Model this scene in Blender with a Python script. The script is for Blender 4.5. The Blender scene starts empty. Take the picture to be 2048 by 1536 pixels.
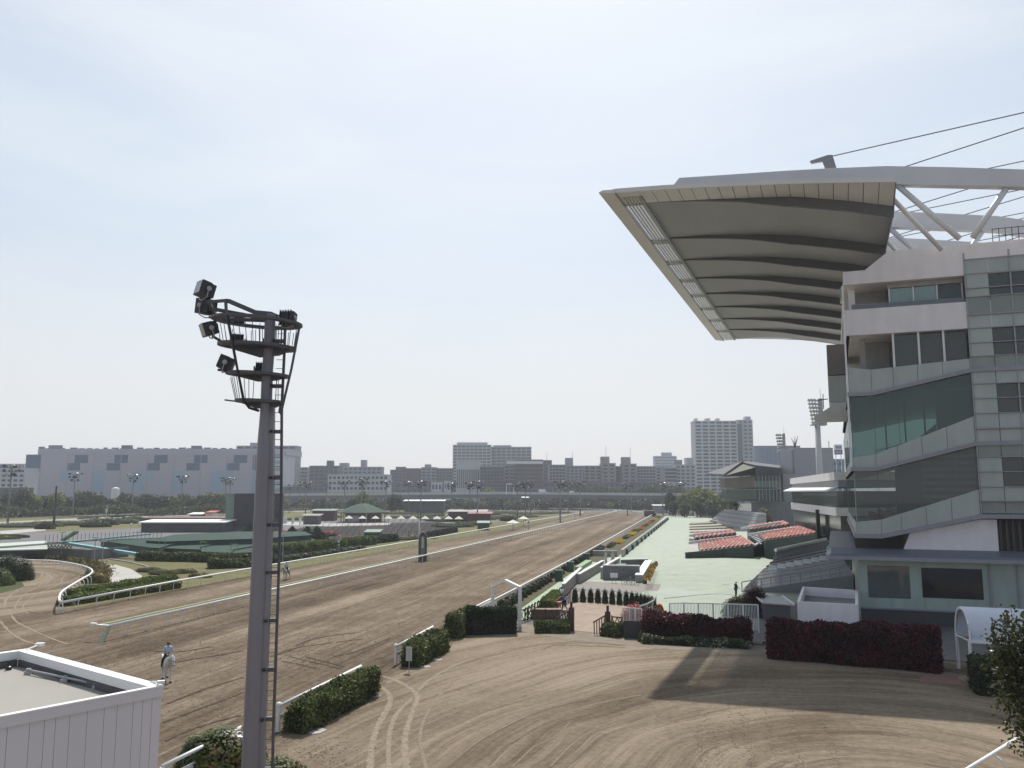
import bpy, bmesh, math, random
import numpy as np
from math import sin, cos, radians, atan, hypot, pi, sqrt, degrees
from mathutils import Vector, Matrix
S = bpy.context.scene
COL = S.collection
rnd = random.Random(7)
# ---------------------------------------------------------------- camera
F = 1680.0
TH = atan(215 / 1680)
PH = atan(366 / hypot(1680, 215))
H = 12.0
cd = bpy.data.cameras.new('camera')
cam = bpy.data.objects.new('camera', cd)
COL.objects.link(cam)
cam.location = (0, 0, H)
cam.rotation_euler = (pi / 2 + TH, 0, PH)
cd.sensor_width = 36
cd.lens = 36 * F / 2048
cd.clip_start = 0.1
cd.clip_end = 12000
S.camera = cam
# ---------------------------------------------------------------- sky, sun, exposure
SUN_EL, SUN_AZ = radians(55.5), radians(-11.0)      # azimuth from +Y towards +X
w = bpy.data.worlds.new('World')
S.world = w
w.use_nodes = True
nt = w.node_tree
bg = nt.nodes['Background']
sky = nt.nodes.new('ShaderNodeTexSky')
sky.sky_type = 'NISHITA'
sky.sun_disc = False
sky.sun_elevation = SUN_EL
sky.sun_rotation = SUN_AZ
sky.air_density = 1.0
sky.dust_density = 2.2
sky.ozone_density = 1.5
# thin high cloud: pale wisps laid over the blue
tc = nt.nodes.new('ShaderNodeTexCoord')
mp = nt.nodes.new('ShaderNodeMapping')
mp.inputs['Scale'].default_value = (1.2, 1.2, 5.0)
mp.inputs['Rotation'].default_value = (0.12, 0.25, 0.3)
nz = nt.nodes.new('ShaderNodeTexNoise')
nz.inputs['Scale'].default_value = 1.6
nz.inputs['Detail'].default_value = 7
nz.inputs['Roughness'].default_value = 0.55
nz.inputs['Distortion'].default_value = 0.6
rp = nt.nodes.new('ShaderNodeValToRGB')
rp.color_ramp.elements[0].position = 0.42
rp.color_ramp.elements[0].color = (0.50, 0.50, 0.50, 1)
rp.color_ramp.elements[1].position = 0.72
rp.color_ramp.elements[1].color = (0.80, 0.80, 0.80, 1)
mx = nt.nodes.new('ShaderNodeMixRGB')
mx.inputs['Color2'].default_value = (7.25, 7.85, 8.2, 1)
nt.links.new(tc.outputs['Generated'], mp.inputs['Vector'])
nt.links.new(mp.outputs['Vector'], nz.inputs['Vector'])
nt.links.new(nz.outputs['Fac'], rp.inputs['Fac'])
# forward scatter: thin cloud and haze are brightest towards the sun
sdv = nt.nodes.new('ShaderNodeVectorMath')
sdv.operation = 'DOT_PRODUCT'
sdv.inputs[1].default_value = (sin(SUN_AZ) * cos(SUN_EL), cos(SUN_AZ) * cos(SUN_EL), sin(SUN_EL))
nt.links.new(tc.outputs['Generated'], sdv.inputs[0])
mr = nt.nodes.new('ShaderNodeMapRange')
mr.inputs['From Min'].default_value = -0.1
mr.inputs['From Max'].default_value = 0.95
mr.inputs['To Min'].default_value = 0.05
mr.inputs['To Max'].default_value = 1.15
nt.links.new(sdv.outputs['Value'], mr.inputs['Value'])
fm = nt.nodes.new('ShaderNodeMath')
fm.operation = 'MULTIPLY'
fm.use_clamp = True
nt.links.new(rp.outputs['Color'], fm.inputs[0])
nt.links.new(mr.outputs['Result'], fm.inputs[1])
nt.links.new(fm.outputs[0], mx.inputs['Fac'])
nt.links.new(sky.outputs['Color'], mx.inputs['Color1'])
# pale haze ring at the horizon
sz = nt.nodes.new('ShaderNodeSeparateXYZ')
nt.links.new(tc.outputs['Generated'], sz.inputs[0])
hz = nt.nodes.new('ShaderNodeMapRange')
hz.interpolation_type = 'SMOOTHSTEP'
hz.inputs['From Min'].default_value = 0.0
hz.inputs['From Max'].default_value = 0.34
hz.inputs['To Min'].default_value = 0.85
hz.inputs['To Max'].default_value = 0.0
nt.links.new(sz.outputs['Z'], hz.inputs['Value'])
mh = nt.nodes.new('ShaderNodeMixRGB')
mh.inputs['Color2'].default_value = (7.45, 7.32, 7.25, 1)
nt.links.new(hz.outputs['Result'], mh.inputs['Fac'])
nt.links.new(mx.outputs['Color'], mh.inputs['Color1'])
nt.links.new(mh.outputs['Color'], bg.inputs['Color'])
bg.inputs['Strength'].default_value = 0.118
sl = bpy.data.lights.new('sun', 'SUN')
sun = bpy.data.objects.new('sun', sl)
COL.objects.link(sun)
sl.energy = 4.9
sl.angle = radians(0.6)
sl.color = (1.0, 0.95, 0.87)
sun.location = (0, 0, 300)
sdir = Vector((sin(SUN_AZ) * cos(SUN_EL), cos(SUN_AZ) * cos(SUN_EL), sin(SUN_EL)))
sun.rotation_euler = sdir.to_track_quat('Z', 'Y').to_euler()
S.view_settings.view_transform = 'Standard'
S.view_settings.look = 'None'
S.view_settings.exposure = 0.0
S.view_settings.gamma = 1.0
S.view_settings.use_curve_mapping = False

# ---------------------------------------------------------------- survey helpers: sight lines -> places in the world
fw = (-sin(PH), cos(PH))
rt = (cos(PH), sin(PH))
def ray(px, py):
    a = (px - 1024) / F
    b = (768 - py) / F
    f = cos(TH) - b * sin(TH)
    u = sin(TH) + b * cos(TH)
    return (fw[0] * f + rt[0] * a, fw[1] * f + rt[1] * a, u)
def G(px, py, z=0.0):
    d = ray(px, py)
    t = (z - H) / d[2]
    return Vector((d[0] * t, d[1] * t, z))
def AT(px, D, z=0.0):
    l = (px - 1024) / F * D * cos(TH)
    return Vector((fw[0] * D + rt[0] * l, fw[1] * D + rt[1] * l, z))
def DIST(p):
    return p[0] * fw[0] + p[1] * fw[1]
def ZD(D, py):
    k = (768 - py) / F
    return H + D * (k * cos(TH) + sin(TH)) / (cos(TH) - k * sin(TH))
def ZA(p, py):
    return ZD(DIST(p), py)
O = G(1722, 1245)
A = radians(8.7)
gu = (sin(A), cos(A))
gv = (cos(A), -sin(A))
def LW(px, py, yl=0.0):          # on the plane local y = yl of the grandstand -> (x, z)
    d = ray(px, py)
    o = O[0] * gu[0] + O[1] * gu[1] + yl
    t = o / (d[0] * gu[0] + d[1] * gu[1])
    X, Y = d[0] * t, d[1] * t
    return (X * gv[0] + Y * gv[1] - (O[0] * gv[0] + O[1] * gv[1]), H + d[2] * t)
def L2W(x, y, z):
    return Vector((O[0] + gv[0] * x + gu[0] * y, O[1] + gv[1] * x + gu[1] * y, z))

# ---------------------------------------------------------------- materials
MATS = {}
def base_mat(name):
    m = bpy.data.materials.new(name)
    m.use_nodes = True
    n = m.node_tree
    return m, n, n.nodes['Principled BSDF']
def mat(name, col, rough=0.6, metal=0.0, var=0.12, scale=1.5, bump=0.0, spec=0.4, streak=None):
    """weathered plain surface: base colour broken up by two noises"""
    if name in MATS:
        return MATS[name]
    m, n, b = base_mat(name)
    t = n.nodes.new('ShaderNodeTexCoord')
    mpn = n.nodes.new('ShaderNodeMapping')
    if streak:
        mpn.inputs['Scale'].default_value = streak
    ns = n.nodes.new('ShaderNodeTexNoise')
    ns.inputs['Scale'].default_value = scale
    ns.inputs['Detail'].default_value = 6
    ns.inputs['Roughness'].default_value = 0.65
    mm = n.nodes.new('ShaderNodeMapRange')
    mm.inputs['From Min'].default_value = 0.25
    mm.inputs['From Max'].default_value = 0.75
    mm.inputs['To Min'].default_value = 1 - var
    mm.inputs['To Max'].default_value = 1 + var * 0.6
    mc = n.nodes.new('ShaderNodeVectorMath')
    mc.operation = 'SCALE'
    mc.inputs[0].default_value = col[:3]
    n.links.new(t.outputs['Object'], mpn.inputs['Vector'])
    n.links.new(mpn.outputs['Vector'], ns.inputs['Vector'])
    n.links.new(ns.outputs['Fac'], mm.inputs['Value'])
    n.links.new(mm.outputs['Result'], mc.inputs['Scale'])
    n.links.new(mc.outputs['Vector'], b.inputs['Base Color'])
    b.inputs['Roughness'].default_value = rough
    b.inputs['Metallic'].default_value = metal
    b.inputs['Specular IOR Level'].default_value = spec if rough < 0.75 or spec != 0.4 else 0.1
    if bump:
        bp = n.nodes.new('ShaderNodeBump')
        bp.inputs['Strength'].default_value = bump
        bp.inputs['Distance'].default_value = 0.05
        n.links.new(ns.outputs['Fac'], bp.inputs['Height'])
        n.links.new(bp.outputs['Normal'], b.inputs['Normal'])
    MATS[name] = m
    return m
def leaf_mat(name, cols, rough=0.55, trans=0.25):
    """leaves: colour picked per leaf"""
    if name in MATS:
        return MATS[name]
    m, n, b = base_mat(name)
    g = n.nodes.new('ShaderNodeNewGeometry')
    r = n.nodes.new('ShaderNodeValToRGB')
    el = r.color_ramp.elements
    for i, c in enumerate(cols):
        p = i / (len(cols) - 1)
        if i == 0:
            el[0].position = 0
            el[0].color = (*c, 1)
        elif i == len(cols) - 1:
            el[-1].position = 1
            el[-1].color = (*c, 1)
        else:
            e = el.new(p)
            e.color = (*c, 1)
    t = n.nodes.new('ShaderNodeTexCoord')
    ns = n.nodes.new('ShaderNodeTexNoise')
    ns.inputs['Scale'].default_value = 0.7
    ns.inputs['Detail'].default_value = 3
    ad = n.nodes.new('ShaderNodeMath')
    ad.operation = 'MULTIPLY_ADD'
    ad.inputs[1].default_value = 0.55
    sb = n.nodes.new('ShaderNodeMath')
    sb.operation = 'MULTIPLY_ADD'
    sb.inputs[1].default_value = 1.3
    sb.inputs[2].default_value = -0.42
    n.links.new(t.outputs['Object'], ns.inputs['Vector'])
    n.links.new(ns.outputs['Fac'], sb.inputs[0])
    n.links.new(g.outputs['Random Per Island'], ad.inputs[0])
    n.links.new(sb.outputs[0], ad.inputs[2])
    n.links.new(ad.outputs[0], r.inputs['Fac'])
    n.links.new(r.outputs['Color'], b.inputs['Base Color'])
    b.inputs['Roughness'].default_value = rough
    b.inputs['Specular IOR Level'].default_value = 0.25
    tl = n.nodes.new('ShaderNodeBsdfTranslucent')
    ms = n.nodes.new('ShaderNodeMixShader')
    ms.inputs['Fac'].default_value = trans
    n.links.new(r.outputs['Color'], tl.inputs['Color'])
    n.links.new(b.outputs[0], ms.inputs[1])
    n.links.new(tl.outputs[0], ms.inputs[2])
    n.links.new(ms.outputs[0], n.nodes['Material Output'].inputs['Surface'])
    MATS[name] = m
    return m
def glass_mat(name, tint, alpha, rough=0.03):
    """tinted pane: see-through share alpha, the rest glossy tint"""
    if name in MATS:
        return MATS[name]
    m, n, b = base_mat(name)
    b.inputs['Base Color'].default_value = (*[c * 0.35 for c in tint], 1)
    b.inputs['Roughness'].default_value = rough
    b.inputs['Specular IOR Level'].default_value = 0.9
    tr = n.nodes.new('ShaderNodeBsdfTransparent')
    tr.inputs['Color'].default_value = (*tint, 1)
    ms = n.nodes.new('ShaderNodeMixShader')
    ms.inputs['Fac'].default_value = alpha
    n.links.new(b.outputs[0], ms.inputs[1])
    n.links.new(tr.outputs[0], ms.inputs[2])
    n.links.new(ms.outputs[0], n.nodes['Material Output'].inputs['Surface'])
    MATS[name] = m
    return m

def sand_mat(name, kind):
    """raked brown sand: long drag lines along the course, or rings round the yard"""
    m, n, b = base_mat(name)
    N, L = n.nodes, n.links
    t = N.new('ShaderNodeTexCoord')
    def noise(vec, scale, detail=6, rough=0.6, dist=0.0):
        x = N.new('ShaderNodeTexNoise')
        x.inputs['Scale'].default_value = scale
        x.inputs['Detail'].default_value = detail
        x.inputs['Roughness'].default_value = rough
        x.inputs['Distortion'].default_value = dist
        L.new(vec, x.inputs['Vector'])
        return x.outputs['Fac']
    def mapping(scale, rot=0.0, vec=None, loc=(0, 0, 0)):
        x = N.new('ShaderNodeMapping')
        x.inputs['Scale'].default_value = scale
        x.inputs['Rotation'].default_value = (0, 0, rot)
        x.inputs['Location'].default_value = loc
        L.new(vec or t.outputs['Object'], x.inputs['Vector'])
        return x.outputs['Vector']
    def math(op, a, bb, c=None):
        x = N.new('ShaderNodeMath')
        x.operation = op
        for i, v in enumerate((a, bb, c)):
            if v is None:
                continue
            if isinstance(v, (int, float)):
                x.inputs[i].default_value = v
            else:
                L.new(v, x.inputs[i])
        return x.outputs[0]
    if kind == 'track':
        big = noise(mapping((0.16, 0.006, 1)), 1.0, 5, 0.55, 0.3)
        fine = noise(mapping((2.2, 0.05, 1), 0.012), 1.0, 8, 0.75, 0.4)
        fine2 = noise(mapping((7.0, 0.35, 1), -0.01), 1.0, 5, 0.7)
    else:
        # rings: distance from the middle of the yard, squeezed along Y
        sep = N.new('ShaderNodeSeparateXYZ')
        wob = N.new('ShaderNodeTexNoise')
        wob.inputs['Scale'].default_value = 0.05
        wob.inputs['Detail'].default_value = 2
        L.new(t.outputs['Object'], wob.inputs['Vector'])
        L.new(t.outputs['Object'], sep.inputs[0])
        cx, cy, sq = (8.0, 30.0, 0.62) if kind == 'yard' else (-106.0, 92.0, 1.0)
        dx = math('SUBTRACT', sep.outputs[0], cx)
        dy = math('MULTIPLY', math('SUBTRACT', sep.outputs[1], cy), sq)
        r = math('SQRT', math('ADD', math('MULTIPLY', dx, dx), math('MULTIPLY', dy, dy)), 0)
        r = math('MULTIPLY_ADD', wob.outputs['Fac'], 5.0, r)
        cmb = N.new('ShaderNodeCombineXYZ')
        L.new(r, cmb.inputs[0])
        an = math('ARCTAN2', dy, dx)
        L.new(math('MULTIPLY', an, 2.0), cmb.inputs[1])
        rv = cmb.outputs[0]
        big = noise(mapping((0.35, 0.35, 1), 0, rv), 1.0, 4, 0.5, 0.2)
        fine = noise(mapping((2.2, 0.35, 1), 0, rv), 1.0, 9, 0.72, 0.3)
        fine2 = noise(mapping((11.0, 1.2, 1), 0, rv), 1.0, 4, 0.7)
    blot = noise(t.outputs['Object'], 0.09, 5, 0.6, 0.5)
    grit = noise(t.outputs['Object'], 2.6, 10, 0.78, 0.4)
    hoof = N.new('ShaderNodeTexVoronoi')
    hoof.inputs['Scale'].default_value = 1.7
    L.new(t.outputs['Object'], hoof.inputs['Vector'])
    hf = math('MULTIPLY', math('SUBTRACT', 0.22, hoof.outputs['Distance']), 0.6)
    hf = math('MAXIMUM', hf, 0.0)
    churn = math('MAXIMUM', math('SUBTRACT', noise(t.outputs['Object'], 0.14, 3, 0.5), 0.5), 0.0)
    hf = math('MULTIPLY', hf, math('MULTIPLY', churn, 10.0))
    k = 1.1 if kind == 'track' else 1.15
    v = math('MULTIPLY', math('SUBTRACT', big, 0.5), 1.7 * k)
    v = math('ADD', v, math('MULTIPLY', math('SUBTRACT', fine, 0.5), 1.35 * k))
    v = math('ADD', v, math('MULTIPLY', math('SUBTRACT', fine2, 0.5), 0.5 if kind == 'track' else 1.0))
    v = math('ADD', v, math('MULTIPLY', math('SUBTRACT', blot, 0.5), 0.7 * k))
    v = math('ADD', v, math('MULTIPLY', math('SUBTRACT', grit, 0.5), 1.25))
    clod = noise(mapping((1.1, 0.5, 1)), 1.0, 9, 0.8, 0.8)
    v = math('ADD', v, math('MULTIPLY', math('SUBTRACT', clod, 0.5), 1.1 if kind == 'track' else 0.6))
    v = math('SUBTRACT', v, math('MULTIPLY', hf, 3.2))
    v = math('ADD', v, 0.52 if kind == 'track' else 0.58)
    cr = N.new('ShaderNodeValToRGB')
    e = cr.color_ramp.elements
    if kind == 'track':
        cs = [(0.0, (0.048, 0.034, 0.022)), (0.36, (0.116, 0.087, 0.060)), (0.62, (0.168, 0.130, 0.094)), (1.0, (0.280, 0.226, 0.166))]
    else:
        cs = [(0.0, (0.092, 0.070, 0.050)), (0.4, (0.164, 0.128, 0.090)), (0.62, (0.214, 0.170, 0.122)), (1.0, (0.296, 0.244, 0.182))]
    e[0].position, e[0].color = cs[0][0], (*cs[0][1], 1)
    e[1].position, e[1].color = cs[3][0], (*cs[3][1], 1)
    for p, c in cs[1:3]:
        x = e.new(p)
        x.color = (*c, 1)
    L.new(v, cr.inputs['Fac'])
    L.new(cr.outputs['Color'], b.inputs['Base Color'])
    b.inputs['Roughness'].default_value = 0.95
    b.inputs['Specular IOR Level'].default_value = 0.1
    hgt = math('ADD', math('MULTIPLY', fine, 0.6), math('MULTIPLY', fine2, 0.25))
    hgt = math('ADD', hgt, math('MULTIPLY', grit, 0.45))
    hgt = math('SUBTRACT', hgt, math('MULTIPLY', hf, 1.2))
    bp = N.new('ShaderNodeBump')
    bp.inputs['Strength'].default_value = 0.9
    bp.inputs['Distance'].default_value = 0.28
    L.new(hgt, bp.inputs['Height'])
    L.new(bp.outputs['Normal'], b.inputs['Normal'])
    return m
def grid_mat(name, c1, c2, scale, w_, h_, mortar=0.02, rough=0.8, mcol=None):
    """brick or tile laid flat"""
    if name in MATS:
        return MATS[name]
    m, n, b = base_mat(name)
    t = n.nodes.new('ShaderNodeTexCoord')
    br = n.nodes.new('ShaderNodeTexBrick')
    br.inputs['Color1'].default_value = (*c1, 1)
    br.inputs['Color2'].default_value = (*c2, 1)
    br.inputs['Mortar'].default_value = (*(mcol or [c * 0.7 for c in c1]), 1)
    br.inputs['Scale'].default_value = scale
    br.inputs['Mortar Size'].default_value = mortar
    br.inputs['Brick Width'].default_value = w_
    br.inputs['Row Height'].default_value = h_
    n.links.new(t.outputs['Object'], br.inputs['Vector'])
    ns = n.nodes.new('ShaderNodeTexNoise')
    ns.inputs['Scale'].default_value = 0.4
    ns.inputs['Detail'].default_value = 8
    ns.inputs['Roughness'].default_value = 0.7
    n.links.new(t.outputs['Object'], ns.inputs['Vector'])
    mm = n.nodes.new('ShaderNodeMapRange')
    mm.inputs['From Min'].default_value = 0.3
    mm.inputs['From Max'].default_value = 0.7
    mm.inputs['To Min'].default_value = 0.82
    mm.inputs['To Max'].default_value = 1.08
    n.links.new(ns.outputs['Fac'], mm.inputs['Value'])
    sc = n.nodes.new('ShaderNodeVectorMath')
    sc.operation = 'SCALE'
    n.links.new(br.outputs['Color'], sc.inputs[0])
    n.links.new(mm.outputs['Result'], sc.inputs['Scale'])
    n.links.new(sc.outputs['Vector'], b.inputs['Base Color'])
    b.inputs['Roughness'].default_value = rough
    b.inputs['Specular IOR Level'].default_value = 0.3
    MATS[name] = m
    return m
WHITE = mat('white_paint', (0.78, 0.78, 0.77), 0.45, var=0.1, scale=0.8)
WALLW = mat('wall_white', (0.82, 0.775, 0.775), 0.6, var=0.14, scale=0.7, streak=(1, 1, 0.35))
BEAMW = mat('beam_white', (0.66, 0.65, 0.665), 0.5, var=0.08, scale=0.3)
FROST = mat('frosted_glass', (0.40, 0.44, 0.41), 0.25, var=0.18, scale=0.45, streak=(1, 1, 0.3), spec=0.5)
FROSTD = mat('frosted_dark', (0.25, 0.28, 0.255), 0.25, var=0.2, scale=0.5, streak=(1, 1, 0.3), spec=0.5)
LEDGE = mat('ledge_grey', (0.30, 0.30, 0.33), 0.5, var=0.12)
METAL = mat('grey_metal', (0.34, 0.34, 0.36), 0.45, 0.3, var=0.1)
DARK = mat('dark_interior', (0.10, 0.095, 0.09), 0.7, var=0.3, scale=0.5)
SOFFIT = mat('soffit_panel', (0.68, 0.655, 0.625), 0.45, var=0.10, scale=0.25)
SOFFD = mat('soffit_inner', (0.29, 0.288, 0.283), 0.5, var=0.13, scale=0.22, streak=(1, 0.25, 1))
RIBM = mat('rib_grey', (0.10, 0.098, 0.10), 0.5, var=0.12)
CONC = mat('concrete', (0.36, 0.345, 0.33), 0.85, var=0.16, scale=1.2, bump=0.1)
CONCD = mat('concrete_dark', (0.20, 0.20, 0.205), 0.85, var=0.18, scale=0.8)
POLE = mat('mast_grey', (0.225, 0.215, 0.235), 0.4, 0.15, var=0.07, scale=0.6)
POLED = mat('mast_dark', (0.095, 0.095, 0.108), 0.5, 0.1, var=0.15)
BLACK = mat('black_metal', (0.03, 0.03, 0.034), 0.4, var=0.2, scale=4)
LENS = mat('lamp_lens', (0.42, 0.40, 0.36), 0.15, spec=0.8)
BROWNW = mat('brown_timber', (0.075, 0.045, 0.035), 0.7, var=0.25, scale=3)
GREENP = mat('green_paint', (0.035, 0.085, 0.06), 0.55, var=0.15)
BLUEG = mat('roof_blue_grey', (0.14, 0.155, 0.185), 0.5, var=0.12, scale=0.6)

# ---------------------------------------------------------------- mesh helpers
def tag(o, label=None, cat=None, group=None, kind=None):
    if label: o['label'] = label
    if cat: o['category'] = cat
    if group: o['group'] = group
    if kind: o['kind'] = kind
    return o
def empty(name, loc=(0, 0, 0), rz=0.0, label=None, cat=None, group=None):
    o = bpy.data.objects.new(name, None)
    COL.objects.link(o)
    o.location = loc
    o.rotation_euler = (0, 0, rz)
    o.empty_display_size = 0.3
    return tag(o, label, cat, group)
class MB:
    def __init__(s):
        s.v, s.f = [], []
    def add(s, vs, fs):
        n = len(s.v)
        s.v += [tuple(v) for v in vs]
        s.f += [tuple(i + n for i in f) for f in fs]
        return s
    def box(s, x0, x1, y0, y1, z0, z1):
        return s.add([(x0, y0, z0), (x1, y0, z0), (x1, y1, z0), (x0, y1, z0), (x0, y0, z1), (x1, y0, z1), (x1, y1, z1), (x0, y1, z1)],
                     [(0, 3, 2, 1), (4, 5, 6, 7), (0, 1, 5, 4), (1, 2, 6, 5), (2, 3, 7, 6), (3, 0, 4, 7)])
    def obox(s, c, size, rz=0.0, mtx=None):
        M = mtx or (Matrix.Translation(Vector(c)) @ Matrix.Rotation(rz, 4, 'Z'))
        a, b, d = [q / 2 for q in size]
        vs = [M @ Vector(p) for p in [(-a, -b, -d), (a, -b, -d), (a, b, -d), (-a, b, -d), (-a, -b, d), (a, -b, d), (a, b, d), (-a, b, d)]]
        return s.add(vs, [(0, 3, 2, 1), (4, 5, 6, 7), (0, 1, 5, 4), (1, 2, 6, 5), (2, 3, 7, 6), (3, 0, 4, 7)])
    def hexa(s, b, t):
        return s.add(list(b) + list(t), [(0, 3, 2, 1), (4, 5, 6, 7), (0, 1, 5, 4), (1, 2, 6, 5), (2, 3, 7, 6), (3, 0, 4, 7)])
    def beam(s, p, q, w_, h_, up=(0, 0, 1)):
        p, q = Vector(p), Vector(q)
        d = (q - p).normalized()
        u = Vector(up)
        r = d.cross(u)
        if r.length < 1e-4:
            r = d.cross(Vector((0, 1, 0)))
        r.normalize()
        u = r.cross(d)
        r, u = r * w_ / 2, u * h_ / 2
        return s.hexa([p - r - u, p + r - u, q + r - u, q - r - u], [p - r + u, p + r + u, q + r + u, q - r + u])
    def tube(s, pts, r, n=8, r2=None, cap=True):
        pts = [Vector(p) for p in pts]
        k = len(pts)
        vs, fs = [], []
        prev = None
        for i, p in enumerate(pts):
            d = (pts[min(i + 1, k - 1)] - pts[max(i - 1, 0)]).normalized()
            a = Vector((0, 0, 1)) if abs(d.z) < 0.95 else Vector((0, 1, 0))
            x = d.cross(a).normalized()
            y = d.cross(x).normalized()
            rr = r if r2 is None else r + (r2 - r) * i / (k - 1)
            for j in range(n):
                t = 2 * pi * j / n
                vs.append(p + x * cos(t) * rr + y * sin(t) * rr)
        for i in range(k - 1):
            for j in range(n):
                fs.append((i * n + j, i * n + (j + 1) % n, (i + 1) * n + (j + 1) % n, (i + 1) * n + j))
        if cap:
            fs.append(tuple(range(n))[::-1])
            fs.append(tuple((k - 1) * n + j for j in range(n)))
        return s.add(vs, fs)
    def prism(s, pts, z0, z1):
        n = len(pts)
        ar = sum(pts[i][0] * pts[(i + 1) % n][1] - pts[(i + 1) % n][0] * pts[i][1] for i in range(n))
        if ar < 0:
            pts = pts[::-1]
        vs = [(p[0], p[1], z0) for p in pts] + [(p[0], p[1], z1) for p in pts]
        fs = [tuple(range(n))[::-1], tuple(range(n, 2 * n))]
        fs += [(i, (i + 1) % n, n + (i + 1) % n, n + i) for i in range(n)]
        return s.add(vs, fs)
    def xzprism(s, pts, y0, y1):      # outline in the x-z plane, given depth along y
        n = len(pts)
        ar = sum(pts[i][0] * pts[(i + 1) % n][1] - pts[(i + 1) % n][0] * pts[i][1] for i in range(n))
        if ar < 0:
            pts = pts[::-1]
        vs = [(p[0], y0, p[1]) for p in pts] + [(p[0], y1, p[1]) for p in pts]
        fs = [tuple(range(n)), tuple(range(n, 2 * n))[::-1]]
        fs += [(i, n + i, n + (i + 1) % n, (i + 1) % n) for i in range(n)]
        return s.add(vs, fs)
    def lathe(s, c, prof, n=16):
        vs, fs = [], []
        for r, z in prof:
            for j in range(n):
                t = 2 * pi * j / n
                vs.append((c[0] + r * cos(t), c[1] + r * sin(t), c[2] + z))
        for i in range(len(prof) - 1):
            for j in range(n):
                fs.append((i * n + j, i * n + (j + 1) % n, (i + 1) * n + (j + 1) % n, (i + 1) * n + j))
        fs.append(tuple(range(n))[::-1])
        fs.append(tuple((len(prof) - 1) * n + j for j in range(n)))
        return s.add(vs, fs)
    def build(s, name, m, parent=None, smooth=False, base=None):
        """base: world point the thing stands at; vertices are given in the world and stored from there"""
        me = bpy.data.meshes.new(name)
        vs = s.v
        if base is not None:
            vs = [(v[0] - base[0], v[1] - base[1], v[2] - base[2]) for v in vs]
        me.from_pydata(vs, [], s.f)
        for q in (m if isinstance(m, (list, tuple)) else [m]):
            me.materials.append(q)
        if smooth:
            me.polygons.foreach_set('use_smooth', [True] * len(me.polygons))
        me.update()
        o = bpy.data.objects.new(name, me)
        COL.objects.link(o)
        if parent is not None:
            o.parent = parent
        elif base is not None:
            o.location = base
        return o
def copy_tree(o, parent=None):
    c = o.copy()
    COL.objects.link(c)
    c.parent = parent
    for ch in list(o.children):
        copy_tree(ch, c)
    return c
def sheet(name, pts, z, m, kind='structure'):
    b = MB()
    n = len(pts)
    ar = sum(pts[i][0] * pts[(i + 1) % n][1] - pts[(i + 1) % n][0] * pts[i][1] for i in range(n))
    if ar < 0:
        pts = pts[::-1]
    b.add([(p[0], p[1], z) for p in pts], [tuple(range(n))])
    return tag(b.build(name, m), kind=kind)
def ribbon(pts, widths, z):
    b = MB()
    vs = []
    n = len(pts)
    for i, p in enumerate(pts):
        q0, q1 = pts[max(i - 1, 0)], pts[min(i + 1, n - 1)]
        d = Vector((q1[0] - q0[0], q1[1] - q0[1], 0)).normalized()
        nn = Vector((-d.y, d.x, 0)) * (widths[i] if isinstance(widths, list) else widths) / 2
        vs += [(p[0] + nn.x, p[1] + nn.y, z), (p[0] - nn.x, p[1] - nn.y, z)]
    b.add(vs, [(2 * i, 2 * i + 1, 2 * i + 3, 2 * i + 2) for i in range(n - 1)])
    return b
def spline(pts, k=8):
    """smooth curve through the points"""
    out = []
    P = [Vector(p) for p in pts]
    n = len(P)
    for i in range(n - 1):
        p0, p1, p2, p3 = P[max(i - 1, 0)], P[i], P[i + 1], P[min(i + 2, n - 1)]
        for j in range(k):
            t = j / k
            out.append(0.5 * ((2 * p1) + (p2 - p0) * t + (2 * p0 - 5 * p1 + 4 * p2 - p3) * t * t + (3 * p1 - p0 - 3 * p2 + p3) * t ** 3))
    out.append(P[-1])
    return out
# ---- foliage: many small leaves as one mesh
def leaf_mesh(name, pts, size, m, parent=None, loc=None, seed=1, core=None, elong=1.5):
    r = np.random.RandomState(seed)
    P = np.asarray(pts, dtype=float)
    n = len(P)
    d = r.normal(size=(n, 3))
    d /= np.linalg.norm(d, axis=1)[:, None]
    e = r.normal(size=(n, 3))
    e -= (e * d).sum(1)[:, None] * d
    e /= np.linalg.norm(e, axis=1)[:, None]
    f = np.cross(d, e)
    s = size * r.uniform(0.6, 1.3, n)[:, None] / 2
    V = np.empty((n, 4, 3))
    V[:, 0] = P - e * s * elong
    V[:, 1] = P - f * s
    V[:, 2] = P + e * s * elong
    V[:, 3] = P + f * s
    V = V.reshape(-1, 3)
    faces = np.arange(n * 4).reshape(n, 4)
    vs = V.tolist()
    fs = faces.tolist()
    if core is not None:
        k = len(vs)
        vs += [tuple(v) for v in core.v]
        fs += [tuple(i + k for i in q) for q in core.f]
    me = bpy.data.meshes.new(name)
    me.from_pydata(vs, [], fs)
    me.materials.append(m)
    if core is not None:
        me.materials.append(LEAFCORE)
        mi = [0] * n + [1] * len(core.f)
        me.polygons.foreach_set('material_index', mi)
    me.update()
    o = bpy.data.objects.new(name, me)
    COL.objects.link(o)
    if parent is not None:
        o.parent = parent
    if loc is not None:
        o.location = loc
    return o
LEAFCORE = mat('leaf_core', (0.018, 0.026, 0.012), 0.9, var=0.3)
L_HEDGE = leaf_mat('leaf_hedge', [(0.026, 0.038, 0.014), (0.058, 0.078, 0.023), (0.115, 0.14, 0.042), (0.22, 0.24, 0.09)])
L_LIME = leaf_mat('leaf_lime', [(0.04, 0.065, 0.018), (0.09, 0.125, 0.03), (0.16, 0.20, 0.05), (0.24, 0.27, 0.09)])
L_DARK = leaf_mat('leaf_dark', [(0.014, 0.022, 0.011), (0.028, 0.042, 0.018), (0.05, 0.066, 0.027), (0.085, 0.098, 0.045)])
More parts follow.
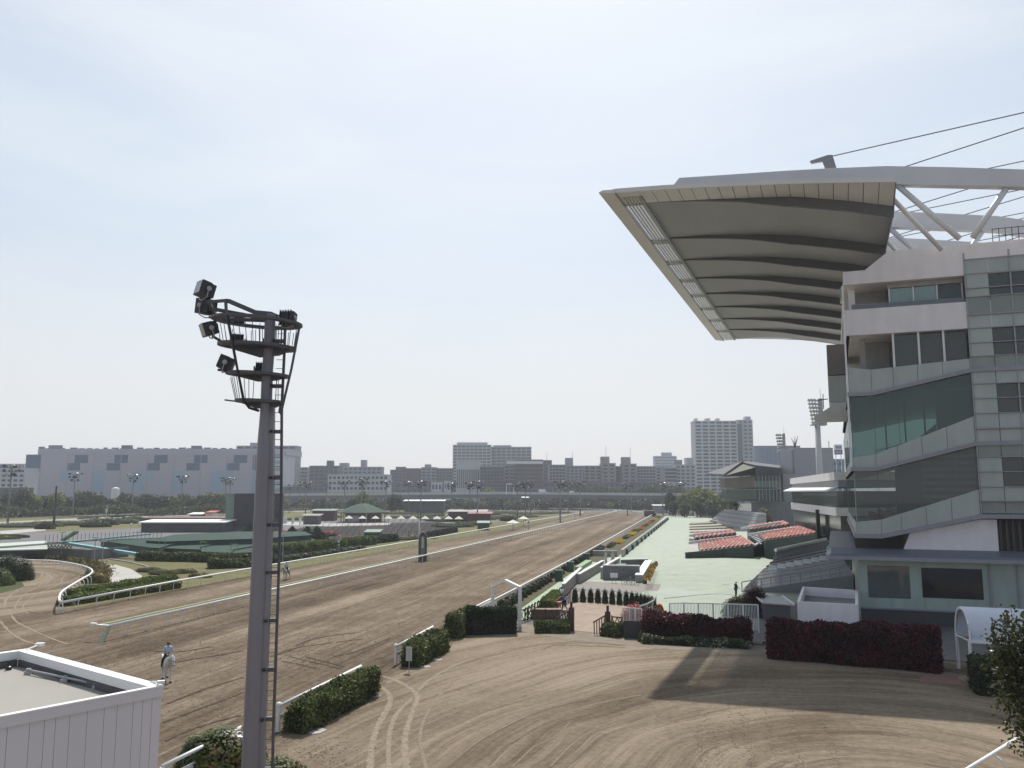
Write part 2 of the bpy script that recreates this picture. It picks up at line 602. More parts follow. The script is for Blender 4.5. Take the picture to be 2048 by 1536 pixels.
L_RED = leaf_mat('leaf_red', [(0.020, 0.006, 0.009), (0.042, 0.009, 0.014), (0.09, 0.015, 0.020), (0.18, 0.03, 0.033)])
L_REDB = leaf_mat('leaf_bright_red', [(0.22, 0.02, 0.02), (0.38, 0.04, 0.035), (0.5, 0.07, 0.05), (0.55, 0.12, 0.08)])
L_OLIVE = leaf_mat('leaf_olive', [(0.06, 0.055, 0.02), (0.11, 0.095, 0.03), (0.16, 0.13, 0.045), (0.2, 0.17, 0.06)])
L_TREE = leaf_mat('leaf_tree', [(0.024, 0.032, 0.015), (0.052, 0.066, 0.024), (0.10, 0.115, 0.038), (0.17, 0.18, 0.065)])
L_TREEY = leaf_mat('leaf_tree_yellow', [(0.06, 0.072, 0.02), (0.13, 0.15, 0.035), (0.22, 0.24, 0.06), (0.32, 0.32, 0.11)])
L_YEL = leaf_mat('flower_yellow', [(0.45, 0.30, 0.03), (0.62, 0.42, 0.03), (0.7, 0.5, 0.06), (0.6, 0.3, 0.03)])
L_ORA = leaf_mat('flower_orange', [(0.35, 0.10, 0.02), (0.5, 0.17, 0.03), (0.6, 0.25, 0.05), (0.25, 0.15, 0.03)])
L_PUR = leaf_mat('flower_purple', [(0.16, 0.08, 0.16), (0.25, 0.15, 0.26), (0.12, 0.1, 0.06), (0.33, 0.22, 0.35)])
L_WHT = leaf_mat('flower_white', [(0.018, 0.026, 0.012), (0.032, 0.046, 0.018), (0.06, 0.08, 0.03), (0.09, 0.11, 0.05), (0.6, 0.6, 0.5)])
L_MIX = leaf_mat('leaf_russet', [(0.035, 0.055, 0.018), (0.075, 0.10, 0.03), (0.13, 0.13, 0.045), (0.25, 0.12, 0.065)])
BARK = mat('bark', (0.085, 0.068, 0.055), 0.9, var=0.3, scale=3)
BARKP = mat('bark_pale', (0.17, 0.15, 0.135), 0.9, var=0.3, scale=3)
def hedge(name, a, b_, width, h0, h1, leafsize, dens, m, label, cat='hedge', group=None, seed=1, rough=0.12, thing=True, wob=0.06):
    """clipped hedge standing on the line a-b; leafy skin round a dark core"""
    a, b_ = Vector(a), Vector(b_)
    base = (a + b_) / 2
    d = b_ - a
    Ln = d.length
    d.normalize()
    nrm = Vector((-d.y, d.x, 0))
    r = np.random.RandomState(seed)
    hm = (h0 + h1) / 2
    n_top = int(Ln * width * dens)
    n_sd = int(Ln * hm * dens)
    n_en = int(width * hm * dens)
    U, W, Z = [], [], []
    def put(u, ww, z):
        U.append(u); W.append(ww); Z.append(z)
    put(r.uniform(0, 1, n_top), r.uniform(-.5, .5, n_top), np.full(n_top, 1.0))
    for sgn in (-.5, .5):
        put(r.uniform(0, 1, n_sd), np.full(n_sd, sgn), r.uniform(0.02, 1, n_sd))
    for e in (0.0, 1.0):
        put(np.full(n_en, e), r.uniform(-.5, .5, n_en), r.uniform(0.02, 1, n_en))
    U, W, Z = map(np.concatenate, (U, W, Z))
    hgt = h0 + (h1 - h0) * U
    lump = wob * (np.sin(U * Ln * 1.9 + seed) + np.sin(U * Ln * 0.77 + W * 3 + seed * 2) + np.sin(U * Ln * 4.3) * 0.5)
    x = U * Ln + r.normal(0, rough, len(U)) * 0.6
    y = W * width * (1 + 0.12 * np.sin(U * Ln * 1.3 + Z * 4)) + r.normal(0, rough, len(U)) * 0.6
    z = Z * (hgt + lump) + r.normal(0, rough, len(U)) * 0.5
    # rounded shoulders
    z -= np.maximum(0, np.abs(W) * 2 - 0.75) * Z * 0.5 * width
    z = np.maximum(z, 0.02)
    off = a - base
    P = np.stack([off.x + d.x * x + nrm.x * y, off.y + d.y * x + nrm.y * y, z], 1)
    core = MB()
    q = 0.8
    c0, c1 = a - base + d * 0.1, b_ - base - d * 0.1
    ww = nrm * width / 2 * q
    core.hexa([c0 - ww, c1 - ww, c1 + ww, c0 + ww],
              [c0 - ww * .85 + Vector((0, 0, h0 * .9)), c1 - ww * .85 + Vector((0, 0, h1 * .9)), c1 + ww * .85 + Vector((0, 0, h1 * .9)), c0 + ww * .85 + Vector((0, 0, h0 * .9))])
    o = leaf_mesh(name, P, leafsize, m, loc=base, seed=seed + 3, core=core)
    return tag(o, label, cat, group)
def blob_pts(r, n, rx, ry, rz, cz, lumps=7, fill=0.35):
    """points through a lumpy crown: a few overlapping clumps, hollows between"""
    out = []
    cs = []
    for i in range(lumps):
        t = r.uniform(0, 2 * pi)
        k = r.uniform(0.2, 0.62)
        cs.append((cos(t) * k * rx, sin(t) * k * ry, cz + r.uniform(-.55, .55) * rz, r.uniform(0.38, 0.58)))
    per = n // lumps
    for (x, y, z, q) in cs:
        d = r.normal(size=(per, 3))
        d /= np.linalg.norm(d, axis=1)[:, None]
        rad = (fill + (1 - fill) * r.uniform(0, 1, per) ** 0.6)[:, None]
        out.append(np.array([x, y, z]) + d * rad * np.array([rx * q, ry * q, rz * q * 1.1]) * r.uniform(0.85, 1.2, (per, 1)))
    return np.concatenate(out)
def bush(name, c, rx, ry, h, leafsize, n, m, label, cat='bush', group=None, seed=1):
    r = np.random.RandomState(seed)
    d = r.normal(size=(n, 3))
    d[:, 2] = np.abs(d[:, 2])
    d /= np.linalg.norm(d, axis=1)[:, None]
    k = (0.82 + 0.2 * r.uniform(0, 1, n) + 0.09 * np.sin(d[:, 0] * 6 + seed) * np.sin(d[:, 1] * 5 + seed))[:, None]
    P = d * k * np.array([rx, ry, h])
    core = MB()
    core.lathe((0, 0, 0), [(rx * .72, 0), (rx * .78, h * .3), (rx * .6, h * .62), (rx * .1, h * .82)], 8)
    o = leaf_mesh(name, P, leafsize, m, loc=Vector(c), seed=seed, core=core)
    return tag(o, label, cat, group)
ORD = ['', 'first', 'second', 'third', 'fourth', 'fifth', 'sixth', 'seventh', 'eighth', 'ninth', 'tenth', 'eleventh', 'twelfth', 'thirteenth',
       'fourteenth', 'fifteenth', 'sixteenth', 'seventeenth', 'eighteenth', 'nineteenth', 'twentieth']
def ordn(i):
    if i <= 20:
        return ORD[i]
    tens = {2: 'twenty', 3: 'thirty', 4: 'forty', 5: 'fifty'}[i // 10]
    return tens + ('-' + ORD[i % 10] if i % 10 else '').replace('--', '-')
# ================================================================ THE SETTING
tag(MB().add([(-5000, -800, -0.02), (5000, -800, -0.02), (5000, 7000, -0.02), (-5000, 7000, -0.02)], [(0, 1, 2, 3)]).build(
    'ground', mat('ground_grey', (0.15, 0.15, 0.135), 0.95, var=0.3, scale=0.02)), kind='structure')
sand_track = sand_mat('sand_track', 'track')
sand_yard = sand_mat('sand_yard', 'yard')
sand_loop = sand_mat('sand_loop', 'loop')
# racecourse sand: home straight, then the far bend sweeping left
trk = [(-66, -60), (-19.0, -60)] + [(-18.3, 60), (-18.0, 430)]
cx, cy = -190.0, 440.0
trk += [(cx + 172 * cos(t), cy + 90 * sin(t)) for t in [radians(q) for q in range(0, 181, 10)]]
trk += [(-362, 300), (-330, 300)]
trk += [(cx + 126 * cos(t), cy + 44 * sin(t)) for t in [radians(q) for q in range(180, -1, -10)]]
trk += [(-66, 430)]
sheet('track', trk, 0.008, sand_track)
sheet('loop_track', [(-66, -60), (-66, 74.5), (-62, 75.5), (-64, 80), (-74, 93), (-88, 111), (-100, 122), (-114, 131), (-140, 134), (-260, 120), (-260, -60)], 0.012, sand_loop)
yard = [(-19.0, -20), (-19.0, 40), (-19.4, 44), (-18.7, 49), (-19.6, 53), (-19.2, 58), (-18.8, 64), (-19.3, 68), (-18.8, 71), (-15, 72.5), (-10, 74.3), (-4, 74.5), (5, 70), (17, 67), (40, 64), (60, 60), (60, -20)]
sheet('yard_ground', yard, 0.014, sand_yard)
GRASS = mat('grass_lawn', (0.145, 0.138, 0.066), 0.95, var=0.35, scale=0.35, bump=0.25)
GRASSD = mat('grass_dark', (0.07, 0.085, 0.035), 0.95, var=0.4, scale=0.5, bump=0.3)
infield = [(-63.2, 76.5), (-62.6, 95), (-61.2, 140), (-59.8, 200), (-58.6, 300), (-58, 430)]
infield += [(cx + 118 * cos(t), cy + 36 * sin(t)) for t in [radians(q) for q in range(0, 181, 15)]]
infield += [(-420, 300), (-420, 120), (-260, 124), (-140, 136), (-114, 133), (-100, 124), (-88, 112.5), (-76, 95), (-66, 82)]
sheet('infield_grass', infield, 0.018, GRASS)
sheet('island_grass', [(-80, 84), (-83, 93), (-90, 100), (-104, 104), (-120, 96), (-120, 70), (-96, 70)], 0.02, GRASSD)
PALE = mat('pale_paving', (0.40, 0.385, 0.36), 0.9, var=0.12, scale=0.3)
PAVE = mat('grey_paving', (0.165, 0.158, 0.165), 0.9, var=0.13, scale=0.2)
PAVEL = mat('light_paving', (0.40, 0.39, 0.375), 0.9, var=0.1, scale=0.2)
def gp(l, z=0.0):
    return [tuple(G(x, y, z)[:2]) for x, y in l]
sheet('path', gp([(205, 1128), (232, 1130), (262, 1138), (284, 1152), (284, 1164), (212, 1171), (219, 1160), (222, 1148), (216, 1138)]), 0.024, PALE)
# infield paving round the terraces, out to the far rails
sheet('infield_paving', gp([(0, 1092), (130, 1092), (260, 1112), (640, 1088), (760, 1078), (900, 1058), (1010, 1042), (860, 1032), (700, 1038), (450, 1050), (225, 1058), (0, 1068)]), 0.026, PAVE)
sheet('infield_path', gp([(0, 1062), (90, 1056), (92, 1061), (0, 1070)]), 0.032, PAVEL)
sheet('back_straight', gp([(0, 1044), (240, 1033), (460, 1026), (700, 1017), (700, 1019.5), (460, 1029), (240, 1037), (0, 1049)]), 0.03, mat('pale_sand', (0.38, 0.34, 0.27), 0.95, var=0.12, scale=0.2))
sheet('infield_walk', gp([(460, 1046), (560, 1043), (680, 1047), (780, 1046), (780, 1050), (660, 1053), (560, 1050)]), 0.036, PAVEL)
# grass verge beyond the outer rail of the chute is part of the infield sheet; the strip right of the course:
sheet('verge', [(-19.6, 80), (-18.8, 430), (-15.2, 430), (-14.6, 150), (-15.8, 118), (-16.2, 84)], 0.016, mat('verge_soil', (0.10, 0.095, 0.055), 0.95, var=0.4, scale=1.0, bump=0.3))
MINT = grid_mat('mint_paving', (0.335, 0.38, 0.315), (0.325, 0.372, 0.31), 1.0, 6.0, 4.0, 0.03, 0.8, (0.29, 0.33, 0.28))
def mint():
    m = MATS['mint_paving']
    n = m.node_tree
    return m
sheet('plaza', [(-14.6, 430), (-14.2, 158), (-16.0, 156), (-16.0, 118), (-12, 100), (-5.4, 86), (-4.5, 76), (5.5, 72), (20, 70), (60, 70), (60, 430)], 0.022, MINT)
sheet('green_walkway', gp([(1043, 1243), (1042, 1218), (1098, 1178), (1150, 1141), (1185, 1124), (1215, 1128), (1160, 1153), (1098, 1192), (1060, 1234)]), 0.03, mat('mint_path', (0.33, 0.41, 0.30), 0.8, var=0.08, scale=0.6))
sheet('grey_pavement', gp([(1150, 1196), (1136, 1168), (1168, 1163), (1322, 1169), (1316, 1182), (1255, 1186), (1238, 1198)]), 0.034, mat('warm_paving', (0.27, 0.255, 0.235), 0.9, var=0.15, scale=1.0))
BRK = grid_mat('brick_paving', (0.27, 0.20, 0.148), (0.35, 0.27, 0.205), 1.0, 0.6, 0.3, 0.03, 0.85, (0.28, 0.23, 0.2))
sheet('brick_paving', gp([(1149, 1262), (1149, 1207), (1170, 1202), (1225, 1203), (1290, 1210), (1320, 1222), (1300, 1240), (1222, 1270), (1200, 1268)]), 0.038, BRK)
sheet('gate_paving', gp([(1100, 1222), (1118, 1205), (1150, 1208), (1146, 1226)]), 0.042, BRK)
sheet('planting_bed', gp([(586, 1086), (580, 1060), (640, 1050), (880, 1044), (905, 1052), (890, 1070), (770, 1079), (640, 1088)]), 0.03, mat('bed_grey', (0.045, 0.041, 0.042), 0.95, var=0.25, scale=0.3))
# bare concrete threshold between brick and sand
sheet('threshold', gp([(1034, 1262), (1040, 1248), (1150, 1256), (1150, 1262), (1240, 1272), (1300, 1283), (1420, 1290), (1560, 1304), (1700, 1322), (1900, 1345), (1930, 1352), (1930, 1360), (1700, 1334), (1560, 1316), (1380, 1302), (1240, 1290), (1140, 1280)]), 0.02, mat('threshold_concrete', (0.225, 0.193, 0.155), 0.95, var=0.22, scale=1.0))
sheet('service_paving', [(3.6, 71.5), (22, 66), (60, 62), (60, 100), (16, 100), (5, 96), (3.2, 84)], 0.026, mat('service_asphalt', (0.16, 0.155, 0.15), 0.95, var=0.2, scale=0.8))
sheet('red_mat', gp([(1842, 1348), (1915, 1352), (1925, 1372), (1838, 1366)]), 0.03, mat('red_paving', (0.20, 0.12, 0.105), 0.95, var=0.2))
# drains, patches and scuffs on the plaza
for i, (x, y, w_, d_) in enumerate([(1350, 1150, .9, .5), (1420, 1128, .9, .5), (1376, 1206, 1.4, .5), (1330, 1100, .9, .6), (1452, 1170, .9, .5), (1300, 1080, 1, .7), (1345, 1060, 1, .9)]):
    c = G(x, y)
    sheet('drain_cover', [(c.x - w_ / 2, c.y - d_ / 2), (c.x + w_ / 2, c.y - d_ / 2), (c.x + w_ / 2, c.y + d_ / 2), (c.x - w_ / 2, c.y + d_ / 2)], 0.03, mat('drain_grey', (0.16, 0.18, 0.16), .8))
r0 = random.Random(44)
for i in range(26):
    x, y = r0.uniform(1300, 1460), r0.uniform(1050, 1205)
    c = G(x, y)
    if c.x > 3:
        continue
    L_, a_ = r0.uniform(3, 14), r0.uniform(-.35, .35)
    P = [(c.x + (q - .5) * L_ * cos(a_), c.y + (q - .5) * L_ * sin(a_) * .5 + r0.uniform(-.15, .15)) for q in [k_ / 6 for k_ in range(7)]]
    tag(ribbon(P, [.04 + .18 * r0.random() for _ in range(7)], 0.0245 + .0002 * i).build('scuff_mark', mat('scuffed_paving', (0.285, 0.325, 0.272), .85, var=.15)), kind='structure')
# pale tyre tracks pressed into the yard sand
TYRE = mat('tyre_track_sand', (0.255, 0.21, 0.156), 0.95, var=0.45, scale=3.5, bump=0.3)
TYRED = mat('drag_line', (0.145, 0.11, 0.083), 0.95, var=0.3, scale=2.5)
TYRE2 = mat('faint_track_sand', (0.22, 0.18, 0.134), 0.95, var=0.4, scale=3.5, bump=0.3)
def zc(l):      # crop of (700,1280) x 3.413
    return [G(700 + x / 3.413, 1280 + y / 3.413) for x, y in l]
tracks = [([(140, 290), (215, 325), (270, 380), (265, 450), (190, 590), (150, 720), (138, 880), (136, 1000)], .42),
          ([(150, 236), (270, 262), (370, 305), (445, 360), (460, 400), (430, 480), (390, 600), (372, 720), (385, 880), (392, 1000)], .42),
          ([(425, 400), (370, 450), (310, 520), (275, 620), (262, 740), (268, 880), (270, 1000)], .34),
          ([(460, 358), (540, 275), (700, 182), (850, 125), (1000, 92), (1200, 64)], .3),
          ([(655, 335), (760, 235), (850, 180), (1000, 135), (1180, 100)], .22),
          ([(640, 350), (560, 450), (500, 560), (478, 680), (500, 800), (525, 900), (540, 1000)], .26),
          ([(1200, 500), (1500, 420), (1800, 350), (2048, 305)], .16),
          ([(1340, 540), (1600, 460), (1800, 412), (2000, 375)], .2),
          ([(960, 880), (1050, 780), (1200, 660), (1400, 560), (1640, 470)], .14),
          ([(1365, 870), (1480, 750), (1620, 640), (1800, 560), (2048, 480)], .13),
          ([(1100, 880), (1250, 740), (1420, 650), (1500, 560)], .12)]
for i, (l, wd) in enumerate(tracks):
    P = spline(zc(l), 26)
    tm = TYRE if i < 4 else TYRE2
    r0 = random.Random(i)
    ws = [wd * (0.45 + 0.55 * r0.random()) * min(1, (j + 1) / 6, (len(P) - j) / 6 + .1) for j in range(len(P))]
    tag(ribbon([(p.x, p.y) for p in P], ws, 0.019 + 0.0006 * i).build('tyre_track', tm), kind='structure')
for i, l in enumerate([[(680, 870), (790, 770), (950, 660), (1180, 540), (1400, 460), (1640, 410)], [(950, 860), (1040, 745), (1150, 680), (1350, 570), (1640, 470)],
                       [(1310, 70), (1400, 38), (1600, 42), (1750, 46), (1880, 55)], [(1380, 32), (1560, 22), (1700, 24), (1880, 40)]]):
    P = spline(zc(l), 10)
    ws = [0.10 * (0.4 + 1.2 * random.Random(i * 99 + j).random()) for j in range(len(P))]
    tag(ribbon([(p.x, p.y) for p in P], ws, 0.0275 + 0.0006 * i).build('drag_mark', TYRED), kind='structure')
for i, (l, z_) in enumerate([([(855, 548), (1000, 500), (1200, 470), (1450, 438)], 0), ([(960, 560), (1080, 590), (1300, 640)], 0), ([(900, 590), (1010, 610), (1130, 640)], 0), ([(1000, 480), (1150, 430), (1400, 395)], 0),
                   ([(1060, 560), (1260, 610), (1330, 630)], 0), ([(820, 560), (930, 530), (1050, 480)], 0), ([(1250, 560), (1420, 520), (1640, 430)], 0), ([(90, 1010), (300, 930), (520, 850), (640, 800)], 0), ([(100, 1140), (330, 1040), (620, 960)], 0), ([(120, 880), (380, 780), (640, 700)], 0),
                   ([(0, 520), (200, 525), (420, 490)], 0), ([(160, 600), (400, 560), (640, 520)], 0)]):
    P = spline([G(300 + x / 3.413, 1150 + y / 3.413) for x, y in l], 14)
    ws = [0.22 * (0.15 + 1.3 * random.Random(i * 77 + j).random()) for j in range(len(P))]
    tag(ribbon([(p.x, p.y) for p in P], ws, 0.0275 + 0.0006 * i).build('drag_mark', mat('damp_sand', (0.078, 0.058, 0.042), 0.95, var=0.4, scale=4)), kind='structure')
# churned clods and hoof marks, too many to count
r0 = random.Random(15)
k = MB()
def clod(p, s):
    n_ = 5
    a0 = r0.uniform(0, 6)
    vs = [(p.x + s * cos(a0 + 2 * pi * q / n_) * r0.uniform(.6, 1.3), p.y + s * sin(a0 + 2 * pi * q / n_) * r0.uniform(.6, 1.3), 0.012) for q in range(n_)] + [(p.x, p.y, 0.02 + s * .55)]
    k.add(vs, [(q, (q + 1) % n_, n_) for q in range(n_)])
def zone(px0, px1, py0, py1, n_, s0, s1):
    for _ in range(n_):
        clod(G(r0.gauss((px0 + px1) / 2, (px1 - px0) / 3.2), r0.gauss((py0 + py1) / 2, (py1 - py0) / 3.2)), r0.uniform(s0, s1))
zone(540, 760, 1278, 1345, 420, .025, .09)
zone(130, 470, 1260, 1325, 380, .03, .10)
zone(560, 900, 1230, 1300, 260, .03, .09)
zone(330, 500, 1340, 1500, 260, .02, .07)
zone(560, 720, 1480, 1536, 160, .02, .07)
for (x0, y0, x1, y1) in ((1405, 1536, 1390, 1400), (1440, 1536, 1405, 1415), (1560, 1536, 1520, 1410), (1600, 1536, 1575, 1420), (1672, 1536, 1640, 1420), (1500, 1536, 1480, 1420), (1470, 1500, 1440, 1300)):
    for q in range(34):
        t_ = q / 34 + r0.uniform(-.01, .01)
        c = G(x0 + (x1 - x0) * t_ + r0.uniform(-5, 5) + 6 * (q % 2), y0 + (y1 - y0) * t_)
        for _ in range(5):
            clod(c + Vector((r0.uniform(-.18, .18), r0.uniform(-.18, .18), 0)), r0.uniform(.015, .045))
tag(k.build('sand_clods', mat('clod_sand', (0.15, 0.12, 0.088), 0.95, var=0.3, scale=3)), 'loose clods and hoof marks in the churned sand', 'sand clods', None, 'stuff')
# pale wheel ruts in the near loop
def rp5(l):
    return [G(x / 3.522, 1100 + y / 3.522) for x, y in l]
for i, (l, wd) in enumerate([([(0, 500), (60, 570), (130, 620), (215, 655), (320, 672)], .5), ([(60, 420), (110, 500), (220, 560), (350, 620), (480, 665)], .5), ([(30, 400), (60, 330), (200, 240), (280, 200), (300, 160)], .5),
                    ([(130, 440), (110, 390), (190, 300), (330, 230), (370, 190)], .4), ([(200, 450), (160, 400), (260, 310), (420, 240), (440, 190)], .4)]):
    P = spline(rp5(l), 8)
    tag(ribbon([(p.x, p.y) for p in P], [wd * (0.2 + 0.45 * random.Random(i * 9 + j).random()) for j in range(len(P))], 0.021 + 0.0006 * i).build('tyre_track', TYRE), kind='structure')

# ================================================================ GRANDSTAND (local frame: x to the right along the end wall, y away from us)
gs = empty('grandstand', O, -A, 'large white and glass grandstand with a wing-like cantilever roof and roof cables', 'grandstand')
def soff(x):
    return float(np.interp(x, [-21.7, -18, -13, -9, -4, 1, 4.4], [41.0, 40.95, 40.72, 40.4, 39.6, 38.5, 37.6]))
def ztop(x):
    return float(np.interp(x, [-22, -21.7, -20.4, -15.5, -11.5, -5, 0, 4.5], [41.0, 41.1, 41.28, 41.0, 40.68, 40.1, 39.55, 39.0]))
RIBY = [-5.0, 8.2, 17.9, 27.7, 37.3, 46.9, 56.8, 67.0]
YN, YF = -8.7, 77.4
XS = [-18.1 + 22.5 * i / 24 for i in range(25)]
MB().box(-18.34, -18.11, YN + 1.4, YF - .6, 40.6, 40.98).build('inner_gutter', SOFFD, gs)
# soffit between the ribs (dark), folded sheet with thickness
def strip(x_list, y0, y1, zf, th):
    b = MB()
    n = len(x_list)
    vs = []
    for y in (y0, y1):
        for x in x_list:
            vs.append((x, y, zf(x, y)))
    for y in (y0, y1):
        for x in x_list:
            vs.append((x, y, zf(x, y) + th))
    fs = []
    for i in range(n - 1):
        fs.append((i, n + i, n + i + 1, i + 1))
        fs.append((2 * n + i, 2 * n + i + 1, 3 * n + i + 1, 3 * n + i))
        fs.append((i, i + 1, 2 * n + i + 1, 2 * n + i))
        fs.append((n + i, 3 * n + i, 3 * n + i + 1, n + i + 1))
    fs += [(0, 2 * n, 3 * n, n), (n - 1, 2 * n - 1, 4 * n - 1, 3 * n - 1)]
    return b.add(vs, fs)
edges = RIBY + [YF - 0.6]
for i in range(len(RIBY)):
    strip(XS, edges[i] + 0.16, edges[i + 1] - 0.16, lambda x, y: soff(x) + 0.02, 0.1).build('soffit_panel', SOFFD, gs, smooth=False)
# near-end fascia: raked panels from the roof edge back to the first rib
PAN = [-20.6 + 25.0 * i / 20 for i in range(21)]
for i in range(20):
    x0, x1 = PAN[i] + 0.03, PAN[i + 1] - 0.03
    za, zb = soff(x0), soff(x1)
    b = MB()
    y1 = RIBY[0] - 0.2
    b.hexa([(x0, YN + 0.05, ztop(x0) - .4), (x1, YN + 0.05, ztop(x1) - .4), (x1, y1, min(zb, ztop(x1) - .4)), (x0, y1, min(za, ztop(x0) - .4))],
           [(x0, YN + 0.05, ztop(x0) - .2), (x1, YN + 0.05, ztop(x1) - .2), (x1, y1, zb + 0.3), (x0, y1, za + 0.3)])
    b.build('fascia_panel', SOFFIT, gs)
    x0, x1 = PAN[i] + .002, PAN[i + 1] - .002
    MB().hexa([(x0, YN + 0.06, ztop(x0) - .19), (x1, YN + 0.06, ztop(x1) - .19), (x1, y1, zb + .31), (x0, y1, za + .31)],
              [(x0, YN + 0.06, ztop(x0) - .13), (x1, YN + 0.06, ztop(x1) - .13), (x1, y1, zb + 0.38), (x0, y1, za + 0.38)]).build('fascia_backing', RIBM, gs)
# ribs
for k, y in enumerate(RIBY):
    pts = []
    for x in XS:
        q = (x + 18.1) / 22.5
        pts.append((x, soff(x) - 0.12 - 0.85 * min(1, q * 1.7) ** 1.3))
    pts += [(x, min(soff(x) + 0.3, ztop(x) - .15)) for x in reversed(XS)]
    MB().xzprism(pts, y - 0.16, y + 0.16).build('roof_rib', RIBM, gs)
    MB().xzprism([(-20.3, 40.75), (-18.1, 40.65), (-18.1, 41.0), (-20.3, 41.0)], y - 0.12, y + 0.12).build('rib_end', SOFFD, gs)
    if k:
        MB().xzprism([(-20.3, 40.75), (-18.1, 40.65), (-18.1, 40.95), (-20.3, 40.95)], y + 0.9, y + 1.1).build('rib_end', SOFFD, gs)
# leading edge and louvres
MB().xzprism([(-22.0, 41.02), (-20.45, 40.74), (-20.45, 41.12), (-21.6, 41.2)], YN - 0.3, YF).build('leading_edge', SOFFIT, gs)
MB().xzprism([(-20.44, 40.72), (-20.3, 40.66), (-20.3, 41.1), (-20.44, 41.15)], YN, YF).build('edge_gutter', SOFFD, gs)
for j in range(6):
    x = -20.02 + j * 0.335
    MB().xzprism([(x, 40.74), (x + 0.2, 40.70), (x + 0.23, 40.87), (x + 0.03, 40.91)], YN + 1.4, YF - 0.6).build('louvre_slat', mat('louvre_grey', (0.5, 0.49, 0.46), 0.4, var=0.08), gs)
MB().xzprism([(-21.6, ztop(-21.6) - .35)] + [(x, ztop(x) - .42) for x in (-20.4, -15.5, -11.5, -5, 0, 4.5)] + [(x, ztop(x)) for x in (4.5, 0, -5, -11.5, -15.5, -20.4, -21.7)], YN - 0.1, YN + 0.04).build('roof_edge_flashing', SOFFIT, gs)
MB().xzprism([(x, max(ztop(x), soff(x) + .5) - .12) for x in XS] + [(x, max(ztop(x), soff(x) + .5) - .01) for x in reversed(XS)], RIBY[0] - .1, YF).build('roof_deck', BEAMW, gs)
MB().xzprism([(-21.0, 40.9), (-17.9, 40.8), (-17.9, 41.0), (-21.0, 41.05)], YN + .05, YN + 1.35).build('edge_panel', SOFFIT, gs)
MB().hexa([(4.42, YN + .1, 38.6), (4.5, YN + .1, 38.6), (4.5, RIBY[0], 37.5), (4.42, RIBY[0], 37.5)], [(4.42, YN + .1, 38.95), (4.5, YN + .1, 38.95), (4.5, RIBY[0], 38.95), (4.42, RIBY[0], 38.95)]).build('roof_end_panel', SOFFD, gs)
MB().box(4.42, 4.5, RIBY[0] + .01, YF, 37.2, 38.95).build('roof_end_panel', SOFFD, gs)
MB().xzprism([(x, soff(x)) for x in XS] + [(x, ztop(x) - .13) for x in reversed(XS)], YF - 0.5, YF - .1).build('roof_end_panel', SOFFD, gs)
# arched white box beams over the roof, one per rib, running on to the back
def bez(p):
    return spline([(a, 0, c) for a, c in p], 6)
top = [(-15.4, 42.0), (-14.7, 42.8), (-10.3, 42.5), (-5, 42.15), (-1.2, 41.85), (4, 41.35), (9.2, 40.5), (14.8, 39.5), (22, 37.4), (32, 34.2)]
bot = [(32, 32.6), (22, 35.8), (14.7, 37.95), (9.1, 38.85), (4.6, 39.55), (4.5, 39.01), (0, 39.56), (-5, 40.11), (-11.5, 40.69), (-15.4, 41.0)]
for k, y in enumerate(RIBY):
    tp = list(top)
    MB().xzprism(tp + bot, y - 0.45, y + 0.45).build('roof_beam', BEAMW, gs)
    # raking struts down to the roof deck of the building
    for p, q in [((4.9, 39.5), (9.6, 34.1)), ((13.4, 38.1), (10.6, 34.1))]:
        st = MB().tube([(p[0], y, p[1]), (q[0], y + 0.2, q[1])], 0.26, 10)
        st.build('roof_strut', WHITE, gs, smooth=True)
    MB().tube([(4.3, y + 0.2, 38.6), (8.6, y + 4.5, 34.4)], 0.22, 10).build('roof_strut', WHITE, gs, smooth=True)
    MB().xzprism([(-1.2, 42.0), (-0.2, 41.9), (-0.5, 43.2), (-0.9, 43.25), (-2.5, 42.9), (-2.4, 42.65), (-1.4, 42.7)], y - 0.14, y + 0.14).build('cable_anchor', LEDGE, gs)
    MB().tube([(-0.7, y, 43.1), (16, y + 0.1, 44.9), (62, y + 0.3, 49.8)], 0.055, 5).build('roof_cable', POLED, gs)
    MB().tube([(5.5, y, 41.2), (15, y + 0.1, 43.4), (45, y + 0.3, 50.3)], 0.055, 5).build('roof_cable', POLED, gs)
# rear mast that carries the cables (to the right of the view)
for k, y in enumerate(RIBY[::2]):
    MB().tube([(46, y, 30), (60, y, 52)], 0.7, 10, 0.4).build('cable_mast', WHITE, gs, smooth=True)
# ---- body of the building, level by level
XR = 26.0
YD = 54.0
def lv(px, py):
    return LW(px, py)[1]
def slab(name, pts, m, y0=0.0, y1=0.35):
    return MB().xzprism(pts, y0, y1).build(name, m, gs)
# parapet (with its cut-down left corner) and top deck
slab('parapet', [(0, 31.9), (0, 33.2), (1.95, 33.2), (4.0, 34.75), (XR, 34.75), (XR, 31.9)], WALLW)
MB().box(0.02, XR, 0.36, YD, 31.9, 32.9).build('floor_slab', WALLW, gs)
MB().box(0, 0.3, 0.36, YD, 32.0, 33.1).build('parapet', WALLW, gs)
MB().box(4.2, XR, 0.36, YD, 32.9, 34.2).build('roof_terrace', CONC, gs)
for (y0, y1, x0) in ((0.3, 0.42, 4.0),):
    MB().box(x0, XR, 0.05, 0.5, 34.75, 34.85).build('parapet_coping', WHITE, gs)
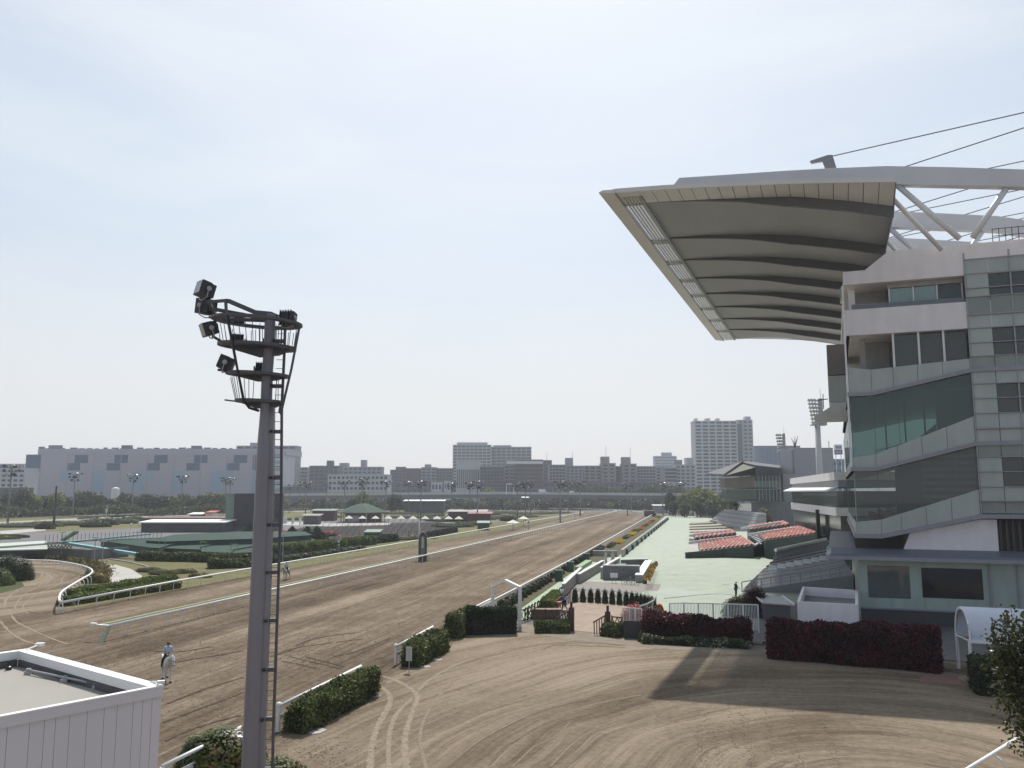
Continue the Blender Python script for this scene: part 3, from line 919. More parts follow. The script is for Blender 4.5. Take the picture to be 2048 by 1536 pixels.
# band between the two upper openings
slab('white_band', [(0, 26.9), (0, 29.4), (XR, 29.4), (XR, 26.9)], WALLW)
MB().box(0.02, XR, 0.36, YD, 26.9, 27.6).build('floor_slab', WALLW, gs)
MB().box(0.0, 0.3, 0.36, YD, 26.9, 29.4).build('white_band', WALLW, gs)
MB().tube([(0.6, 0.15, 29.9), (10.3, 0.15, 29.7)], 0.05, 6).build('handrail', LEDGE, gs)
MB().box(0.6, 10.3, 0.1, 0.2, 29.43, 29.85).build('rail_panel', glass_mat('glass_rail', (0.55, 0.6, 0.62), 0.4), gs)
# sloped seating decks: a ledge + balustrade each (folded line flat - rising - flat)
def deck(zl, zr, xk, h_l, h_r, yfar=YD):
    prof = [(-0.15, zl), (xk, zl), (10.4, zr), (XR, zr + 0.1)]
    up = [(x, z + 0.38) for x, z in prof]
    slab('deck_ledge', prof + up[::-1], LEDGE, -0.25, 0.25)
    MB().xzprism(prof + [(x, z + 0.3) for x, z in prof][::-1], 0.26, yfar).build('seating_deck', WALLW, gs)
    bal = []
    xs = [0, xk, 3.9, 6.0, 8.1, 10.4]
    def zz(x):
        return zl if x <= xk else zl + (zr - zl) * (x - xk) / (10.4 - xk)
    for a, c in zip(xs[:-1], xs[1:]):
        ha = h_l + (h_r - h_l) * a / 10.4
        hc = h_l + (h_r - h_l) * c / 10.4
        slab('balustrade_panel', [(a + .03, zz(a + .03) + 0.38), (c - .03, zz(c - .03) + 0.38), (c - .03, zz(c) + 0.38 + hc), (a + .03, zz(a) + 0.38 + ha)], FROST, 0.0, 0.06)
        MB().box(c - 0.05, c + 0.05, 0.07, 0.17, zz(c) + 0.38, zz(c) + 0.38 + hc).build('balustrade_post', METAL, gs)
    # the balustrade carries on down the side that faces the course
    MB().box(-0.02, 0.04, 0.1, yfar, zl + 0.38, zl + 0.38 + h_l).build('balustrade_panel', FROST, gs)
    MB().box(-0.2, 0.25, 0.26, yfar, zl, zl + 0.38).build('deck_ledge', LEDGE, gs)
    return zz
deck(21.0, 22.8, 2.0, 2.4, 0.9)
deck(13.9, 16.1, 2.0, 0.9, 2.3)
deck(7.7, 9.6, 2.2, 1.1, 2.2)
# stepped seats and a few dark seat rows on each deck
for zl, zr, xk in ((14.3, 16.5, 2.0), (8.1, 10.0, 2.2), (21.4, 23.2, 2.0)):
    for j in range(6):
        x0 = xk + 0.6 + j * 1.25
        z0 = zl + (zr - zl) * (x0 - xk) / 8.4
        MB().box(x0, x0 + 0.5, 1.0, YD - 2, z0 + 0.05, z0 + 0.85).build('seat_row', BLACK if zl != 8.1 else mat('seat_reflection_red', (0.5, 0.12, 0.1), .5), gs)  # red rows carry the reflection of the plaza seats in their colour
# panes: upper loggias set back, big hall glazing flush
GL1 = glass_mat('glass_teal', (0.38, 0.54, 0.515), 0.6, 0.02)
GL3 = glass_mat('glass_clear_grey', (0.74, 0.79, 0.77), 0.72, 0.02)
GL2 = glass_mat('glass_dark', (0.42, 0.47, 0.46), 0.55, 0.02)
GLC = mat('curtain_teal', (0.30, 0.42, 0.42), 0.7, var=0.2, scale=1.2, streak=(4, 1, 0.2))
def pane(name, x0, x1, z0, z1, m, y=0.1, t=0.03):
    return MB().box(x0, x1, y, y + t, z0, z1).build(name, m, gs)
# opening 1 (z 29.4 - 31.9)
MB().box(2.0, XR, 4.2, 4.5, 27.6, 31.9).build('back_wall', mat('loggia_wall', (0.34, 0.31, 0.30), 0.8), gs)
pane('window', 4.1, 6.1, 29.4, 31.4, GLC, 1.1); pane('window', 6.2, 8.1, 29.4, 31.4, GLC, 1.1)
pane('window', 8.25, 10.2, 29.4, 31.4, GL2, 1.1)
for x in (4.05, 6.15, 8.18, 10.3):
    MB().box(x - 0.06, x + 0.06, 1.0, 1.2, 29.4, 31.8).build('window_post', WHITE, gs)
MB().box(3.9, 10.4, 0.9, 1.3, 31.45, 31.88).build('lintel', CONC, gs)
MB().box(0.4, 1.0, 2.2, 2.6, 29.4, 31.9).build('column', WALLW, gs)
MB().box(0.4, 3.9, 4.0, 4.2, 29.4, 31.9).build('back_wall', CONC, gs)
# opening 2
MB().box(3.0, XR, 5.2, 5.5, 22.0, 26.9).build('back_wall', mat('loggia_wall', (0.34, 0.31, 0.30), 0.8), gs)
for x0, x1 in ((4.2, 6.2), (6.35, 8.3), (8.45, 10.3)):
    pane('window', x0, x1, 22.6, 26.7, GL2, 0.55)
for x, z0 in ((4.1, 22.3), (6.28, 22.9), (8.38, 23.2)):
    MB().box(x - 0.09, x + 0.09, 0.3, 0.5, z0, 26.9).build('window_post', WHITE, gs)
MB().box(1.2, 1.7, 2.5, 3.0, 21.4, 26.9).build('column', CONC, gs)
MB().box(1.7, 4.0, 4.9, 5.1, 21.4, 26.9).build('back_wall', CONC, gs)
# hall 3 (great teal glass), hall 4
slab('hall_glass', [(0.1, 14.3), (2.0, 14.3), (10.4, 16.5), (10.4, 22.7), (2.0, 20.95), (0.1, 20.95)], GL1, 0.12, 0.15)
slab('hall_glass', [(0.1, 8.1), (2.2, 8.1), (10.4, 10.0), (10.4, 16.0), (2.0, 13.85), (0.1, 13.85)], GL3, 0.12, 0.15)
for z0, z1 in ((14.3, 20.9), (8.1, 13.8)):
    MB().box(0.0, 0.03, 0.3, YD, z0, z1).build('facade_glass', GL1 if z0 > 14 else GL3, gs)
    for k in range(9):
        MB().box(0.04, 0.12, 0.4 + k * 9.1, 0.52 + k * 9.1, z0, z1).build('mullion', WHITE, gs)
    for x in (2.1, 4.2, 6.3, 8.4):
        MB().box(x - 0.02, x + 0.02, 0.16, 0.22, z0 + (x - 2) * 0.26, z1 + (x - 2) * 0.2).build('mullion', BLACK, gs)
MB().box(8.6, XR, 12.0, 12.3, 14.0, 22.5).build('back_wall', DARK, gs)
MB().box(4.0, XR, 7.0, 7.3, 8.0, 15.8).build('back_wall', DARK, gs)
MB().box(8.0, 8.5, 3.0, 3.5, 16, 22).build('column', CONCD, gs)
# spectators' rail, screens and seated figures seen against the light in the great hall
for j in range(9):
    x = 2.6 + j * .55
    z = 14.5 + (x - 2) * .26
    MB().lathe((x, 5 + (j % 3), z + .1), [(.2, 0), (.24, .5), (.1, .62), (.13, .78), (.03, .92)], 8).build('seated_silhouette', BLACK, gs, smooth=True)
MB().tube([(2.2, 6, 16.0), (7.5, 6, 17.4)], .05, 5).build('handrail', BLACK, gs)
for x in (3.4, 5.2, 7.0):
    MB().beam((x, 7, 14.6), (x, 7, 20.8), .14, .14).build('column', CONCD, gs)
MB().hexa([(5.4, 3, 15.2), (7.6, 3, 15.9), (7.6, 3.06, 15.9), (5.4, 3.06, 15.2)], [(5.4, 3, 16.6), (7.6, 3, 18.4), (7.6, 3.06, 18.4), (5.4, 3.06, 16.6)]).build('inner_balustrade', FROST, gs)
# brown stripes behind the fourth-level glass paint in the reflection of a building opposite
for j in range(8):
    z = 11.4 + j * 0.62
    MB().box(5.9, 10.3, 0.45, 0.5, z, z + 0.3).build('reflection_stripe', mat('reflection_brown', (0.30, 0.235, 0.21), 0.7), gs)
# frosted screen wall (right): panels, rails and windows behind
zl_list = [lv(1935, y) for y in (1027, 1002, 974, 944, 915, 885, 858, 828, 798, 769, 736, 714, 687, 658, 631, 595, 578, 549, 520)]
for i in range(len(zl_list) - 1):
    z0, z1 = zl_list[i], zl_list[i + 1]
    yc = [1027, 1002, 974, 944, 915, 885, 858, 828, 798, 769, 736, 714, 687, 658, 631, 595, 578, 549, 520][i]
    openw = yc in (974, 944, 828, 798, 714, 687, 595, 578)
    for k, (x0, x1) in enumerate(((10.55, 12.35), (12.4, 14.1), (14.15, 17.9), (17.95, 21.8), (21.85, XR))):
        if openw and k >= 1:
            pane('screen_glass', x0, x1, z0 + .04, z1 - .04, GL2, 0.12)
        else:
            pane('screen_panel', x0, x1, z0 + .03, z1 - .03, FROSTD if yc in (1027, 915, 736, 631) else FROST, -0.02, 0.05)
    MB().tube([(10.42, -0.16, z1), (XR, -0.16, z1)], 0.05 if yc not in (658, 885, 1027) else 0.09, 6).build('screen_rail', METAL, gs)
for x in (10.46, 14.12, 17.92):
    MB().box(x - 0.06, x + 0.06, -0.1, 0.08, 9.6, 34.0).build('screen_post', METAL, gs)
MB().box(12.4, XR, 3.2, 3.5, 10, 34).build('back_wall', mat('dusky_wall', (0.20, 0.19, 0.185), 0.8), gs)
for z in (29.4, 23.5, 17.2, 11.4):
    MB().box(14.6, 15.4, 2.2, 3.1, z, z + 2.2).build('cabinet', CONC, gs)
# lowest: wall with door opening under the stair deck
MB().xzprism([(3.8, 6.3), (4.6, 8.2), (10.4, 9.5), (11.7, 9.5), (11.7, 6.3)], 0.5, 0.8).build('stair_wall', WALLW, gs)
MB().box(15.3, XR, 0.5, 0.8, 6.3, 9.6).build('stair_wall', WALLW, gs)
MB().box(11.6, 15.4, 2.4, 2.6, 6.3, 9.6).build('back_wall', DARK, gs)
for j in range(7):
    MB().box(11.9 + j * .5, 12.1 + j * .5, 0.9, 1.0, 6.4, 9.4).build('door_slat', mat('door_brown', (0.09, 0.07, 0.065), 0.6), gs)
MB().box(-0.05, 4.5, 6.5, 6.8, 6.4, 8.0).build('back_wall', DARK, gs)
# podium: eave, glazed wall, base
MB().hexa([(-2.6, -2.2, 6.05), (XR, -2.2, 6.05), (XR, 0.6, 6.4), (-2.6, 0.6, 6.4)], [(-2.3, -1.9, 6.35), (XR, -1.9, 6.35), (XR, 0.6, 6.75), (-2.3, 0.6, 6.75)]).build('podium_roof', BLUEG, gs)
MB().box(-2.75, XR, -2.4, -2.2, 5.85, 6.15).build('podium_eave', LEDGE, gs)
MB().box(-2.75, -2.55, -2.19, 12, 5.85, 6.2).build('podium_eave', LEDGE, gs)
MB().box(-2.54, -0.02, 0.61, 40, 6.1, 6.6).build('podium_roof', BLUEG, gs)
MB().box(0.02, XR, 0.02, 0.3, 1.3, 6.03).build('podium_wall', mat('podium_green', (0.44, 0.53, 0.47), 0.25, var=.2, scale=.5, streak=(1, 1, .3), spec=.5), gs)
MB().box(0.02, 0.3, 0.31, 40, 0.0, 6.03).build('podium_wall', FROST, gs)
MB().box(0.06, XR, -0.1, 0.31, 0.0, 1.28).build('podium_base', mat('base_dark', (0.10, 0.095, 0.095), 0.8), gs)
MB().box(-0.05, XR, -0.16, 0.0, 1.285, 1.42).build('podium_sill', LEDGE, gs)
xa, za = LW(1842, 1135); xb, zb = LW(1968, 1200)
pane('podium_window', xa, xb, zb, za, mat('black_glass', (0.035, 0.033, 0.036), 0.08, spec=0.6), -0.01, 0.03)
xa, za = LW(1734, 1130); xb, zb = LW(1822, 1198)
pane('podium_window', xa, xb, zb, za, mat('mirror_glass', (0.14, 0.16, 0.15), 0.06, spec=0.9), -0.01, 0.03)
for px in (1779, 1845, 1910):
    x = LW(px, 1120)[0]
    MB().box(x - .02, x + .02, -0.005, 0.02, 1.45, 6.0).build('panel_joint', METAL, gs)
for px in (1980, 2036):
    x = LW(px, 1160)[0]
    MB().box(x - .08, x + .08, -0.1, 0.03, 1.43, 6.0).build('podium_post', METAL, gs)
# corner post and the cabin that sticks out over the course side
MB().box(-0.22, -0.05, -0.1, 0.1, 14.3, 31.8).build('corner_post', WHITE, gs)
cx0 = LW(1653, 700, 14)[0]
MB().box(cx0, 0.0, 14, 20, ZD(DIST(L2W(cx0, 14, 0)), 750), ZD(DIST(L2W(cx0, 14, 0)), 690)).build('camera_cabin', mat('cabin_grey', (0.22, 0.2, 0.19), 0.6), gs)
zz_ = ZD(DIST(L2W(cx0, 14, 0)), 805)
MB().box(cx0, -0.0, 14, 20, zz_, ZD(DIST(L2W(cx0, 14, 0)), 752)).build('cabin_glazing', FROST, gs)
MB().xzprism([(cx0 - 1.6, zz_ - 1.6), (0, zz_ - 1.6), (0, zz_ - 0.05), (cx0 + .2, zz_ - 0.05), (cx0 + .1, zz_ - .5)], 13.8, 22).build('cabin_underside', SOFFIT, gs)
MB().tube([(cx0 - .6, 15, zz_ - .6), (cx0 - .6, 15, zz_ + 1.1)], 0.05, 5).build('wind_vane_pole', BLACK, gs)
MB().tube([(cx0 - 1.1, 15, zz_ + .4), (cx0 - .1, 15, zz_ + .5)], 0.05, 5).build('wind_vane_arm', BLACK, gs)
MB().obox((0.9, 13, 33.7), (2.2, 2.0, 1.4)).build('roof_box', FROST, gs)
# rooftop clutter behind the parapet
for x, y, s in ((10.9, 3.0, .5), (11.6, 3.2, .45), (12.2, 3.1, .4)):
    MB().box(x, x + s, y, y + s, 34.25, 35.2 + s * .5).build('roof_light', BLACK, gs)
fr = MB()
for j in range(9):
    fr.box(13.6 + j * .55, 13.66 + j * .55, 4.0, 4.06, 34.2, 37.2)
for z in (34.8, 35.6, 36.4, 37.1):
    fr.box(13.6, 18.1, 3.93, 3.99, z, z + .06)
fr.build('roof_fence', BLACK, gs)
for x in (9.2, 10.6):
    MB().tube([(x, 12, 34.2), (x, 12, 37.6)], 0.09, 6).build('vent_pipe', WHITE, gs)
# ================================================================ NEIGHBOURING STANDS AND TOWERS (right)
st = empty('glass_annex', L2W(-1.6, 55, 0), 0, 'low annex with two white bands and a bright awning, directly behind the big grandstand', 'building')
B0 = L2W(-1.6, 55, 0)
def annex(name, pts_near, pts_far, m, depth=6.0):
    """vertical face from near point to far point with z ranges (zn0,zn1),(zf0,zf1)"""
    (xn, yn, zn0, zn1), (xf, yf, zf0, zf1) = pts_near, pts_far
    b = MB()
    P = [L2W(xn, yn, zn0), L2W(xf, yf, zf0), L2W(xf + depth, yf, zf0), L2W(xn + depth, yn, zn0)]
    Q = [L2W(xn, yn, zn1), L2W(xf, yf, zf1), L2W(xf + depth, yf, zf1), L2W(xn + depth, yn, zn1)]
    b.hexa(P[::-1], Q[::-1])
    return b.build(name, m, st, base=B0)
nx, ny, fx, fy = -1.7, 55.2, -11.4, 121
Dn, Df = DIST(L2W(nx, ny, 0)), DIST(L2W(fx, fy, 0))
def zb2(pn0, pn1, pf0, pf1):
    return (nx, ny, ZD(Dn, pn0), ZD(Dn, pn1)), (fx, fy, ZD(Df, pf0), ZD(Df, pf1))
annex('white_band', *zb2(960, 944, 968, 957), WALLW, 14)
annex('setback_wall', (nx + .5, ny + .2, ZD(Dn, 975), ZD(Dn, 960)), (fx + .5, fy, ZD(Df, 977), ZD(Df, 968)), LEDGE, 12)
annex('white_band', *zb2(1032, 1015, 1018, 1005), WALLW, 14)
annex('glazing', (nx + .3, ny + .2, ZD(Dn, 1014), ZD(Dn, 982)), (fx + .3, fy, ZD(Df, 1004), ZD(Df, 983)), mat('annex_glass', (0.05, 0.065, 0.06), 0.08, spec=0.9), 12)
annex('glazing', (nx + .6, ny + .2, 0, ZD(Dn, 1033)), (fx + .6, fy, 0, ZD(Df, 1019)), mat('annex_glass2', (0.09, 0.10, 0.095), 0.1, spec=0.9), 12)
annex('awning', (nx - .9, ny, ZD(Dn, 982.5), ZD(Dn, 981)), (fx - 1.6, fy, ZD(Df, 983.2), ZD(Df, 982)), WHITE, 1.4)
b = MB()
P = [L2W(nx - .9, ny, ZD(Dn, 981)), L2W(nx + .5, ny, ZD(Dn, 974.5)), L2W(fx + .5, fy, ZD(Df, 975.5)), L2W(fx - 1.6, fy, ZD(Df, 982))]
b.hexa(P, [p + Vector((0, 0, .1)) for p in P]).build('awning', WHITE, st, base=B0)
for q in (0.3,):
    c = L2W(nx + (fx - nx) * q, ny + (fy - ny) * q, 0)
    MB().box(c.x - .5, c.x + .1, c.y - .6, c.y + .6, 0, 8.8).build('dark_pier', BLACK, st, base=B0)

def floodtower(px, D, y0, y1, wpx, rows, label, rz=0.0, cat='light tower'):
    c = AT(px, D)
    t = empty('floodlight_tower', c, PH + rz, label, cat, 'tall white floodlight towers with lamp banks')
    r = wpx / 1693 * D / 2
    zt, zb_ = ZD(D, y0), ZD(D, y1)
    MB().tube([(0, 0, 0), (0, 0, zb_ + 1)], r * 1.15, 14, r * 0.9).build('pole', mat('tower_grey', (0.48, 0.47, 0.49), 0.5, var=0.06), t, smooth=True)
    hh = zt - zb_
    ln = -0.10 * hh
    MB().beam((1.1, 0.3, zb_), (1.1 + ln * 0.1, 0.3, zt), 1.0, 0.9).build('head_frame', METAL, t)
    MB().box(-1.4, 2.2, -.6, 1.2, zb_ - .25, zb_ + .05).build('service_platform', METAL, t)
    MB().box(2.0, 2.2, -.6, 1.2, zb_ + .051, zb_ + 1.6).build('platform_rail', METAL, t)
    for i in range(rows):
        z = zb_ + hh * (i + 0.4) / rows
        off = -0.9 - 0.9 * i / rows
        MB().beam((off - .4, 0, z), (1.2, 0.2, z), 0.35, 0.3).build('lamp_bar', METAL, t)
        for k in range(3):
            b = MB()
            x = off - .3 + k * 0.72
            s = hh / rows * 0.36
            M = Matrix.Translation((x, -.3, z + .1)) @ Matrix.Rotation(0.5, 4, 'Y') @ Matrix.Rotation(0.3, 4, 'X')
            b.obox(None, (0.66, 0.7, s * 2), mtx=M)
            b.build('floodlight', LENS if k == 0 else METAL, t)
    MB().tube([(1.2, .3, zt), (1.2, .3, zt + 2.6)], 0.05, 5).build('lightning_rod', METAL, t)
    return t
floodtower(1641, 210, 797, 849, 12, 7, 'nearest and tallest looking white floodlight tower, beside the grandstand')
floodtower(1567, 330, 867, 904, 6.5, 6, 'farther white floodlight tower between the far stand and the blank block')

# far grandstand with upswept roof
c0 = G(1512, 1062)
D0 = DIST(c0)
fs_ = empty('far_grandstand', c0, 0, 'distant older grandstand with an upswept dark roof and olive underside', 'grandstand')
def PW(px, py, D):
    return AT(px, D, ZD(D, py))
OL = mat('olive_soffit', (0.04, 0.038, 0.026), 0.7, var=0.1)
DR = mat('dark_roof', (0.07, 0.07, 0.08), 0.7, var=0.1)
def plate(name, pts, m, th, par, base):
    up = [p + Vector((0, 0, th)) for p in pts]
    n = len(pts)
    b = MB()
    b.add(list(pts) + up, [tuple(range(n))[::-1], tuple(range(n, 2 * n))] + [(i, (i + 1) % n, n + (i + 1) % n, n + i) for i in range(n)])
    return b.build(name, m, par, base=base)
plate('roof', [PW(1414, 949, 330), PW(1448, 952, 268), PW(1487, 925.5, 285), PW(1494, 924, 345)], DR, 0.5, fs_, c0)
plate('roof', [PW(1487, 928, 285), PW(1512, 934, 272), PW(1563, 939.5, 272), PW(1563, 934, 345), PW(1494, 925, 345)], DR, 0.6, fs_, c0)
plate('soffit', [PW(1448, 952.5, 268.5), PW(1487, 927, 285.5), PW(1512, 934.7, 272.5), PW(1512, 949, 272.5)], OL, -0.2, fs_, c0)
def wallq(name, a, b_, m, base=c0, par=fs_, th=6.0):
    """quad wall a=(px,ytop,ybot,D) to b_"""
    p = [PW(a[0], a[2], a[3]), PW(b_[0], b_[2], b_[3]), PW(b_[0], b_[1], b_[3]), PW(a[0], a[1], a[3])]
    back = Vector((fw[0] * th, fw[1] * th, 0))
    b = MB().hexa([p[0], p[1], p[1] + back, p[0] + back], [p[3], p[2], p[2] + back, p[3] + back])
    return b.build(name, m, par, base=base)
wallq('fascia', (1512, 934, 951, 272), (1563, 939, 950, 272), DR)
wallq('gallery_glass', (1450, 957, 976, 290), (1511.5, 952, 975, 271), mat('gallery_brown', (0.15, 0.135, 0.10), 0.35, var=0.2, scale=0.3, streak=(1, 1, .2)))
wallq('gallery_glass', (1512, 951, 962, 271), (1563, 951, 961, 271), mat('gallery_dark', (0.08, 0.075, 0.07), 0.3, var=0.25, scale=0.5))
wallq('ledge', (1448, 975, 978, 288), (1563, 975, 978, 269), CONC)
wallq('balcony', (1512, 962, 975, 270), (1563, 961, 975, 270), mat('balcony_glass', (0.13, 0.17, 0.15), 0.3, var=0.15))
wallq('gallery_glass', (1452, 979, 997, 288), (1512, 979, 998, 270.5), mat('green_glass', (0.10, 0.125, 0.105), 0.2, var=0.2, scale=0.3))
wallq('gallery_glass', (1512, 979, 1002, 270.5), (1563, 979, 1002, 270.5), mat('green_glass2', (0.07, 0.09, 0.085), 0.2, var=0.2, scale=0.3))
wallq('balcony', (1450, 997, 1003, 287), (1563, 998, 1003, 269.5), mat('balcony_glass', (0.13, 0.17, 0.15), 0.3))
wallq('back_wall', (1512, 1004, 1050, 274), (1585, 1004, 1058, 274), CONCD)
wallq('lift_tower', (1567, 948, 1058, 280), (1592, 948, 1058, 280), mat('tower_mauve', (0.30, 0.285, 0.31), 0.7))
for j in range(7):
    x = 1518 + j * 7
    wallq('mullion', (x, 952, 1002, 269.8), (x + 0.9, 952, 1002, 269.8), METAL, th=0.2)
# open bleachers in front of it, falling towards the course
for j in range(9):
    q = j / 8
    pa = G(1404 + 44 * q, 1036 + 0 * q, 0)
    z = 0.3 + 5.2 * q
    D = 292 - 8 * q
    l = AT(1408 + 38 * q, D + 26, z)
    r_ = AT(1500 + 14 * q, D - 40 + 12 * q, z)
    bk = Vector((0.955, 0.30, 0)) * 2.6
    b = MB().hexa([Vector((l.x, l.y, 0)), Vector((r_.x, r_.y, 0)), Vector((r_.x, r_.y, 0)) + bk, Vector((l.x, l.y, 0)) + bk], [l, r_, r_ + bk, l + bk])
    b.build('bleacher_step', CONC if j % 2 else mat('bleacher_white', (0.42, 0.42, 0.43), 0.7, var=0.3, scale=1.5), fs_, base=c0)

# ---- red-seat terrace on the plaza
S0 = G(1372, 1117)
te = empty('seating_terrace', S0, 0, 'dark green walled terrace of raked red seats standing on the pale plaza', 'terrace')
DG = mat('terrace_green', (0.048, 0.068, 0.06), 0.6, var=0.15, scale=0.3)
REDS = mat('seat_red', (0.31, 0.07, 0.045), 0.55, var=0.25, scale=3)
REDW = mat('seat_pale', (0.36, 0.17, 0.13), 0.6, var=0.25, scale=3)
def blk(c, wall_near, nseat, zs):
    """c: four (px,py) near-left, near-right, far-right, far-left; zs: left z, right z"""
    P = [G(*c[0], zs[0]), G(*c[1], zs[1]), G(*c[2], zs[1]), G(*c[3], zs[0])]
    g = [Vector((p.x, p.y, 0)) for p in P]
    MB().hexa(g, P).build('terrace_block', DG, te, base=S0)
    # stepped rows run from near to far, rising to the right
    for i in range(nseat):
        q0, q1 = (i + .15) / nseat, (i + .85) / nseat
        a0, a1 = P[0].lerp(P[1], q0), P[0].lerp(P[1], q1)
        b0, b1 = P[3].lerp(P[2], q0), P[3].lerp(P[2], q1)
        for s in range(6):
            m = REDS if (s + i) % 5 else REDW
            u0, u1 = s / 6 + .012, (s + 1) / 6 - .012
            k = [a0.lerp(b0, u0), a1.lerp(b1, u0), a1.lerp(b1, u1), a0.lerp(b0, u1)]
            lift = Vector((0, 0, .08))
            bkz = Vector((0, 0, .42))
            MB().hexa([p + lift for p in k], [k[0] + lift * 2.2, k[1] + bkz, k[2] + bkz, k[3] + lift * 2.2]).build('seat_row', m, te, base=S0)
    return P
blk([(1399, 1103), (1507, 1091), (1481, 1073), (1396, 1082)], 0, 12, (1.0, 2.3))
blk([(1390, 1077), (1473, 1067), (1463, 1060), (1384, 1068)], 0, 9, (1.0, 2.3))
blk([(1530, 1081), (1634, 1067.5), (1596, 1054), (1512, 1067)], 0, 13, (3.2, 5.0))
blk([(1500, 1060), (1580, 1050), (1566, 1043), (1494, 1053)], 0, 9, (3.2, 4.6))
def tw(l, z0s, m=DG, name='terrace_wall', th=1.0):
    """wall through plan points from px with heights"""
    for (a, za), (b_, zb_) in zip(l[:-1], l[1:]):
        n = Vector((-(b_ - a).y, (b_ - a).x, 0)).normalized() * th
        g0, g1 = Vector((a.x, a.y, z0s)), Vector((b_.x, b_.y, z0s))
        MB().hexa([g0, g1, g1 + n, g0 + n], [Vector((a.x, a.y, za)), Vector((b_.x, b_.y, zb_)), Vector((b_.x, b_.y, zb_)) + n, Vector((a.x, a.y, za)) + n]).build(name, m, te, base=S0)
wl = S0
def fz(px, py):     # point on the front wall's plan line
    e = Vector((16.6, 8.4, 0)).normalized()
    d = ray(px, py)
    # intersect vertical plane through S0 along e
    n = Vector((e.y, -e.x, 0))
    t = (S0.x * n.x + S0.y * n.y) / (d[0] * n.x + d[1] * n.y)
    return Vector((d[0] * t, d[1] * t, H + d[2] * t))
F_ = [fz(1372, 1105), fz(1508, 1092), fz(1527, 1081), fz(1637, 1068), fz(1700, 1069)]
tw([((f), f.z) for f in F_], 0.0, th=0.4)
for c4 in ([(1377, 1103.5), (1398, 1103.5), (1395, 1082.5), (1378, 1083)], [(1378, 1077), (1389, 1077.5), (1383, 1068.5), (1378, 1069)]):
    P = [G(x, y, .98) for x, y in c4]
    MB().hexa([Vector((p.x, p.y, 0)) for p in P], P).build('terrace_landing', PALE, te, base=S0)
for (u, v) in (((1508, 1090), (1483, 1073)), ((1510, 1091), (1527, 1080))):
    a, b_ = G(*u, 2.35), G(*v, 2.35)
    MB().beam(a, b_, .5, .3).build('aisle_kerb', PALE, te, base=S0)
for i in range(7):
    a, b_ = G(1500 + i * 3.4, 1073 + i * 2.6, 3.1 - i * .12), G(1512 + i * 3.4, 1069 + i * 2.4, 3.2 - i * .12)
    MB().beam(a, b_, .35, .25).build('aisle_step', METAL, te, base=S0)
# white aisle walls
for l in ([(1377, 1083), (1478, 1071)], [(1378, 1069), (1462, 1059.5)], [(1496, 1067), (1592, 1054)], [(1481, 1055), (1562, 1043)]):
    a = G(l[0][0], l[0][1], 1.5 if l[0][0] < 1400 else 3.6)
    b_ = G(l[1][0], l[1][1], 2.7 if l[0][0] < 1400 else 5.2)
    MB().hexa([a - Vector((0, 0, .55)), b_ - Vector((0, 0, .55)), b_ + Vector((0, .5, -.55)), a + Vector((0, .5, -.55))],
              [a, b_, b_ + Vector((0, .5, 0)), a + Vector((0, .5, 0))]).build('aisle_wall', WHITE, te, base=S0)
for l in ([(1376, 1102), (1398, 1104), (1396, 1092), (1376, 1094)],):
    pass
# pale steps beyond the terrace
t2 = empty('low_steps', G(1380, 1068), 0, 'low khaki steps on the plaza just beyond the red seats', 'steps')
for j in range(4):
    y0 = 1066 - j * 4.2
    P = [G(1379, y0), G(1465, y0 - 4), G(1462, y0 - 6.5), G(1379, y0 - 3)]
    MB().hexa(P, [p + Vector((0, 0, .35 + .2 * j)) for p in P]).build('step', mat('khaki', (0.30, 0.28, 0.20), 0.8) if j % 2 else PALE, t2, base=G(1380, 1068))

# ---- shaded steps with pale seats left of the podium
b0 = G(1480, 1182)
sp = empty('entrance_steps', b0, 0, 'grey concrete steps with a line of pale seats, in the shade below the grandstand corner', 'steps')
A0_, A1_ = G(1482, 1182, 0.1), G(1706, 1150, 2.2)
B0_, B1_ = G(1552, 1112, 3.4), G(1668, 1086, 4.6)
SG = mat('step_grey', (0.30, 0.30, 0.31), 0.8, var=0.1)
for j in range(10):
    q, q1 = j / 10, (j + 1.0) / 10
    g = [A0_.lerp(B0_, q), A1_.lerp(B1_, q), A1_.lerp(B1_, q1), A0_.lerp(B0_, q1)]
    MB().hexa([Vector((p.x, p.y, 0)) for p in g], [g[0], g[1], g[2] - Vector((0, 0, (g[2].z - g[1].z) * (.12 if j < 6 else .6))), g[3] - Vector((0, 0, (g[3].z - g[0].z) * (.12 if j < 6 else .6)))]).build('step', SG, sp, base=b0)
kerb = MB().hexa([Vector((*B0_.xy, 0)), Vector((*B1_.xy, 0)), Vector((B1_.x, B1_.y + .6, 0)), Vector((B0_.x, B0_.y + .6, 0))],
                 [B0_ + Vector((0, 0, .5)), B1_ + Vector((0, 0, .5)), B1_ + Vector((0, .6, .5)), B0_ + Vector((0, .6, .5))])
kerb.build('parapet_wall', CONC, sp, base=b0)
MB().tube([B0_ + Vector((0, .3, .75)), B0_.lerp(B1_, .86) + Vector((0, .3, .75))], 0.25, 8).build('roller_cover', WHITE, sp, base=b0)
for j in range(8):
    px = 1546 + j * 17
    py = 1139.5 - j * 3.2
    p = G(px, py, 2.75 + j * .16)
    MB().box(p.x - .45, p.x + .45, p.y - .5, p.y + .3, p.z, p.z + .12).box(p.x - .45, p.x + .45, p.y + .3, p.y + .4, p.z, p.z + .5).build('pale_seat', WHITE, sp, base=b0)
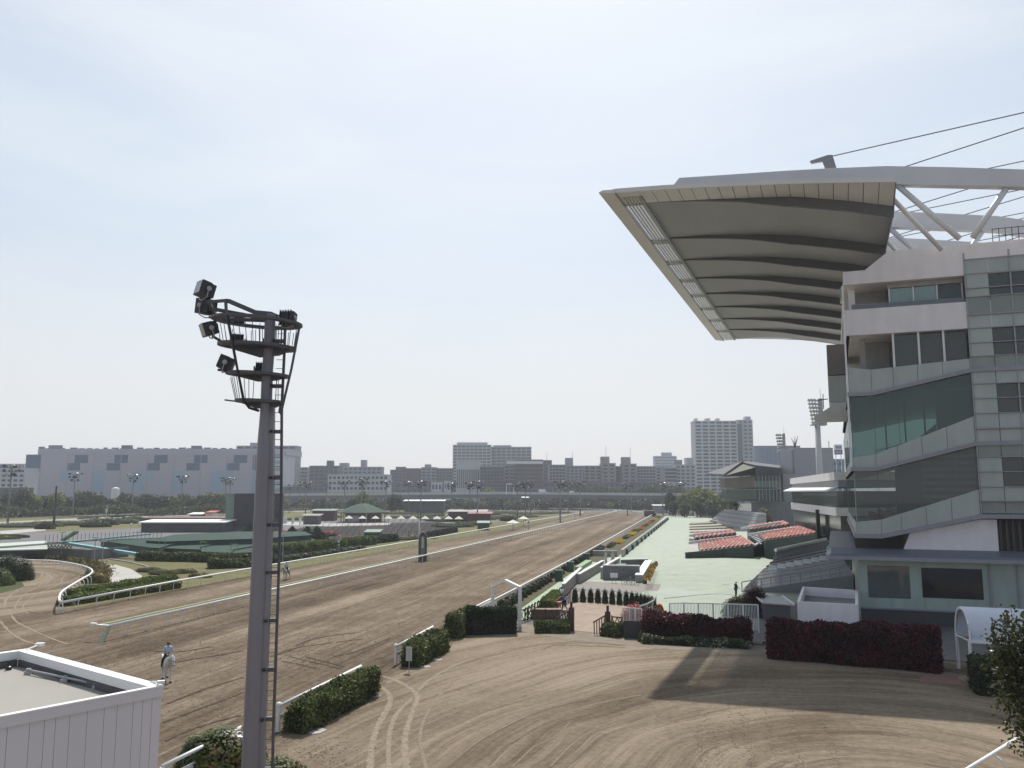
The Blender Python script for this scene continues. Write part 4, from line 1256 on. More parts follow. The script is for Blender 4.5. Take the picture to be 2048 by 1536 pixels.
def railing(name, pts, h, m, label, cat, n=None, r=0.04, mid=True, bars=0, base_tag=True, group=None):
    base = Vector((pts[0].x, pts[0].y, pts[0].z))
    t = empty(name, base, 0, label, cat, group)
    up = Vector((0, 0, h))
    MB().tube([p + up for p in pts], r, 6).build('top_rail', m, t, base=base)
    if mid:
        MB().tube([p + up * 0.5 for p in pts], r * .7, 6).build('mid_rail', m, t, base=base)
    L_ = sum((b - a).length for a, b in zip(pts[:-1], pts[1:]))
    n = n or max(2, int(L_ / 2))
    def along(s):
        d = s * L_
        for a, b in zip(pts[:-1], pts[1:]):
            l = (b - a).length
            if d <= l or b is pts[-1]:
                return a.lerp(b, min(1, d / l))
            d -= l
    for i in range(n + 1):
        p = along(i / n)
        MB().tube([p, p + up], r, 6).build('post', m, t, base=base)
    if bars:
        b = MB()
        for i in range(bars):
            p = along((i + .5) / bars)
            b.tube([p + up * .08, p + up], r * .45, 4, cap=False)
        b.build('bars', m, t, base=base)
    return t
railing('stair_handrail', [G(1484, 1181, 0.2), G(1700, 1149, 2.3)], 1.0, METAL, 'long handrail climbing the shaded grey steps', 'handrail', n=11, mid=False, r=.06)
railing('stair_handrail', [G(1548, 1122, 3.3), G(1662, 1096, 4.4)], 0.5, METAL, 'short handrail along the top wall of the shaded steps', 'handrail', n=9, mid=False, r=.05)

# ---- white flat-roofed hut, kiosk, canopy
hb = G(1596, 1248)
hut = empty('service_building', hb, 0, 'low white building with a sunken flat roof, between kiosk and grandstand', 'building')
zt = 2.9
hp = [G(1594, 1203, zt), G(1716, 1209, zt), G(1716, 1180, zt), G(1605, 1173, zt)]
def shift(p, q, k):
    return p + (q - p).normalized() * k
cen = sum(hp, Vector()) / 4
for i in range(4):
    a, b_ = hp[i], hp[(i + 1) % 4]
    n = (cen - (a + b_) / 2)
    d = (b_ - a).normalized()
    n = (n - d * n.dot(d)).normalized() * 0.22
    e = d * 0.22
    MB().hexa([Vector((a.x, a.y, 0)), Vector((b_.x, b_.y, 0)) - e, Vector((b_.x, b_.y, 0)) - e + n, Vector((a.x, a.y, 0)) + n], [a, b_ - e, b_ - e + n, a + n]).build('wall', WALLW, hut, base=hb)
ins = [shift(p, cen, 0.3) for p in hp]
MB().hexa([Vector((p.x, p.y, 1.9)) for p in ins], [Vector((p.x, p.y, 2.1)) for p in ins]).build('roof', mat('membrane_grey', (0.22, 0.22, 0.225), 0.8), hut, base=hb)
kb = G(1532, 1252)
ki = empty('kiosk', kb, 0, 'small dark kiosk with a light sloping roof beside the red hedges', 'kiosk')
kp = [G(1530, 1240, 0), G(1582, 1244, 0)]
D = DIST(kp[0])
kd = Vector((fw[0], fw[1], 0)) * 2.6
zk = ZD(D, 1207)
MB().hexa([kp[0], kp[1], kp[1] + kd, kp[0] + kd], [Vector((p.x, p.y, zk)) for p in (kp[0], kp[1], kp[1] + kd, kp[0] + kd)]).build('wall', mat('corrugated_grey', (0.12, 0.115, 0.12), 0.6, var=0.25, scale=2, streak=(9, 1, .1)), ki, base=kb)
e = (kp[1] - kp[0]).normalized() * .25
f_ = kd.normalized() * .4
rp_ = [Vector((*(kp[0] - e - f_).xy, zk)), Vector((*(kp[1] + e - f_).xy, zk)), Vector((*(kp[1] + e + kd + f_).xy, zk + .35)), Vector((*(kp[0] - e + kd + f_).xy, zk + .35))]
MB().hexa(rp_, [p + Vector((0, 0, .12)) for p in rp_]).build('roof', mat('pale_roof', (0.42, 0.41, 0.41), 0.5), ki, base=kb)
for i in (0, 1):
    a = rp_[0] if i == 0 else rp_[1]
    c = rp_[3] if i == 0 else rp_[2]
    MB().beam(a + Vector((0, 0, .16)), c + Vector((0, 0, .16)), .12, .1).build('roof_edge', WHITE, ki, base=kb)

cb = G(1915, 1336)
can = empty('barrel_canopy', cb, 0, 'white barrel-vaulted walkway canopy on posts at the right edge', 'canopy')
e1 = Vector((gv[0], gv[1], 0))
pR = G(1942, 1352)
e2 = (G(1916, 1337) - pR)
fr_w = e2.length
e2.normalize()
cenu = fr_w / 2
D1 = DIST(cb)
pL = cb
o_f = pR
o_b = pR + e2 * fr_w
z_lo, z_hi = ZD(DIST(o_f), 1282), ZD(DIST(o_f + e2 * .8), 1216)
arc = []
for i in range(13):
    t = pi * i / 12
    arc.append((cenu - (cenu + .15) * cos(t), z_lo + (z_hi - z_lo) * sin(t) ** 0.8))
Lc = 13.0
b = MB()
vs = []
for s in (0, Lc):
    for (u, z) in arc:
        vs.append(o_f + e1 * s + e2 * u + Vector((0, 0, z)))
n = len(arc)
vs2 = [v + Vector((0, 0, .06)) for v in vs]
fs2 = []
for i in range(n - 1):
    fs2 += [(i, i + 1, n + i + 1, n + i), (2 * n + i, 3 * n + i, 3 * n + i + 1, 2 * n + i + 1), (i, 2 * n + i, 2 * n + i + 1, i + 1)]
b.add(vs + vs2, fs2)
b.build('vault', mat('canopy_white', (0.62, 0.68, 0.78), 0.4, var=0.04), can, smooth=True, base=cb)
for s in (0.05, 4, 8, 12):
    MB().tube([o_f + e1 * s + e2 * u + Vector((0, 0, z - .06)) for u, z in arc], 0.07, 6).build('arch', WHITE, can, base=cb)
    for u in (0, fr_w):
        q = o_f + e1 * s + e2 * u
        MB().tube([q, q + Vector((0, 0, z_lo + .1))], 0.11, 8).build('post', WHITE, can, base=cb)
    MB().tube([o_f + e1 * s + Vector((0, 0, z_lo)), o_b + e1 * s + Vector((0, 0, z_lo))], 0.05, 6).build('tie_bar', WHITE, can, base=cb)
for u in (-.15, fr_w + .15):
    MB().beam(o_f + e2 * u + Vector((0, 0, z_lo)), o_f + e2 * u + e1 * Lc + Vector((0, 0, z_lo)), .12, .2).build('gutter', WHITE, can, base=cb)

# ---- white gate arch
ab = G(985, 1228)
arch = empty('gate_arch', ab, 0, 'white metal arch over the start of the green walkway, beside the dark hedge', 'arch')
a1 = G(985, 1232)
a2 = G(1040, 1255)
za1, za2 = ZA(a1, 1173), ZA(a2, 1175)
am = (a1 + a2) / 2
zm = ZA(am, 1161)
for p, z in ((a1, za1), (a2, za2)):
    MB().beam(p, Vector((p.x, p.y, z + .1)), .28, .28).build('post', WHITE, arch, base=ab)
MB().beam(Vector((a1.x, a1.y, za1)), Vector((am.x, am.y, zm)), .26, .22).build('arch_beam', WHITE, arch, base=ab)
MB().beam(Vector((am.x, am.y, zm)), Vector((a2.x, a2.y, za2)), .26, .22).build('arch_beam', WHITE, arch, base=ab)

# ================================================================ RUNNING RAILS
def run_rail(name, pts, h, label, step=2.6, r=0.12, curve=0.25, m=WHITE, second=None, posts=True, lean=1, maxp=95):
    base = Vector((pts[0].x, pts[0].y, 0))
    t = empty(name, base, 0, label, 'rail')
    P = [Vector((p.x, p.y, h)) for p in pts]
    MB().tube(P, r, 8).build('top_rail', m, t, smooth=True, base=base)
    if second:
        off, mm_, hh = second
        Q = []
        for i, p in enumerate(P):
            d = (P[min(i + 1, len(P) - 1)] - P[max(i - 1, 0)]).normalized()
            n = Vector((-d.y, d.x, 0))
            Q.append(Vector((p.x + n.x * off, p.y + n.y * off, hh)))
        MB().tube(Q, r * .55, 6).build('back_rail', mm_, t, base=base)
    if not posts:
        return t
    seg = [(a, b) for a, b in zip(pts[:-1], pts[1:])]
    L_ = sum((b - a).length for a, b in seg)
    n = int(L_ / step)
    rest = MB()
    for i in range(n + 1):
        d = i * step
        for a, b in seg:
            l = (b - a).length
            if d <= l:
                break
            d -= l
        p = a.lerp(b, min(1, d / l))
        dr = (b - a).normalized()
        nn = Vector((-dr.y, dr.x, 0)) * lean
        pp = [Vector((p.x, p.y, 0)) + nn * curve, Vector((p.x, p.y, h * .45)) + nn * curve, Vector((p.x, p.y, h * .78)) + nn * curve * .75, Vector((p.x, p.y, h - .03))]
        if i < maxp:
            MB().tube(pp, 0.05, 5).build('rail_post', m, t, base=base)
        else:
            rest.tube(pp, 0.045, 4)
    if rest.v:
        tag(rest.build('far_rail_posts', m, t, base=base), kind='stuff')
    return t
GRNR = mat('pale_green_rail', (0.42, 0.52, 0.25), 0.5)
cpts = [Vector((-46.9, 61.8, 0)), Vector((-46.2, 100, 0)), Vector((-45.5, 150, 0)), Vector((-44.4, 260, 0)), Vector((-43.4, 380, 0)), Vector((-43, 478, 0)), Vector((-46, 500, 0))]
cr_ = run_rail('running_rail', cpts, 1.15, 'white running rail with pale green back rail, down the middle of the sand', second=(0.9, GRNR, 1.2), lean=1)
base = Vector((-46.9, 61.8, 0))
MB().tube([Vector((-46.9, 61.8, 1.15)), Vector((-47.5, 61.3, 1.25)), Vector((-48, 61.5, 1.28))], .09, 8).build('rail_end', WHITE, cr_, base=base)
MB().box(-48.35, -47.85, 61.3, 61.6, 1.18, 1.4).build('end_box', WHITE, cr_, base=base)
MB().hexa([Vector((-47.3, 61.0, 0)), Vector((-46.8, 61.0, 0)), Vector((-46.8, 61.3, 0)), Vector((-47.3, 61.3, 0))], [Vector((-46.98, 61.7, 1.1)), Vector((-46.8, 61.7, 1.1)), Vector((-46.8, 61.95, 1.1)), Vector((-46.98, 61.95, 1.1))]).build('end_brace', mat('pale_green', (0.42, 0.46, 0.33), 0.6), cr_, base=base)
lp = [G(122, 1205, 1.1), G(355, 1161.5, 1.1), G(500, 1137, 1.1), G(880, 1073, 1.1), G(1167, 1024.5, 1.1)]
run_rail('running_rail', [Vector((p.x, p.y, 0)) for p in lp], 1.1, 'white running rail along the grass edge of the infield', step=2.9, lean=1)
lo = spline([G(x, y, 1.15) for x, y in [(119, 1203), (119, 1192), (128, 1180), (160, 1160), (183, 1146), (180, 1137), (155, 1129), (110, 1122), (60, 1120), (0, 1116), (-80, 1112)]], 5)
run_rail('running_rail', [Vector((p.x, p.y, 0)) for p in lo], 1.15, 'white curved rail round the end of the small sand loop', step=2.6, lean=-1, curve=.35)
rr = [G(960, 1215, 1.1), G(1043, 1171.5, 1.1), G(1141, 1120, 1.1), G(1175, 1102, 1.1), G(1235, 1068, 1.1), G(1311, 1025, 1.1)]
run_rail('running_rail', [Vector((p.x, p.y, 0)) for p in rr], 1.1, 'white running rail between the sand and the flower beds', step=2.4, lean=1, curve=.15)
# far rails beyond the infield
for i, l in enumerate([[(0, 1037), (240, 1029), (460, 1020), (700, 1012), (900, 1011)], [(0, 1046.5), (240, 1035.5), (460, 1028), (700, 1018)], [(1000, 1016), (1150, 1017), (1235, 1019.5), (1310, 1026)]]):
    z = [1.2, 1.1, 1.2][i]
    run_rail('far_rail', [Vector((*G(x, y, z).xy, 0)) for x, y in l], z, ['dark hedged outer rail beyond the pale back straight', 'white rail on the near side of the pale back straight', 'rail round the far bend of the course'][i], posts=False, r=.13, m=[mat('rail_dull', (0.4, 0.4, 0.38), 0.6), WHITE, WHITE][i])

# ---- rail segments beside the yard with hedges
def gate_rail(a, b_, label, h=1.25, endknob=True):
    base = Vector((a.x, a.y, 0))
    t = empty('yard_rail', base, 0, label, 'rail', None)
    up = Vector((0, 0, h))
    MB().tube([a + up, b_ + up], .085, 10).build('top_rail', WHITE, t, smooth=True, base=base)
    n = max(2, int((b_ - a).length / 3))
    for i in range(n + 1):
        p = a.lerp(b_, i / n)
        MB().tube([p, p + up * .98], .07 if i else .1, 8).build('post', WHITE, t, base=base)
    MB().beam(a + up * .55, b_ + up * .55, .05, .22).build('mid_board', WHITE, t, base=base)
    if endknob:
        MB().lathe(a + up, [(0.02, -.1), (.13, -.02), (.15, .08), (.1, .17), (.02, .2)], 10).build('end_knob', WHITE, t, smooth=True, base=base)
    return t
def gr(px, py, z=1.25):
    p = G(px, py, z)
    return Vector((p.x, p.y, 0))
gate_rail(gr(325, 1533), gr(482, 1455), 'white yard rail nearest the camera, behind the russet bush', endknob=False)
gate_rail(gr(558, 1412), gr(722, 1332), 'white yard rail behind the second hedge from the camera')
gate_rail(gr(792, 1293), gr(866, 1253), 'white yard rail behind the third hedge, with a small sign')
gate_rail(gr(893, 1243), gr(985, 1196), 'white yard rail behind the dark hedge by the arch')
ca, cb2 = gr(2032, 1478), gr(1900, 1560)
t = empty('yard_rail', ca, 0, 'white rail crossing the bottom right corner under the tree', 'rail')
MB().tube([ca + Vector((0, 0, 1.25)), cb2 + Vector((0, 0, 1.25))], .075, 10).build('top_rail', WHITE, t, smooth=True, base=ca)
for q in (.0, .38, .8):
    p = ca.lerp(cb2, q)
    MB().tube([p + Vector((.45, -.25, 0)), p + Vector((.42, -.2, .6)), p + Vector((.25, -.1, 1.0)), p + Vector((0, 0, 1.2))], .05, 6).build('post', WHITE, t, base=ca)
hedge('hedge', G(592, 1466), G(740, 1388), 1.1, 1.4, 1.4, .12, 330, L_HEDGE, 'long dark clipped hedge left of the tyre tracks', seed=11, rough=.14, wob=.09)
hedge('hedge', G(822, 1334), G(882, 1300), 1.1, 1.45, 1.5, .13, 300, L_HEDGE, 'short hedge with a pale sign at its end, third from the camera', seed=12, rough=.17, wob=.12)
hedge('hedge', G(905, 1277), G(945, 1252), 1.2, 1.8, 1.7, .14, 260, L_HEDGE, 'low hedge along the rail, left end of the dark corner hedge', seed=13, rough=.14)
hedge('hedge', G(934, 1268), G(1030, 1266), 1.3, 2.2, 2.15, .13, 300, L_DARK, 'dark square hedge facing the yard beside the white arch', seed=14, rough=.1)
hedge('hedge', G(1072, 1264), G(1136, 1264), 1.6, .9, .85, .13, 300, L_HEDGE, 'low green hedge in front of the lattice fence', seed=15, rough=.08)
hedge('hedge', G(1212, 1270), G(1243, 1274), 1.5, 1.0, 1.0, .13, 260, L_HEDGE, 'small green hedge right of the brown gate post', seed=16, rough=.08)
bush('flowering_bush', G(445, 1540), 2.0, 2.0, 1.75, .13, 3600, L_MIX, 'green and russet bush at the foot of the near mast', 'bush', seed=21)
bush('flowering_bush', G(408, 1545), 1.3, 1.3, 1.65, .12, 2200, L_HEDGE, 'small dark green bush against the nearest yard rail', 'bush', seed=22)
bush('flowering_bush', G(552, 1585), 1.4, 1.4, 1.35, .12, 2000, L_MIX, 'russet bush right of the mast ladder', 'bush', seed=23)
for i, (px, py, s) in enumerate([(745, 1392, .5), (630, 1463, .6), (850, 1334, .4), (872, 1320, .5)]):
    c = G(px, py)
    b = MB()
    r0 = random.Random(i)
    b.prism([(c.x + s * cos(t) * (.8 + .4 * r0.random()), c.y + s * .9 * sin(t) * (.8 + .4 * r0.random())) for t in [2 * pi * k / 9 for k in range(9)]], 0.0, 0.05)
    tag(b.build('stepping_stone', PALE, base=c), ['pale slab at the near end of the long dark hedge', 'pale slab in front of the long dark hedge', 'small pale stone at the foot of the short hedge', 'pale kerb stone right of the short hedge'][i], 'paving slab')
# small sign in the third hedge
sb = G(818, 1345)
sg = empty('hedge_sign', sb, 0, 'small pale notice on the end of the short hedge', 'sign')
MB().tube([sb, sb + Vector((0, 0, 1.5))], .03, 6).build('post', METAL, sg, base=sb)
MB().beam(sb + Vector((-.02, 0, .75)), sb + Vector((-.02, 0, 1.65)), .42, .04).build('panel', mat('sign_pale', (0.5, 0.5, 0.48), 0.6, var=.25, scale=9), sg, base=sb)

# ---- hedges round the paddock gate
hedge('red_hedge', G(1290, 1278), G(1500, 1288), 1.9, 1.95, 1.8, .13, 260, L_RED, 'long dark red hedge with white flowers at its foot, left of the block hedge', seed=31, rough=.16, wob=.1)
hedge('red_hedge', G(1543, 1312), G(1880, 1341), 2.4, 2.45, 2.75, .14, 250, L_RED, 'tall block-shaped dark red hedge in the shade, left of the canopy', seed=32, rough=.14, wob=.08)
hedge('flowering_hedge', G(1287, 1286), G(1500, 1297), .8, .55, .5, .13, 330, L_WHT, 'low white-flowering edging at the foot of the red hedge', seed=33, rough=.1)
bush('flowering_bush', G(1288, 1283), .55, .55, .85, .12, 900, L_WHT, 'white flowering bush at the left end of the red hedge', seed=34)
bush('red_bush', G(1268, 1262), 1.3, 1.3, 2.3, .13, 2200, L_REDB, 'bright red bush rising behind the white corner railing', seed=35)
bush('red_bush', G(1300, 1262), 1.6, 1.2, 2.15, .13, 2200, L_RED, 'dark red bush where the long red hedge begins', seed=36)
bush('red_bush', G(1512, 1232), 1.5, 1.6, 2.9, .14, 2600, L_RED, 'round dark red bush left of the kiosk', seed=37)
bush('olive_bush', G(1478, 1232), 1.7, 1.4, 1.9, .14, 2400, L_OLIVE, 'olive green bush left of the round red bush', seed=38)
hedge('hedge', G(1950, 1384), G(2060, 1390), 1.8, 2.0, 2.2, .14, 240, L_DARK, 'very dark hedge block below the barrel canopy', seed=40, rough=.12)
railing('white_railing', [G(1340, 1262), G(1400, 1262), G(1518, 1266)], 2.35, WHITE, 'white barred railing behind the long red hedge', 'railing', n=6, mid=False, bars=60, r=.05)
railing('white_railing', [G(1247, 1272) , G(1284, 1274)], 2.3, WHITE, 'white barred railing section round the corner of the brick paddock', 'railing', n=3, mid=False, bars=14, r=.05)
cp_ = G(1246, 1277)
tag(MB().obox(cp_ + Vector((1.0, .1, .72)), (1.9, .1, 1.4)).build('dark_fence_panel', BLACK, base=cp_), 'dark mesh panel below the white corner railing', 'fence')
# arc of clipped columns along the back of the brick paddock, on white trellis
arcp = spline([G(x, y) for x, y in [(1146, 1203), (1180, 1204), (1220, 1207), (1260, 1211), (1290, 1218), (1305, 1224), (1308, 1232)]], 6)
tl_ = [0]
for a, b_ in zip(arcp[:-1], arcp[1:]):
    tl_.append(tl_[-1] + (b_ - a).length)
def onarc(s):
    d = s * tl_[-1]
    for i in range(len(arcp) - 1):
        if d <= tl_[i + 1]:
            return arcp[i].lerp(arcp[i + 1], (d - tl_[i]) / (tl_[i + 1] - tl_[i]))
    return arcp[-1]
tb = arcp[0].copy()
tre = empty('trellis_fence', tb, 0, 'curved white trellis fence at the back of the brick paddock', 'fence')
for i in range(22):
    a, b_ = onarc(i / 22), onarc((i + 1) / 22)
    k = MB()
    for (p0, z0, p1, z1) in ((a, .35, b_, 1.3), (a, 1.3, b_, .35), (a, 1.35, b_, 1.35), (a, .3, b_, .3)):
        k.beam(p0 + Vector((0, 0, z0)), p1 + Vector((0, 0, z1)), .03, .06)
    k.build('lattice', WHITE, tre, base=tb)
for i in range(17):
    p = onarc((i + .3) / 17) + Vector((0, -.25, 0))
    bush('clipped_column', p, .36, .36, 1.65, .11, 420, L_DARK, '%s clipped green column from the left along the curved trellis' % ordn(i + 1), 'shrub', 'clipped green columns along the curved trellis', seed=50 + i)
railing('curved_handrail', [G(x, y) + Vector((0, 0, 0)) for x, y in [(1312, 1222), (1309, 1232), (1296, 1240), (1278, 1247)]], 1.5, METAL, 'pale curved handrail at the right end of the clipped columns', 'handrail', n=4, mid=False, r=.07)
bush('flower_pot', G(1318, 1221), .5, .5, .7, .12, 500, L_ORA, 'orange flowers outside the curved handrail', 'flowers', seed=70)
# brown lattice fences and gate posts
def lattice(a, b_, h, label, seg=2):
    base = a.copy()
    t = empty('lattice_fence', base, 0, label, 'fence')
    for i in range(seg):
        p, q = a.lerp(b_, i / seg), a.lerp(b_, (i + 1) / seg)
        k = MB()
        for (z0, z1) in ((h, h), (.15, .15)):
            k.beam(p + Vector((0, 0, z0)), q + Vector((0, 0, z1)), .05, .1)
        k.build('frame', BROWNW, t, base=base)
        k = MB()
        for u in (0, .5):
            pa, pb = p.lerp(q, u), p.lerp(q, u + .5)
            k.beam(pa + Vector((0, 0, .15)), pb + Vector((0, 0, h)), .04, .07)
            k.beam(pa + Vector((0, 0, h)), pb + Vector((0, 0, .15)), .04, .07)
        k.build('lattice', BROWNW, t, base=base)
    for i in range(seg + 1):
        p = a.lerp(b_, i / seg)
        MB().beam(p, p + Vector((0, 0, h + .12)), .1, .1).build('post', BROWNW, t, base=base)
    return t
lattice(G(1068, 1250), G(1138, 1253), 1.35, 'brown lattice fence behind the low green hedge', 3)
lattice(G(1224, 1266), G(1246, 1268), 1.35, 'short brown lattice fence right of the paddock gate', 1)
lattice(G(1040, 1246), G(1070, 1236), 1.1, 'brown lattice fence at the end of the green walkway', 2)
for i, (px, py, yt) in enumerate([(1143, 1262, 1203), (1216, 1268, 1211)]):
    c = G(px, py)
    zt = ZA(c, yt)
    t = empty('gate_post', c, 0, ['thick brown gate post left of the brick opening', 'thick brown gate post right of the brick opening'][i], 'gate post')
    MB().box(c.x - .22, c.x + .22, c.y - .2, c.y + .2, 0, zt - .5).build('post', BROWNW, t, base=c)
    MB().box(c.x - .1, c.x + .1, c.y - .1, c.y + .1, zt - .5, zt).build('finial', BROWNW, t, base=c)
    s = -1
    k = MB()
    for j in range(5):
        k.box(c.x - .3 - j * .2, c.x - .22 - j * .2, c.y - .45 - j * .12, c.y - .38 - j * .12, 0.1, zt - .75 - j * .12)
    k.beam(Vector((c.x - .2, c.y - .4, zt - .8)), Vector((c.x - 1.15, c.y - .9, zt - 1.3)), .06, .1)
    k.build('gate_leaf', BROWNW, t, base=c)
# green hedge box, timber fences, red post heads along the green walkway
hedge('hedge', G(1092, 1222), G(1116, 1200), 1.3, 1.1, 1.1, .12, 300, L_LIME, 'lime green clipped box between walkway and paddock gate', seed=81, rough=.07)
wb_ = G(1070, 1243)
rs = MB()
pl_ = [G(x, y) for x, y in [(1050, 1240), (1075, 1225), (1100, 1207), (1125, 1192)]]
t = empty('post_fence', pl_[0], 0, 'row of short timber posts with dark red heads along the green walkway', 'fence')
for i in range(12):
    p = pl_[0].lerp(pl_[1], i / 4) if i < 4 else (pl_[1].lerp(pl_[2], (i - 4) / 4) if i < 8 else pl_[2].lerp(pl_[3], (i - 8) / 4))
    MB().tube([p, p + Vector((0, 0, .95))], .07, 6).tube([p + Vector((0, 0, .9)), p + Vector((.12, 0, 1.15))], .1, 6).build('post', BROWNW, t, base=pl_[0])
MB().beam(pl_[0] + Vector((0, 0, .5)), pl_[3] + Vector((0, 0, .5)), .06, .12).build('rail', BROWNW, t, base=pl_[0])
t = empty('timber_bench', G(1068, 1236), 0, 'low curved timber seat beside the lattice fence', 'bench')
MB().obox(G(1092, 1236) + Vector((0, 0, .8)), (3.0, 1.1, .12), .25).obox(G(1092, 1236) + Vector((0, 0, .4)), (2.7, .8, .7), .25).build('seat', mat('timber_brown', (0.17, 0.11, 0.075), 0.7, var=.3), t, base=G(1068, 1236))
railing('timber_handrail', [G(1108, 1229), G(1122, 1216), G(1140, 1204)], 1.15, BROWNW, 'dark timber handrail leading to the paddock gate', 'handrail', n=9, mid=True, r=.05)
# stair well with white-edged concrete walls and planters
sw = G(1165, 1172)
stw = empty('stairwell', sw, 0, 'sunken stair with concrete walls, planters and white copings on the plaza', 'stairwell')
def cwall(a, b_, h, th, m=CONC, cap=True, name='wall'):
    d = (b_ - a).normalized()
    n = Vector((-d.y, d.x, 0)) * th
    up = Vector((0, 0, h))
    MB().hexa([a, b_, b_ + n, a + n], [a + up, b_ + up, b_ + n + up, a + n + up]).build(name, m, stw, base=sw)
    wl_ = [c for c in stw.children if c.name.startswith('wall')][-1]
    if cap:
        u2, u3 = Vector((0, 0, h + .003)), Vector((0, 0, h + .13))
        a2, b2 = a - n * .1 - d * .05, b_ - n * .1 + d * .05
        MB().hexa([a2 + u2, b2 + u2, b2 + n * 1.2 + u2, a2 + n * 1.2 + u2], [a2 + u3, b2 + u3, b2 + n * 1.2 + u3, a2 + n * 1.2 + u3]).build('coping', WHITE, wl_, base=sw)
cwall(G(1130, 1192), G(1164, 1156), 1.3, .35)
cwall(G(1160, 1168), G(1208, 1138), 1.2, .35)
cwall(G(1206, 1160), G(1280, 1161), 1.9, .4, CONCD)
cwall(G(1206, 1158), G(1240, 1136), 1.5, .35)
cwall(G(1285, 1166), G(1303, 1134), .95, .9, CONC)
cwall(G(1244, 1136), G(1296, 1134), 1.2, .4, CONCD)
MB().obox(G(1232, 1141) + Vector((0, 0, .5)), (3.0, 2.6, 1.0)).build('hedge_box', GREENP, stw, base=sw)
a = G(1283, 1162, 1.0); b_ = G(1302, 1128, 1.0)
fp = [a.lerp(b_, random.Random(i).random()) + Vector((random.Random(i + 5).uniform(.2, 1.1), 0, random.Random(i + 9).uniform(.02, .3))) for i in range(900)]
tag(leaf_mesh('planter_flowers', [tuple(p) for p in fp], .15, leaf_mat('planter_mix', [(0.05, 0.07, 0.02), (0.12, 0.12, 0.03), (0.45, 0.2, 0.03), (0.6, 0.33, 0.05)]), seed=4), 'orange and yellow flowers in the long planter by the sunken stair', 'flowers')
for i in range(4):
    p = G(1290 + i * 7.5, 1168 - i * 12)
    tag(MB().lathe(p, [(.25, 0), (.3, .3), (.22, .75), (.05, .8)], 8).build('green_bollard', GREENP, base=p), ['nearest', 'second', 'third', 'farthest'][i] + ' dark green bollard beside the flower planter', 'bollard', 'green bollards beside the planter')
for i, (px, py, s) in enumerate([(1226, 1134, 1.0), (1212, 1132, .7)]):
    p = G(px, py)
    t = empty('statue', p, 0, ['larger pale statue on a plinth beside the sunken stair', 'smaller pale pillar statue left of the larger one'][i], 'statue')
    MB().lathe(p, [(.45 * s, 0), (.45 * s, .35), (.3 * s, .4), (.28 * s, .8), (.4 * s, .85)], 10).build('plinth', PALE, t, base=p)
    MB().lathe(p, [(.25 * s, .86), (.34 * s, 1.2), (.24 * s, 1.6), (.36 * s, 2.0), (.14 * s, 2.25), (.2 * s, 2.5), (.04, 2.7)], 10).build('figure', mat('statue_stone', (0.5, 0.49, 0.47), 0.7), t, smooth=True, base=p)
p = G(1228, 1167)
t = empty('notice_board', p, 0, 'small white notice board on legs in front of the sunken stair', 'sign')
MB().box(p.x - .5, p.x + .5, p.y, p.y + .05, .75, 1.35).build('board', WHITE, t, base=p)
for s in (-.3, .3):
    MB().tube([p + Vector((s, 0, 0)), p + Vector((s * .4, 0, .75))], .03, 5).build('leg', METAL, t, base=p)
# bicycle, leaning
def bicycle(p, rz, label):
    t = empty('bicycle', p, rz, label, 'bicycle', 'bicycles parked by the sunken stair')
    for x in (-.52, .52):
        b = MB()
        b.tube([(x + .33 * cos(2 * pi * k / 16), 0, .34 + .33 * sin(2 * pi * k / 16)) for k in range(17)], .022, 5)
        for k in range(6):
            b.tube([(x, 0, .34), (x + .32 * cos(pi * k / 3), 0, .34 + .32 * sin(pi * k / 3))], .006, 3)
        b.build('wheel', BLACK, t)
    fr = MB()
    for a, c in (((-.52, 0, .34), (-.12, 0, .32)), ((-.12, 0, .32), (-.22, 0, .82)), ((-.52, 0, .34), (-.2, 0, .72)), ((-.12, 0, .32), (.38, 0, .74)), ((-.2, 0, .74), (.38, 0, .82)), ((.38, 0, .9), (.52, 0, .34))):
        fr.tube([a, c], .022, 5)
    fr.build('frame', METAL, t)
    MB().tube([(.3, -.25, .98), (.4, 0, .95), (.3, .25, .98)], .02, 5).build('handlebar', METAL, t)
    MB().box(-.36, -.08, -.08, .08, .84, .9).build('saddle', BLACK, t)
    return t
bicycle(G(1256, 1170), .2, 'left of two bicycles parked in front of the sunken stair wall')
bicycle(G(1266, 1171), -.3, 'right of two bicycles parked in front of the sunken stair wall')
# round bushes, bins, planting bed along the rail
k = 0
for i in range(17):
    q = i / 16
    p = G(1008, 1214).lerp(G(1135, 1138), q)
    if i in (10, 14):
        continue
    k += 1
    r0 = random.Random(i)
    bush('round_bush', p, .85 + .15 * r0.random(), .95, .85, .13, 620, L_DARK, '%s round dark bush from the arch, along the sand rail' % ordn(k), 'bush', 'round bushes between the rail and the green walkway', seed=100 + i)
for i in range(14):
    q = i / 13
    p = G(1150, 1128).lerp(G(1200, 1098), q)
    bush('round_bush', p, 1.0, 1.2, .9, .16, 330, L_DARK, '%s round dark bush from the near end of the far bed row' % ordn(i + 1), 'bush', 'round bushes along the flower beds', seed=130 + i)
for i, (px, py) in enumerate([(1118, 1162), (1141, 1143), (1173, 1124)]):
    p = G(px, py)
    tag(MB().box(p.x - .5, p.x + .5, p.y - .4, p.y + .4, 0, 1.35).box(p.x - .56, p.x + .56, p.y - .46, p.y + .46, 1.352, 1.46).build('green_bin', GREENP, base=p), ['nearest', 'middle', 'farthest'][i] + ' dark green box in the row of round bushes by the rail', 'bin', 'green boxes by the rail')
p = G(1166, 1138)
tag(MB().prism([tuple(G(x, y).xy) for x, y in [(1150, 1141), (1162, 1141), (1184, 1127), (1172, 1126)]], 0, .55).build('green_platform', mat('pale_green_box', (0.20, 0.30, 0.16), 0.7), base=None), 'low green platform on the walkway beside the stair', 'platform')
